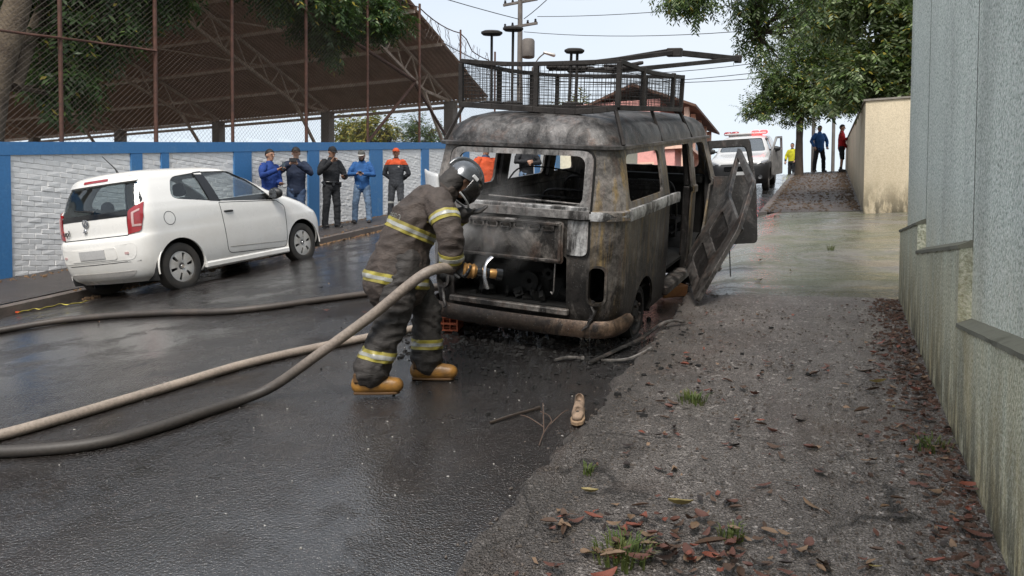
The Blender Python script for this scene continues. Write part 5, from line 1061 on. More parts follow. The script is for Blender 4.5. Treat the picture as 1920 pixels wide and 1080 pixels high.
j.sweep([shR - V((.02, -.04, .0)), shR.lerp(elR, .5), elR, elR.lerp(wrR, .5), wrR], [.098, .095, .086, .080, .070], (0, 1, 0)); j.sweep([shL - V((.02, .04, 0)), shL.lerp(elL, .5), elL, elL.lerp(wrL, .6)], [.098, .09, .08, .066], (0, 1, 0))
jm = blob(j, .011, 3, .018, .13, 9); obj('jacket', jm, TURN, FF, 60)
ax = (spine[3] - spine[0]).normalized()
def tape(me, specs, nm='reflective_tape'):
    y = obj(nm, slab(me, [(p, n, .034, c, r) for p, n, c, r in specs], .004, 'y'), TAPE_Y, FF, 60); obj('silver_stripe', slab(me, [(p, n, .012, c, r) for p, n, c, r in specs], .0065, 's'), TAPE_S, y, 60)
tape(jm, [(V((.045, 0, 1.07)), V((.42, 0, 1)), V((.07, .02, 1.08)), .265)]); tape(jm, [(V((-.045, 0, .735)), V((.16, 0, 1)), V((-.04, 0, .735)), .33)])
tape(jm, [(shR.lerp(elR, .45), elR - shR, shR.lerp(elR, .45), .135)]); tape(jm, [(elR.lerp(wrR, .72), wrR - elR, elR.lerp(wrR, .72), .105)]); tape(jm, [(elL.lerp(wrL, .45), wrL - elL, elL.lerp(wrL, .45), .10)])
tape(tm, [(anR + V((.02, 0, .13)), (.2, 0, 1), anR + V((.02, 0, .13)), .16)]); tape(tm, [(anL + V((0, 0, .12)), (0, 0, 1), anL + V((0, 0, .12)), .16)])
for f, a0, nm in ((V((-.165, -.19, 0)), .12, 'boot'), (V((.165, .20, .035)), -.05, 'boot')):
    D = V((math.cos(a0), math.sin(a0), 0)); q = MB(); q.sweep([f - D * .10 + V((0, 0, .052)), f + D * .03 + V((0, 0, .050)), f + D * .135 + V((0, 0, .044))], [(.054, .066), (.058, .062), (.056, .054)], (0, 1, 0)); q.sweep([f - D * .07 + V((0, 0, .06)), f - D * .05 + V((0, 0, .2))], [.056, .066], (0, 1, 0))
    bt = obj(nm, blob(q, .010, 2), BOOTY, FF, 60); mb = MB(); mb.loft([[f + D * u + V((-D.y, D.x, 0)) * v + V((0, 0, z)) for u, v in ((-.135, -.03), (-.135, .03), (-.06, .046), (.09, .05), (.145, .036), (.165, 0), (.145, -.036), (.09, -.05), (-.06, -.046))] for z in (-.012, .004)]); mb.build('sole', SOLE, bt, None, .004)
    mb = MB(); mb.box(f - D * .105 + V((0, 0, .10)) + V((0, -.035, 0)), (.045, .06, .07)); mb.build('heel_patch', SOLE, bt, None, .01)
g = MB(); hand(g, wrR - V((.0, 0, -.02)), V((.35, .05, -.25)), V((.3, .2, 1)), 1.22, 1.5, 1); g.sweep([wrR + V((-.01, 0, .06)), wrR + V((.01, 0, 0))], [.058, .05], (0, 1, 0)); obj('glove', blob(g, .007, 1), GLOVE, FF, 60)
g = MB(); hand(g, wrL, V((1, -.25, .08)), V((0, .9, .35)), 1.12, .45, 1); g.sweep([wrL - V((.09, -.03, .03)), wrL], [.058, .048], (0, 1, 0)); obj('glove', blob(g, .007, 1), GLOVEG, FF, 60)
# helmet: dome, crest, brim, visor, neck curtain
R3 = HF.to_3x3(); TH = lambda p: HF @ V(p)
hm = MB(); n = 28; rings = []
for jx in range(10):
    ring = []
    for k in range(n):
        a = 2 * math.pi * k / n; f = (1 + math.sin(a)) / 2; th = (1.50 * f + 2.15 * (1 - f)) * (jx + .03) / 9; e = 1 + (.10 if jx > 7 else 0) * (jx - 7) * .5
        ring.append(TH((.108 * e * math.sin(th) * math.cos(a), -.005 + .128 * e * math.sin(th) * math.sin(a), .135 + .112 * math.cos(th))))
    rings.append(ring)
hm.loft(rings, True); he = hm.build('helmet', HELM, FF, 40)
mb = MB(); mb.tube([TH((0, -.01 + .133 * math.sin(a), .135 + .118 * math.cos(a))) for a in lin(-1.7, 1.35, 18)], [(.012, .016)] * 19, 8, 0, R3 @ V((1, 0, 0))); mb.build('crest', HELM, he, 60)
mb = MB(); rows = []
for z, rr, tl in ((.175, 1.05, 0), (.12, 1.10, .01), (.06, 1.10, .015), (.01, 1.0, .01)): rows.append([TH((.108 * rr * math.cos(a), -.005 + .131 * rr * math.sin(a) + tl, z)) for a in lin(.15, math.pi - .15, 16)])
mb.loft(rows, False, 0, False); v = mb.build('face_shield', VISOR, he, 60); md = v.modifiers.new('s', 'SOLIDIFY'); md.thickness = .004
mb = MB(); mb.tube([TH((.111 * 1.1 * math.cos(a), -.005 + .131 * 1.1 * math.sin(a) + .012, .005)) for a in lin(.1, math.pi - .1, 16)], .007, 6); mb.build('shield_rim', COLLAR, he, 60)
mb = MB(); mb.box(TH((.108, .03, .155)), (.02, .05, .025), R3); mb.box(TH((-.108, .03, .155)), (.02, .05, .025), R3); mb.build('side_plate', COLLAR, he, None, .004)
mb = MB(); mb.sweep([TH((0, -.05, .10)), TH((0, -.05, .0)), TH((0, -.04, -.06))], [(.095, .085), (.09, .08), (.09, .08)], R3 @ V((1, 0, 0))); obj('neck_curtain', blob(mb, .011, 2, .006, .08), TURN2, FF, 60)
# turned-up collar with its silver lining
cc = V((.27, .03, 1.335)); rows = []
for u in lin(0, 1, 5): rows.append([cc + V((-.115 - .04 * u, .0, .02)) * 1.0 + V((.10 * abs(w) ** 1.6 + .03 * u, .15 * w, .13 * u - .05 * abs(w))) for w in lin(-1, 1, 12)])
mb = MB(); mb.loft(rows, False, 0, False); cl = mb.build('collar', COLLAR, FF, 60); md = cl.modifiers.new('s', 'SOLIDIFY'); md.thickness = .012
# lettering across the upper back
me = text_mesh('BOMBEIRO', .062, .0015); o = obj('back_lettering', me, TAPE_S, FF); bx = V((.3, -.95, 0)).normalized(); up_ = V((.5, .16, .85)).normalized(); nn = bx.cross(up_).normalized(); up_ = nn.cross(bx)
o.matrix_local = Matrix.Translation(V((-.11, -.06, 1.18))) @ Matrix((bx, up_, nn)).transposed().to_4x4()
tg = temp(jm.copy()); tg.parent = FF; upd(); sw = o.modifiers.new('w', 'SHRINKWRAP'); sw.target = tg; sw.wrap_method = 'PROJECT'; sw.use_project_z = True; sw.use_negative_direction = True; sw.use_positive_direction = True; sw.offset = .003; upd(); bake(o); bpy.data.objects.remove(tg)
# nozzle in his hand
def fw(p): return FF.matrix_world @ V(p)
BRASS = mat('brass_coupling', (.45, .24, .08), .35, .6, .35, 18); NZ = empty('hose_nozzle', fw((.445, -.185, .80)), (0, 0, yaw), 'brass and black fire nozzle gripped by the bending firefighter', 'nozzle'); NZ.scale = (1.22,) * 3; upd()
nd = V((.97, .22, -.12)).normalized(); Rn = nd.to_track_quat('Z', 'Y').to_matrix()
for nm, m, prof in (('coupling', BRASS, [(.001, -.03), (.034, -.03), (.042, -.02), (.036, -.008), (.042, .004), (.036, .016), (.042, .028), (.030, .045), (.001, .05)]), ('valve_body', GLOSSB, [(.001, .04), (.022, .04), (.026, .08), (.026, .115), (.001, .12)]), ('tip', BRASS, [(.001, .11), (.022, .11), (.027, .13), (.026, .155), (.001, .155)]), ('tip_ring', GLOSSB, [(.001, .15), (.031, .152), (.033, .185), (.022, .19), (.001, .175)])): mb = MB(); mb.lathe(prof, 20, Rn); mb.build(nm, m, NZ, 40)
mb = MB(); c = nd * .095; mb.tube(catmull([c + V((.01, 0, -.085)), c + V((.0, -.02, -.05)), c + V((-.005, -.032, 0)), c + V((.0, -.02, .05)), c + V((.035, 0, .085))], 4), [(.007, .013)] * 17, 6); mb.build('bail_handle', CHROME, NZ, 60)
# ------------------------------------------------------------------ fire hoses
def hosemat(name, c1, c2, soot):
    t = NT(name); n = t.noise(3.0, 6, .7); f = t.noise(60, 3, .7); col = t.ramp(n, [(.35, c1), (.65, c2)]); X = t.xyz()
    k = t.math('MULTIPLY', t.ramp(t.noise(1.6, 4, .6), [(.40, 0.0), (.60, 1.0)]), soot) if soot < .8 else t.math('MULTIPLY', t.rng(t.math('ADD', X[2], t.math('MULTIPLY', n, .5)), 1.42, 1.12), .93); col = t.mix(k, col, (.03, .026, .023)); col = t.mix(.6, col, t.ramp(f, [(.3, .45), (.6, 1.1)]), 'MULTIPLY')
    return t.out(col, .55, t.bump(t.n('ShaderNodeTexWave').outputs['Fac'], .0, .001) if False else t.bump(f, .35, .003))
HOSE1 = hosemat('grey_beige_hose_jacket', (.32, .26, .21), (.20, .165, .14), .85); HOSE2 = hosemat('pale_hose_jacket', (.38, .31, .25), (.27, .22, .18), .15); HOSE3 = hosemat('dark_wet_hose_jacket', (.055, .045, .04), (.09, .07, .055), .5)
def hose(pts, r, m, label, lift=True):
    P = catmull([V((x, y, (gz(x, y) + r * .97) if z is None else z)) for x, y, z in pts], 9); root = empty('fire_hose', P[0], None, label, 'hose'); upd()
    mb = MB(); mb.tube(P, r, 14); q = part(mb, 'hose_jacket', m, root, 60); q.matrix_parent_inverse = root.matrix_world.inverted(); return root, P
N_ = None
h1 = fw((.36, -.18, .815))
h0 = fw((.19, -.38, .785)); hg = V((-3.30, 3.86, gz(-3.30, 3.86) + .10)); q1, q2 = h0.lerp(hg, .35) - V((0, 0, .015)), h0.lerp(hg, .7) - V((0, 0, .01))
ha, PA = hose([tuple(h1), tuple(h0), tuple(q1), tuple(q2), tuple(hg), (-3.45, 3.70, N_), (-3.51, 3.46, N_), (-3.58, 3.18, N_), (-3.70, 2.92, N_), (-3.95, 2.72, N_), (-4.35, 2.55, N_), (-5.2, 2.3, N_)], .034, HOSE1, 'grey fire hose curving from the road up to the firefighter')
hose([(-2.9, 6.25, N_), (-3.25, 5.72, N_), (-3.52, 5.26, N_), (-3.81, 4.73, N_), (-3.99, 4.29, N_), (-4.10, 3.80, N_), (-4.19, 3.42, N_), (-4.27, 3.10, N_), (-4.40, 2.72, N_), (-4.7, 2.2, N_)], .034, HOSE2, 'pale fire hose lying on the road behind the firefighter')
hose([(-3.6, 7.6, N_), (-4.13, 7.22, N_), (-4.42, 6.92, N_), (-4.87, 6.40, N_), (-5.22, 5.99, N_), (-5.56, 5.76, N_), (-6.10, 5.67, N_), (-6.60, 5.58, N_), (-7.11, 5.43, N_), (-7.44, 5.25, N_), (-7.8, 4.8, N_), (-8.3, 4.2, N_)], .034, HOSE3, 'dark wet fire hose crossing the road beyond the others')

# ------------------------------------------------------------------ trees
def leafmat(name, a, b, rough=.45):
    t = NT(name); n = t.noise(3.5, 3); c = t.ramp(n, [(.3, tuple(q * 1.35 for q in a)), (.7, tuple(q * 1.35 for q in b))]); t.out(c, rough)
    tr = t.n('ShaderNodeBsdfTranslucent'); t.l(c, tr.inputs['Color']); mx = t.n('ShaderNodeMixShader'); mx.inputs[0].default_value = .32; t.l(t.b.outputs[0], mx.inputs[1]); t.l(tr.outputs[0], mx.inputs[2]); t.l(mx.outputs[0], t.t.nodes['Material Output'].inputs['Surface']); return t.mat
LG = [leafmat('green_leaf', (.065, .11, .024), (.10, .145, .035)), leafmat('dark_leaf', (.022, .045, .012), (.04, .07, .018)), leafmat('pale_leaf', (.16, .21, .10), (.22, .26, .14)), leafmat('yellow_leaf', (.30, .24, .03), (.20, .17, .03))]
LD = [leafmat('deep_green_leaf', (.028, .06, .012), (.045, .085, .02)), LG[1], LG[0], LG[3]]
LY = [leafmat('yellowing_leaf', (.26, .21, .03), (.14, .15, .03)), LG[0], leafmat('olive_leaf', (.10, .11, .025), (.14, .13, .03)), LG[3]]
BARK = mat('rough_bark', (.085, .062, .045), .9, 0, .5, 6, 1.0, 30, (.04, .03, .023), .8, .03); BARKL = mat('pale_bark', (.17, .13, .085), .9, 0, .5, 4, 1.0, 24, (.07, .05, .035), .8, .03)
def leaves(clumps, size, seed, droop=.3, mix=(.5, .3, .15, .05), asp=.34, per=8):
    rng = np.random.default_rng(seed); VS = []; MI = []
    for (c, r, n) in clumps:
        c = np.array(c); r = np.array(r if hasattr(r, '__len__') else (r,) * 3); k = max(1, n // per)
        d = rng.normal(size=(k, 3)); d /= np.linalg.norm(d, axis=1)[:, None]; rad = rng.uniform(.25, 1.0, (k, 1)) ** .6 * (1 + .25 * rng.normal(size=(k, 1)).clip(-1, 1)); tw = c + d * r * rad
        ax = d * .7 + rng.normal(size=(k, 3)) * .5; ax[:, 2] -= droop; ax /= np.linalg.norm(ax, axis=1)[:, None]
        up = np.array([0, 0, 1.0]); sd = np.cross(ax, up); sd /= np.linalg.norm(sd, axis=1)[:, None] + 1e-9; nn = np.cross(sd, ax)
        for i in range(per):
            t = i / per; s = 1 if i % 2 else -1; L = size * rng.uniform(.7, 1.25, (k, 1)); b = tw + ax * (t * size * 2.6); dr = ax * .55 + sd * s * .8 + nn * rng.uniform(-.35, .25, (k, 1)); dr[:, 2] -= .12
            dr /= np.linalg.norm(dr, axis=1)[:, None]; q = np.cross(dr, nn + rng.normal(size=(k, 3)) * .35); q /= np.linalg.norm(q, axis=1)[:, None] + 1e-9; w = L * asp * .5
            bend = np.array([0, 0, -1.0]) * L * .12
            VS.append(np.stack([b, b + dr * L * .5 + q * w, b + dr * L + bend, b + dr * L * .5 - q * w], 1)); MI.append(rng.choice(4, size=k, p=mix))
    A = np.concatenate(VS).reshape(-1, 3); n = len(A) // 4; me = bpy.data.meshes.new('leaves'); me.vertices.add(n * 4); me.vertices.foreach_set('co', A.reshape(-1))
    me.loops.add(n * 4); me.loops.foreach_set('vertex_index', np.arange(n * 4)); me.polygons.add(n); me.polygons.foreach_set('loop_start', np.arange(n) * 4); me.polygons.foreach_set('loop_total', np.full(n, 4)); me.polygons.foreach_set('material_index', np.concatenate(MI)); me.update(calc_edges=True); me.validate(); return me
def tree(name, label, at, trunk, limbs, clumps, size, seed, lm, bark=BARK, **kw):
    root = empty(name, at, None, label, 'tree'); upd(); inv = root.matrix_world.inverted()
    mb = MB(); P = catmull([p for p, r in trunk], 5); R = [V((r, 0, 0)) for p, r in trunk]; R = [q.x for q in catmull(R, 5)]; rnd = random.Random(seed)
    mb.tube(P, R, 12); me = mb.mesh('trunk')
    for v in me.vertices: v.co += V((noise.noise(v.co * 3.1), noise.noise(v.co * 3.3 + V((9, 0, 0))), 0)) * .035
    o = obj('trunk', me, bark, root, 60); o.matrix_parent_inverse = inv
    for pts, r0 in limbs:
        mb = MB(); P = catmull(pts, 5); mb.tube(P, [max(.008, r0 * (1 - .85 * i / len(P))) for i in range(len(P))], 8); o = obj('limb', mb.mesh('limb'), bark, root, 60); o.matrix_parent_inverse = inv
    # twigs from the limbs into the clumps
    ends = [V(p) for pts, r in limbs for p in pts] + [V(trunk[-1][0])]; mb = MB()
    for (c, r, n) in clumps:
        e = min(ends, key=lambda q: (q - V(c)).length); rr = r if not hasattr(r, '__len__') else min(r)
        for k in range(5): d = V((rnd.gauss(0, 1), rnd.gauss(0, 1), rnd.gauss(0, .8))).normalized() * rr * .8; mb.tube([e, e.lerp(V(c), .6) + d * .2, V(c) + d], [.022, .014, .005], 5)
    o = obj('twigs', mb.mesh('twigs'), bark, root, 60); o.matrix_parent_inverse = inv; o['kind'] = 'stuff'
    me = leaves(clumps, size, seed, **kw); o = obj('crown', me, lm, root); o.matrix_parent_inverse = inv; return root
def cloud(c, r, n, k, lf, seed, cr=.5):
    # clumps scattered through an ellipsoid
    rnd = random.Random(seed); out = []
    for i in range(k):
        while True:
            d = V((rnd.uniform(-1, 1), rnd.uniform(-1, 1), rnd.uniform(-1, 1)))
            if d.length < 1: break
        q = rnd.uniform(.6, 1.2) * cr; out.append(((c[0] + d.x * r[0], c[1] + d.y * r[1], c[2] + d.z * r[2]), (q * 1.15, q * 1.15, q * .8), int(lf * q / cr)))
    return out
g0 = base(29.3)
tree('street_tree', 'broad leafy street tree standing on the pavement uphill', (-1.0, 29.3, g0), [((-1.0, 29.3, g0 - .1), .16), ((-1.02, 29.3, g0 + 1.4), .13), ((-.95, 29.3, g0 + 2.6), .12), ((-.8, 29.4, g0 + 4.2), .09)],
     [([(-.97, 29.3, g0 + 2.2), (-1.7, 29.1, g0 + 2.9), (-2.3, 28.9, g0 + 3.1)], .07), ([(-.95, 29.3, g0 + 2.4), (-.1, 29.0, g0 + 3.2), (.7, 28.8, g0 + 3.4)], .07), ([(-.9, 29.3, g0 + 2.8), (-1.2, 29.0, g0 + 4.0), (-1.4, 28.8, g0 + 4.8)], .06)],
     cloud((-.75, 29.2, g0 + 3.25), (1.95, 1.3, 1.05), 0, 52, 640, 1, .52) + cloud((-.35, 29, g0 + 5.0), (1.5, 1.2, 1.1), 0, 30, 600, 2, .52) + cloud((-2.5, 28.6, g0 + 2.6), (.45, .5, .5), 0, 7, 380, 3, .34) + cloud((.6, 28.6, g0 + 2.7), (.6, .5, .5), 0, 9, 420, 5, .36), .125, 5, LG, mix=(.45, .33, .16, .06))
tree('garden_tree', 'dense pale-leafed tree rising behind the beige wall', (2.2, 18.2, 2.8), [((2.2, 18.2, 2.5), .2), ((2.0, 18.1, 4.4), .17), ((1.6, 18.0, 6.2), .13), ((1.4, 17.9, 7.6), .08)],
     [([(1.9, 18.1, 4.6), (1.1, 17.6, 5.6), (.4, 17.2, 6.1)], .08), ([(1.7, 18.0, 5.6), (.6, 17.6, 7.0), (-.6, 17.3, 7.6)], .08), ([(1.6, 18, 6.3), (.9, 17.8, 7.9), (.0, 17.6, 8.6)], .07), ([(1.9, 18, 5), (2.6, 17.6, 6.2), (2.8, 17.2, 7.2)], .07)],
     cloud((1.35, 17.6, 6.1), (1.0, 1.0, 1.0), 0, 34, 560, 3, .48) + cloud((.9, 17.6, 7.5), (1.5, 1.1, 1.0), 0, 34, 520, 4, .5) + cloud((.25, 17.2, 5.45), (.35, .5, .55), 0, 6, 380, 6, .32) + cloud((1.9, 17.4, 5.4), (.7, .6, .4), 0, 10, 420, 9, .4), .13, 6, [LG[0], LG[1], LG[2], LG[3]], mix=(.28, .20, .46, .06), asp=.36)
tree('overhanging_tree', 'tree behind the green wall with branches reaching over the street', (3.4, 10.6, 1.8), [((3.4, 10.6, 1.5), .22), ((3.2, 10.7, 4.2), .18), ((2.6, 10.9, 6.6), .13), ((2.0, 11.2, 8.2), .07)],
     [([(3.1, 10.7, 4.9), (1.4, 11.4, 7.2), (-.4, 12.2, 7.3), (-1.4, 12.6, 6.6)], .09), ([(2.8, 10.8, 6.0), (.8, 11.6, 8.0), (-1.0, 12.2, 7.2), (-2.1, 12.4, 6.3)], .08), ([(.2, 12.0, 7.3), (-.5, 12.8, 6.7), (-1.15, 13.4, 5.6)], .04)],
     cloud((-2.05, 12.3, 6.15), (.42, .4, .42), 0, 12, 330, 11, .30) + cloud((-1.35, 12.5, 6.65), (.6, .5, .35), 0, 10, 260, 12, .32) + cloud((-1.15, 13.2, 6.3), (.5, .4, .55), 0, 16, 190, 13, .28) + cloud((-1.12, 13.5, 5.45), (.34, .3, .45), 0, 10, 130, 14, .22) + cloud((-.6, 13.0, 5.9), (.4, .4, .7), 0, 12, 180, 18, .26) + cloud((.1, 12.2, 7.0), (.7, .6, .4), 0, 12, 260, 15, .35) + cloud((.9, 12.0, 7.6), (1.0, .8, .5), 0, 14, 300, 16, .4), .085, 7, LG, mix=(.36, .42, .18, .04), asp=.32, droop=.9)
tree('courtyard_tree', 'old leaning tree behind the fence with foliage hanging before the shed', (-11.95, 7.75, 2.6), [((-11.95, 7.45, 2.4), .24), ((-11.95, 7.6, 4.0), .2), ((-11.9, 7.95, 5.6), .18), ((-12.0, 8.45, 7.4), .17), ((-12.2, 9.0, 9.4), .14)],
     [([(-11.9, 7.9, 4.4), (-12.2, 8.5, 5.6), (-12.4, 9.1, 6.8), (-12.3, 9.8, 7.6)], .13), ([(-12.0, 8.3, 7.0), (-12.2, 10.5, 8.4), (-12.0, 13.0, 9.2), (-12.0, 15.6, 9.0)], .12), ([(-12.1, 8.8, 8.8), (-12.0, 12, 9.9), (-11.9, 16, 9.8), (-11.9, 18.3, 9.0)], .11), ([(-12, 8, 6.2), (-13, 9, 7.0), (-14, 9.6, 7.2)], .09)],
     cloud((-12.3, 9.5, 6.6), (.6, 1.1, 1.1), 0, 44, 460, 21, .45) + cloud((-12.3, 9.0, 5.0), (.5, .6, .6), 0, 12, 300, 22, .34) + cloud((-12.1, 10.6, 7.2), (.6, .8, .8), 0, 18, 420, 23, .45) + cloud((-11.9, 13.4, 8.2), (.5, 1.2, .5), 0, 20, 420, 24, .45) + cloud((-11.9, 15.8, 8.1), (.5, 1.3, .55), 0, 30, 440, 25, .46) + cloud((-11.8, 17.7, 8.55), (.5, 1.0, .55), 0, 26, 420, 26, .44) + cloud((-11.9, 15.9, 7.35), (.3, .3, .4), 0, 8, 240, 27, .30) + cloud((-12, 17.7, 9.5), (.6, 1.1, .45), 0, 14, 340, 28, .42) + cloud((-12.4, 10.2, 8.5), (1.2, 2.6, .8), 0, 34, 420, 29, .55), .15, 8, LD, BARKL, mix=(.5, .34, .13, .03), droop=.9)
gy = base(33.9) - .3
tree('yellow_tree', 'round yellow-green tree seen beyond the shed columns', (-22.6, 33.9, gy), [((-22.6, 33.9, gy), .2), ((-22.6, 33.9, 6.8), .16), ((-22.5, 33.9, 8.2), .1)], [([(-22.6, 33.9, 6.8), (-23.8, 33.9, 8.0)], .08), ([(-22.6, 33.9, 7), (-21.2, 33.9, 8.2)], .08)],
     cloud((-22.7, 33.9, 8.2), (2.1, 1.3, .8), 0, 26, 330, 31, .6), .2, 9, LY, mix=(.45, .2, .3, .05), asp=.45)
tree('feathery_tree', 'feathery dark green tree right of the yellow-green one', (-20.2, 34.6, gy), [((-20.2, 34.6, gy), .18), ((-20.1, 34.6, 7.0), .14), ((-20, 34.6, 9.0), .07)], [([(-20.1, 34.6, 7.2), (-19.2, 34.6, 8.6)], .06)],
     cloud((-20.0, 34.6, 8.3), (.9, .8, 1.0), 0, 14, 260, 33, .5) + cloud((-18.9, 34.6, 7.9), (.8, .6, .7), 0, 8, 200, 34, .45), .2, 10, LD, mix=(.5, .3, .15, .05), asp=.22)
tree('distant_tree', 'hazy tree far beyond the roof rack', (-16.5, 49.5, 3.5), [((-16.5, 49.5, 3.5), .25), ((-16.4, 49.5, 9.5), .18), ((-16.3, 49.5, 12.0), .1)], [([(-16.4, 49.5, 9.5), (-15, 49.5, 11)], .1)], cloud((-16.2, 49.5, 11.3), (2.0, 1.4, 1.4), 0, 22, 260, 36, .75), .28, 11, LY, mix=(.2, .35, .4, .05), asp=.4)

# ------------------------------------------------------------------ houses, utility pole, wires
PINK = painted('pink_house_paint', (.75, .36, .32), (.6, .32, .28), .8, 1); CREAM = painted('cream_house_paint', (.72, .66, .50), (.6, .54, .42), .8, 1); TILE = mat('brown_roof_tile', (.14, .075, .05), .85, 0, .4, 3, .4, 12); PEACH = painted('peach_column_paint', (.80, .52, .40), (.66, .45, .38), .8, 1); RAIL = mat('blue_grey_panel', (.16, .22, .30), .5); HWIN = glass('house_window_glass', (.3, .33, .36), .5)
hs = empty('veranda_house', (-9, 43, 5), None, 'pink two-storey house with columned veranda and sloping tiled roof', 'house'); upd()
hb = lambda n, c, d, m, b=0: part(MB().box(c, d), n, m, hs, None, b)
hb('ground_floor', (-10.2, 43.5, 6.2), (5.6, 8.6, 2.9), PINK); hb('upper_floor', (-10.6, 43.5, 9.0), (4.8, 8.6, 2.5), PINK); hb('veranda_slab', (-7.55, 43.5, 7.66), (1.9, 8.9, .16), PEACH)
for y in (39.5, 41.5, 43.5, 45.5, 47.4): hb('column', (-6.85, y, 8.75), (.26, .26, 2.0), PEACH, .02); hb('pier', (-6.95, y, 6.2), (.3, .3, 2.8), PEACH, .02)
for y in (42.5, 44.5, 46.45): hb('railing_panel', (-6.8, y, 8.1), (.05, 1.6, .75), RAIL)
mb = MB(); mb.add([(-6.3, 38.9, 9.75), (-6.3, 48.0, 9.75), (-9.6, 48.0, 11.1), (-9.6, 38.9, 11.1), (-6.3, 38.9, 9.62), (-6.3, 48.0, 9.62), (-9.6, 48.0, 10.95), (-9.6, 38.9, 10.95)], [(0, 1, 2, 3), (7, 6, 5, 4), (0, 4, 5, 1), (1, 5, 6, 2), (2, 6, 7, 3), (3, 7, 4, 0)]); part(mb, 'roof', TILE, hs)
mb = MB(); mb.add([(-13.2, 38.9, 9.75), (-13.2, 48.0, 9.75), (-9.6, 48.0, 11.1), (-9.6, 38.9, 11.1), (-13.2, 38.9, 9.62), (-13.2, 48.0, 9.62), (-9.6, 48.0, 10.95), (-9.6, 38.9, 10.95)], [(0, 1, 2, 3), (7, 6, 5, 4), (0, 4, 5, 1), (1, 5, 6, 2), (2, 6, 7, 3), (3, 7, 4, 0)]); part(mb, 'roof', TILE, hs)
for x, z in ((-9.2, 9.0), (-11.2, 9.0), (-9.0, 6.4)):
    w = part(MB().box((x, 39.17, z), (1.1, .08, 1.1)), 'window', PEACH, hs); q = part(MB().box((x, 39.12, z), (.9, .04, .9)), 'pane', HWIN, hs); q.parent = w
ch = empty('lean_to_house', (-9.5, 33, 5), None, 'low cream annex with small tiled lean-to roof before the pink house', 'house'); upd()
part(MB().box((-10.0, 33.6, 5.9), (3.2, 3.2, 3.4)), 'wall', CREAM, ch); mb = MB(); mb.box((-9.9, 33.5, 7.72), (3.8, 3.6, .12), Matrix.Rotation(.22, 3, 'Y')); part(mb, 'roof', TILE, ch); part(MB().box((-9.4, 31.96, 6.4), (.7, .06, 1.0)), 'window', RAIL, ch)
far = empty('red_roof_house', (-19, 44, 5), None, 'house with red tiled roof far behind the van', 'house'); upd()
part(MB().box((-18.5, 44, 6.4), (8, 5, 4.0)), 'wall', CREAM, far); mb = MB(); mb.loft([[V((x, 41.2, z)) for x, z in ((-23, 8.3), (-18.5, 10.2), (-14, 8.3))], [V((x, 47, z)) for x, z in ((-23, 8.3), (-18.5, 10.2), (-14, 8.3))]]); part(mb, 'roof', mat('red_roof_tile', (.26, .10, .07), .85, 0, .4, 3, .4, 12), far)
for x in (-20.5, -18.5, -16.5): part(MB().box((x, 41.47, 6.9), (1.0, .06, 1.2)), 'window', RAIL, far)
WOODP = mat('grey_pole_concrete', (.16, .14, .125), .85, 0, .3, 3, .3, 30)
def pole(at, h, label, arms=True):
    p = empty('utility_pole', at, None, label, 'utility pole'); upd(); mb = MB(); mb.tube([(at[0], at[1], at[2]), (at[0], at[1], at[2] + h)], [.17, .11] if arms else [.075, .06], 10); part(mb, 'shaft', WOODP, p, 60)
    if arms:
        for z in (h - .4, h - 1.5):
            part(MB().bar((at[0] - .9, at[1] + .1, at[2] + z), (at[0] + .9, at[1] - .1, at[2] + z), .09, .11), 'crossarm', WOODP, p)
            for k in (-.8, -.4, .4, .8): mb = MB(); mb.lathe([(.001, 0), (.05, 0), (.07, .05), (.04, .09), (.06, .13), (.001, .17)], 8, None, (at[0] + k, at[1] - k * .1, at[2] + z + .06)); part(mb, 'insulator', PHB, p, 50)
        mb = MB(); mb.lathe([(.001, 0), (.28, 0), (.3, .05), (.3, .75), (.26, .82), (.001, .85)], 14, None, (at[0] + .42, at[1], at[2] + h - 3.0)); part(mb, 'transformer', WOODP, p, 40)
        for z in (h - 3.6, h - 3.9, h - 4.2): part(MB().box((at[0], at[1] - .2, at[2] + z), (.08, .1, .16)), 'clamp', PHB, p, None, .02)
    return p
pole((-13.45, 32.7, base(32.7) - .3), 9.2, 'utility pole with crossarms rising behind the van roof rack')
pole((-.62, 33.4, base(33.4)), 7.0, 'slim grey pole standing at the crest beside the street tree', False)
pole((.15, 35.5, base(35.5)), 6.0, 'thin pole between the blue and red clad people uphill', False)
WIRE = mat('black_cable', (.02, .02, .022), .6); PT = V((-13.45, 32.7, base(32.7) - .3))
ends = [((.9, 9.15), (3.6, 26.5, 12.6)), ((.4, 9.1), (3.6, 26.5, 12.0)), ((-.5, 9.1), (3.6, 26.8, 11.2)), ((.9, 8.0), (3.6, 26.5, 10.6)), ((.2, 7.4), (2.4, 28.0, 10.0)), ((.0, 5.6), (1.6, 29.0, 9.4)), ((.0, 5.0), (1.6, 29.0, 8.9)), ((.0, 5.3), (1.8, 29.0, 8.6)), ((.4, 9.1), (-21, 12, 15.5)), ((-.4, 9.1), (-21.5, 12, 14.4)), ((.0, 8.0), (-21, 12, 13.2)), ((0, 5.4), (-13.0, 16, 10.2)), ((.8, 9.1), (-7.5, 22, 14.6)), ((.6, 9.1), (-5.5, 21, 14.0)), ((.2, 8.0), (-4.0, 21, 13.6))]
for i, ((dx, dz), e) in enumerate(ends):
    a = PT + V((dx, -.1 * dx, dz)); b = V(e); n = 14; sag = .35 + .1 * (i % 3); P = [a.lerp(b, k / n) - V((0, 0, sag * 4 * (k / n) * (1 - k / n))) for k in range(n + 1)]
    w = empty('overhead_wire', a, None, 'thin black overhead cable strung from the utility pole against the sky', 'wire', 'overhead cables'); upd(); part(MB().tube(P, .014 if i < 8 else .018, 5), 'cable', WIRE, w, 60)
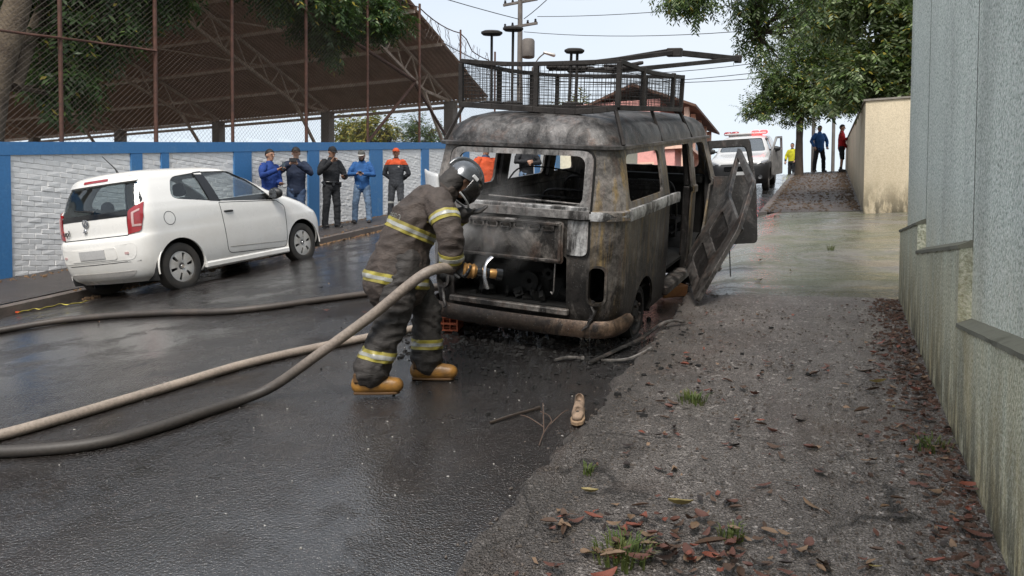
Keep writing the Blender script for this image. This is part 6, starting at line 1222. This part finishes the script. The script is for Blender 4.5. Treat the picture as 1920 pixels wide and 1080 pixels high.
sl_ = empty('street_lamp', (-16.6, 42.4, 5), None, 'street lamp head on a thin curved arm behind the rack', 'street lamp'); upd(); part(MB().tube([(-16.6, 42.4, 4.5), (-16.6, 42.4, 13.4)], [.1, .07], 8), 'post', WOODP, sl_, 60); part(MB().tube(catmull([(-16.6, 42.4, 13.3), (-16.3, 42.5, 13.9), (-15.9, 42.6, 14.25)], 5), .04, 6), 'arm', WOODP, sl_, 60); mb = MB(); mb.sweep([(-15.95, 42.6, 14.28), (-15.4, 42.8, 14.12)], [(.07, .12), (.11, .16)], (0, 0, 1)); part(mb, 'lamp_head', SILVER, sl_, 60)
# ------------------------------------------------------------------ small things on the ground
def onground(name, x, y, rz, label, cat, group=None):
    s = .001; n = V((-(gz(x + .05, y) - gz(x - .05, y)) / .1, -(gz(x, y + .05) - gz(x, y - .05)) / .1, 1)).normalized() if x > -1.1 or x < -1.5 else V((0, -SLOPE, 1)).normalized()
    q = V((0, 0, 1)).rotation_difference(n).to_matrix() @ Matrix.Rotation(rz, 3, 'Z'); o = empty(name, (x, y, gz(x, y) + .008), q, label, cat, group); upd(); return o
rnd = random.Random(21)
# single burnt shoe at the kerb
SHOE = mat('scorched_beige_canvas', (.42, .29, .20), .8, 0, .5, 12, .3, 60, (.10, .07, .05)); SHOEB = mat('shoe_black_lining', (.02, .018, .016), .9)
so = onground('burnt_shoe', -1.40, 4.40, -1.35, 'scorched beige canvas shoe lying alone at the road edge', 'shoe')
mb = MB(); mb.loft([[V((u, v, z)) for u, v in ((-.13, -.028), (-.145, 0), (-.13, .028), (-.03, .034), (.06, .045), (.12, .036), (.145, 0), (.12, -.036), (.06, -.045), (-.03, -.034))] for z in (0, .03)]); mb.build('sole', mat('pale_rubber_sole', (.5, .33, .2), .7, 0, .4, 10), so, None, .006)
mb = MB(); mb.sweep([(-.10, 0, .065), (-.03, 0, .06), (.05, 0, .048), (.11, 0, .04)], [(.032, .04), (.034, .034), (.040, .026), (.030, .018)], (0, 1, 0)); mb.sweep([(-.10, 0, .07), (-.105, 0, .095)], [.034, .030], (0, 1, 0)); u_ = blob(mb, .006, 1); hc = MB(); hc.ball((-.075, 0, .105), (.038, .022, .03), 14); hc.ball((.05, 0, .075), (.026, .018, .016), 12); obj('upper', boolean(u_, [hc.mesh('c')]), SHOE, so, 60)
mb = MB(); mb.ball((-.075, 0, .068), (.036, .022, .018), 12); mb.ball((.05, 0, .056), (.024, .017, .01), 12); mb.build('lining', SHOEB, so, 60)
for x in (.0, .02, -.02): mb = MB(); mb.tube(catmull([(x, -.03, .07), (x + .005, 0, .085), (x, .03, .07)], 4), .0025, 5); mb.build('lace', SHOE, so)
# brick chock and wood block
ck = onground('brick_chock', -3.06, 5.86, .2, 'red hollow brick wedged by the rear wheel of the van', 'brick'); CLAY = mat('red_clay', (.50, .13, .06), .9, 0, .35, 9, .4, 60)
mb = MB(); mb.poly(rrect(-.10, .10, 0, .13, .006, 2), [rrect(a - .027, a + .027, b - .022, b + .022, .005, 2) for a in (-.06, 0, .06) for b in (.035, .095)], lambda u, v, w: V((u, -.11 + w, v)), .20); mb.build('hollow_body', CLAY, ck)
mb = MB(); [mb.box((0, 0, z), (.206, .19, .004)) for z in (.03, .065, .1)]; mb.build('scored_ridge', CLAY, ck)
wb = onground('wood_block', -1.52, 8.02, .9, 'orange-brown wooden block lying under the open side door', 'block'); WOODO = mat('orange_wood', (.42, .17, .04), .7, 0, .4, 6, .3, 40, (.25, .09, .025)); mb = MB(); mb.box((0, 0, .06), (.32, .12, .12)); mb.build('block_body', WOODO, wb, None, .008); mb = MB(); mb.box((-.161, 0, .06), (.003, .10, .10)); mb.build('end_grain', mat('end_grain_wood', (.2, .08, .025), .8), wb)
# bent strips, sticks, tape
STRIP = burnt('scorched_strip', (.30, .28, .26), None, .45, .4, 0, 1, .4, .45, .5, 30)
def strip(name, pts, w, m, label, cat, h=.012, zl=.02):
    P = [V((x, y, gz(x, y) + zl + dz)) for x, y, dz in pts]; o = empty(name, P[0], None, label, cat); upd(); mb = MB(); Q = catmull(P, 5); mb.tube(Q, [(h, w)] * len(Q), 6, 0, (0, 0, 1)); k = part(mb, 'strip', m, o, 50); mb = MB(); mb.tube([Q[-2], Q[-1] + (Q[-1] - Q[-2]) * .4], [(h * 1.5, w * 1.3)] * 2, 6, 0, (0, 0, 1)); part(mb, 'torn_end', m, o, 50); return o
strip('trim_strip', [(-1.64, 5.42, 0), (-1.55, 5.75, .01), (-1.42, 6.15, .03), (-1.28, 6.45, .04), (-1.16, 6.62, .01)], .022, STRIP, 'long bent metal trim strip beside the rear wheel of the van', 'metal strip')
strip('trim_strip', [(-1.58, 5.52, 0), (-1.40, 5.62, .01), (-1.25, 5.74, .0)], .012, STRIP, 'short dark metal strip crossing under the long bent one', 'metal strip')
strip('trim_strip', [(-1.90, 5.36, 0), (-1.82, 5.44, .01), (-1.72, 5.50, .0)], .015, STRIP, 'small scorched strip under the rear bumper of the van', 'metal strip')
STICK = mat('dark_wet_stick', (.05, .035, .025), .6, 0, .4, 9, .5, 40)
strip('dead_stick', [(-1.86, 4.08, 0), (-1.77, 4.25, .005), (-1.68, 4.43, 0)], .009, STICK, 'dark straight stick on the road beside the burnt shoe', 'stick', .009, .01)
tw = empty('dry_twig', (-1.50, 4.0, gz(-1.5, 4.0)), None, 'forked dry brown twig in front of the burnt shoe', 'twig'); upd(); TWG = mat('dry_twig', (.11, .07, .05), .8)
for a, nm in (([(-1.48, 3.92, .01), (-1.50, 4.05, .03), (-1.50, 4.18, .05)], 'stem'), ([(-1.50, 4.05, .03), (-1.56, 4.2, .08), (-1.60, 4.30, .10)], 'branch'), ([(-1.50, 4.15, .04), (-1.46, 4.25, .08), (-1.45, 4.34, .07)], 'branch'), ([(-1.50, 4.18, .05), (-1.56, 4.3, .03), (-1.64, 4.36, .02)], 'branch'), ([(-1.52, 4.1, .04), (-1.62, 4.12, .07), (-1.70, 4.18, .05)], 'branch')): part(MB().tube(catmull([(x, y, gz(x, y) + z) for x, y, z in a], 4), .0032, 5), nm, TWG, tw, 60)
YT = mat('yellow_tape', (.60, .50, .08), .5, 0, .3, 8)
tp = empty('yellow_tape', (-9.2, 6.3, gz(-9.2, 6.3)), None, 'strip of yellow tape lying along the kerb behind the white car', 'tape'); upd()
P = catmull([(-9.32, 6.22, 0), (-9.15, 6.27, .02), (-9.0, 6.30, .01), (-8.85, 6.40, .03), (-8.7, 6.46, .01), (-8.55, 6.56, .02)], 6); mb = MB(); mb.loft([[p + V((0, 0, gz(p.x, p.y) - p.z + p.z + .012)) + V((0, s * .03, .008 * math.sin(i * 1.1 + s))) for s in (-1, 1)] for i, p in enumerate(P)], False, 0, False); k = part(mb, 'tape_ribbon', YT, tp, 60); md = k.modifiers.new('s', 'SOLIDIFY'); md.thickness = .003
part(MB().box((-9.34, 6.21, gz(-9.34, 6.21) + .02), (.06, .03, .02)), 'torn_end', ORANGE, tp)
# fallen leaves: curled blades, each its own object
LFM = [mat('red_brown_leaf', (.15, .062, .043), .6, 0, .45, 10), mat('brown_leaf', (.12, .07, .045), .65, 0, .45, 10), mat('tan_leaf', (.26, .165, .10), .65, 0, .4, 10), mat('orange_red_leaf', (.25, .075, .045), .55, 0, .3, 10), mat('dark_wet_leaf', (.04, .026, .02), .4, 0, .4, 10), mat('yellow_fallen_leaf', (.30, .235, .085), .6, 0, .3, 10)]
def leaf_mesh(k, m):
    r = random.Random(k); L, W = r.uniform(.08, .14), r.uniform(.03, .055); mb = MB(); rows = []; cu = r.uniform(.15, .8); rl = r.uniform(-.5, 1.2)
    for i in range(6):
        t = i / 5; w = W * (math.sin(math.pi * min(1, t * .92 + .06)) ** .8) * .5; z = cu * .035 * (2 * t - 1) ** 2 * (1 if i > 2 else .6); rows.append([V((L * (t - .5), -w, z + rl * w * .9 + r.uniform(0, .004))), V((L * (t - .5), 0, z)), V((L * (t - .5), w, z + rl * w * .7 + r.uniform(0, .004)))])
    mb.loft(rows, False, 0, False); me = mb.mesh('fallen_leaf', False); me.materials.append(m); shade(me, 70); return me
LV = {}
def fallen(x, y, ci, sc, label, group, z=0):
    key = (rnd.randrange(5), ci)
    if key not in LV: LV[key] = leaf_mesh(key[0] * 7 + ci, LFM[ci])
    o = bpy.data.objects.new('fallen_leaf', LV[key]); COL.objects.link(o); o.location = (x, y, gz(x, y) + .016 + z); o.rotation_euler = (SLOPE * .9 + rnd.uniform(-.2, .2), rnd.uniform(-.25, .25), rnd.uniform(0, 6.28)); q = sc * rnd.uniform(.42, 1.0); o.scale = (q, q, q); cw = ('red-brown', 'brown', 'tan', 'orange-red', 'dark wet', 'yellow')[ci]
    return tag(o, (cw + ' ' + label) if group else label, 'leaf', (cw + ' ' + group) if group else None)
def pick(w): return rnd.choices(range(6), w)[0]
for i in range(92):   # bottom drift by the kerb
    a, b = rnd.gauss(-.55, .28), rnd.gauss(2.95, .15)
    if -1.05 < a < .45 and 2.6 < b < 3.5: fallen(a, b, pick((5, 4, 2, 2, 3, .25)), 1.05, 'fallen leaf in the reddish drift nearest on the pavement', 'leaves in the drift on the near pavement', rnd.uniform(0, .03))
for i in range(66):   # heap along the green wall
    b = rnd.uniform(3.0, 6.3); a = .62 - abs(rnd.gauss(0, .22))
    fallen(a, b, pick((4, 3, 1.5, 2, 4, .3)), .95, 'fallen leaf on the pavement close along the green wall', 'leaves along the green wall', rnd.uniform(0, .015))
for i in range(88):   # loose leaves over the pavement
    fallen(rnd.uniform(-1.05, .3), rnd.uniform(2.6, 5.8), pick((3, 4, 2, .8, 4, .2)), .9, 'single fallen leaf lying loose on the open pavement', 'leaves scattered over the pavement')
for i in range(24):   # left kerb
    y = rnd.uniform(9, 16); fallen(-9.2 + rnd.gauss(0, .15), y, pick((2, 2, 4, 2, 1, 3)), 1.1, 'fallen leaf in the far gutter by the blue and white wall', 'leaves in the far gutter')
for i in range(10): fallen(rnd.uniform(-7.8, -3.2), rnd.uniform(4.2, 9), pick((1, 2, 2, 2, 2, 3)), .9, 'fallen leaf lying alone out on the wet road', 'leaves on the wet road')
for i in range(14): fallen(rnd.uniform(-1.0, .5), rnd.uniform(8.5, 26), pick((2, 3, 3, 1, 1, 3)), 1.1, 'fallen leaf on the driveway or pavement uphill', 'leaves uphill')
fallen(-.58, 3.32, 5, 1.25, 'large curled yellow leaf on the near pavement', None); fallen(-1.08, 2.98, 1, 1.3, 'brown curled leaf standing on edge near the kerb', None, .015)
# the many smaller leaves, matted together
mb = MB(); rr_ = random.Random(77)
for i in range(420):
    if i < 80: x, y = rr_.gauss(-.5, .38), rr_.gauss(2.95, .22)
    elif i < 280: x, y = .6 - abs(rr_.gauss(0, .2)), rr_.uniform(2.4, 7.6)
    else: x, y = rr_.uniform(-1.1, .5), rr_.uniform(2.4, 7.2)
    if x > .6 or x < -1.12 or y < 2.3: continue
    L, W = rr_.uniform(.012, .036), rr_.uniform(.006, .015); a = rr_.uniform(0, 6.28); d = V((math.cos(a), math.sin(a), 0)); e = V((-d.y, d.x, 0)); c = V((x, y, 0)); zf = lambda p, k: V((p.x, p.y, gz(p.x, p.y) + .014 + k))
    mb.add([zf(c - d * L, rr_.uniform(0, .012)), zf(c - d * L * .3 + e * W, rr_.uniform(-.002, .012)), zf(c + d * L * .5 + e * W * .7, rr_.uniform(-.002, .01)), zf(c + d * L, rr_.uniform(0, .014)), zf(c + d * L * .4 - e * W, rr_.uniform(-.002, .012)), zf(c - d * L * .3 - e * W * .8, rr_.uniform(-.002, .01))], [(0, 1, 5), (1, 2, 4, 5), (2, 3, 4)], rr_.choices(range(5), (3, 4, 2, 1.2, 4))[0])
tag(mb.build('leaf_litter', LFM[:5], None, 70, 0, False), 'small matted leaves strewn over the near pavement', 'leaves', None, 'stuff')
# litter: crumbs of bark, soot and grit
def litter(name, spots, m, s0, s1, seed, label, cat):
    r = random.Random(seed); mb = MB()
    for (x, y) in spots:
        q = r.uniform(s0, s1); mb.box((x, y, gz(x, y) + q * .25), (q * r.uniform(.6, 2.2), q, q * r.uniform(.3, .8)), Matrix.Rotation(r.uniform(0, 3.14), 3, 'Z') @ Matrix.Rotation(r.uniform(-.4, .4), 3, 'X'), 0, r.uniform(.4, .9))
    o = mb.build(name, m, None, None); tag(o, label, cat, None, 'stuff'); return o
R_ = random.Random(9); wallside = [(.62 - abs(R_.gauss(0, .14)), R_.uniform(2.4, 7.9)) for _ in range(1500)]
litter('bark_litter', wallside, mat('bark_crumbs', (.055, .036, .026), .85, 0, .6, 20, 0, 60, (.12, .06, .04)), .006, .022, 1, 'crumbs of bark and leaf litter along the foot of the green wall', 'litter')
litter('kerb_grit', [(-1.15 + R_.gauss(0, .14), R_.uniform(2.4, 8)) for _ in range(700)] + [(R_.uniform(-1.1, .5), R_.uniform(2.4, 7.5)) for _ in range(2200)], mat('grit', (.16, .13, .11), .9, 0, .6, 30, 0, 60, (.06, .05, .04)), .004, .013, 2, 'loose grit and bark crumbs over the near pavement', 'grit')
vs2 = []
for _ in range(1100):
    q = VAN.matrix_world @ V((R_.gauss(.1, .65), R_.gauss(.1, .55), 0)); vs2.append((q.x, q.y))
litter('soot_debris', vs2, B_SOOT, .006, .03, 3, 'black soot and burnt fragments on the wet road under the van', 'debris')
litter('pale_chips', [(R_.uniform(-4.5, -1.3), R_.uniform(2.5, 6.0)) for _ in range(130)], mat('pale_chip', (.5, .47, .43), .7), .003, .008, 4, 'tiny pale chips scattered on the wet road', 'debris')
litter('gutter_leaf_litter', [(-9.28 + R_.gauss(0, .12), R_.uniform(7, 18)) for _ in range(900)] + [(-11.05 + abs(R_.gauss(0, .12)), R_.uniform(5, 18)) for _ in range(500)], mat('gutter_litter', (.26, .15, .07), .85, 0, .6, 20, 0, 60, (.08, .05, .03)), .01, .035, 5, 'leaf crumbs along the far kerb and the brick wall', 'litter')
litter('uphill_litter', [(R_.uniform(-1.1, .58), R_.uniform(16.3, 31)) for _ in range(900)] + [(.55 - abs(R_.gauss(0, .15)), R_.uniform(16.3, 31)) for _ in range(500)] + [(-1.2 + abs(R_.gauss(0, .12)), R_.uniform(16.3, 31)) for _ in range(400)], mat('uphill_crumbs', (.06, .04, .028), .85, 0, .6, 20, 0, 60, (.13, .085, .05)), .01, .045, 6, 'leaf crumbs over the sloping pavement uphill', 'litter')
# grass tufts
GR = mat('tuft_grass', (.055, .10, .02), .6, 0, .5, 12, 0, 60, (.12, .13, .03))
def tuft(x, y, r, n, h, label):
    rr = random.Random(int(x * 100 + y * 10)); o = empty('grass_tuft', (x, y, gz(x, y)), None, label, 'grass'); upd(); mb = MB()
    for i in range(n):
        a, d = rr.uniform(0, 6.28), rr.random() ** .6 * r; p = V((x + d * math.cos(a), y + d * math.sin(a), 0)); p.z = gz(p.x, p.y); t = V((math.cos(a) + rr.uniform(-.6, .6), math.sin(a) + rr.uniform(-.6, .6), 0)) * .6; L = h * rr.uniform(.5, 1.1); w = V((-t.y, t.x, 0)).normalized() * .004
        q1 = p + t * L * .3 + V((0, 0, L * .7)); q2 = p + t * L + V((0, 0, L * .85)); mb.add([p - w, p + w, q1 + w * .8, q1 - w * .8, q2], [(0, 1, 2, 3), (3, 2, 4)])
    k = part(mb, 'blades', GR, o); k['kind'] = 'stuff'
tuft(-.72, 2.86, .12, 170, .075, 'largest green tuft growing in the leaf drift on the near pavement'); tuft(-1.08, 3.54, .035, 30, .06, 'thin weed sprig at the pavement edge'); tuft(-.75, 4.68, .09, 90, .07, 'low weed clump on the pavement beyond the shoe'); tuft(-.34, 3.12, .05, 40, .06, 'small green sprig among scattered leaves'); tuft(.05, 11.0, .05, 30, .10, 'weed growing in the driveway concrete'); tuft(.50, 4.3, .10, 60, .06, 'weed clump at the foot of the green wall')
# drips from the rear of the van
DRIP = glass('water', (.97, .98, 1), .0)
dr = empty('water_drip', VAN.matrix_world @ V((.67, -.02, .4)), None, 'thin stream of water dripping from the tail lamp hole', 'water'); upd(); q0 = VAN.matrix_world @ V((.67, -.10, .40)); part(MB().tube([q0, q0 + V((.0, -.005, -.25)), q0 + V((.004, -.004, -.42))], [.003, .0022, .003], 6), 'stream', DRIP, dr, 60); part(MB().lathe([(.001, .006), (.03, .004), (.05, 0)], 14, None, (q0.x, q0.y, gz(q0.x, q0.y) + .004)), 'splash', DRIP, dr, 60)
# thin smoke drifting at the rear window
sm_ = MB(); sm_.box((0, 0, 0), (1.5, .9, 1.1)); so_ = sm_.build('smoke', None); so_.location = VAN.matrix_world @ V((-.42, -.15, 1.05)); so_.rotation_euler = Rm.to_euler(); tag(so_, 'thin grey smoke drifting past the rear window of the van', 'smoke', None, 'stuff')
sv = bpy.data.materials.new('thin_smoke'); sv.use_nodes = True; nt = sv.node_tree; nt.nodes.clear(); ou = nt.nodes.new('ShaderNodeOutputMaterial'); pv = nt.nodes.new('ShaderNodeVolumePrincipled'); pv.inputs['Color'].default_value = (.75, .74, .73, 1); tc = nt.nodes.new('ShaderNodeTexCoord'); nz = nt.nodes.new('ShaderNodeTexNoise'); nz.inputs['Scale'].default_value = 2.4; nz.inputs['Detail'].default_value = 3; nz.inputs['Distortion'].default_value = 1.2; rp = nt.nodes.new('ShaderNodeMapRange'); rp.inputs[1].default_value = .48; rp.inputs[2].default_value = .75; rp.inputs[4].default_value = 4.5
ln = nt.nodes.new('ShaderNodeVectorMath'); ln.operation = 'LENGTH'; mp = nt.nodes.new('ShaderNodeMapping'); mp.inputs['Scale'].default_value = (1.35, 2.3, 1.9); fa = nt.nodes.new('ShaderNodeMapRange'); fa.inputs[1].default_value = 1.0; fa.inputs[2].default_value = .35; mu = nt.nodes.new('ShaderNodeMath'); mu.operation = 'MULTIPLY'
for a, b in ((tc.outputs['Object'], nz.inputs['Vector']), (nz.outputs['Fac'], rp.inputs[0]), (tc.outputs['Object'], mp.inputs['Vector']), (mp.outputs['Vector'], ln.inputs[0]), (ln.outputs['Value'], fa.inputs[0]), (rp.outputs[0], mu.inputs[0]), (fa.outputs[0], mu.inputs[1]), (mu.outputs[0], pv.inputs['Density']), (pv.outputs[0], ou.inputs['Volume'])): nt.links.new(a, b)
so_.data.materials.clear(); so_.data.materials.append(sv)
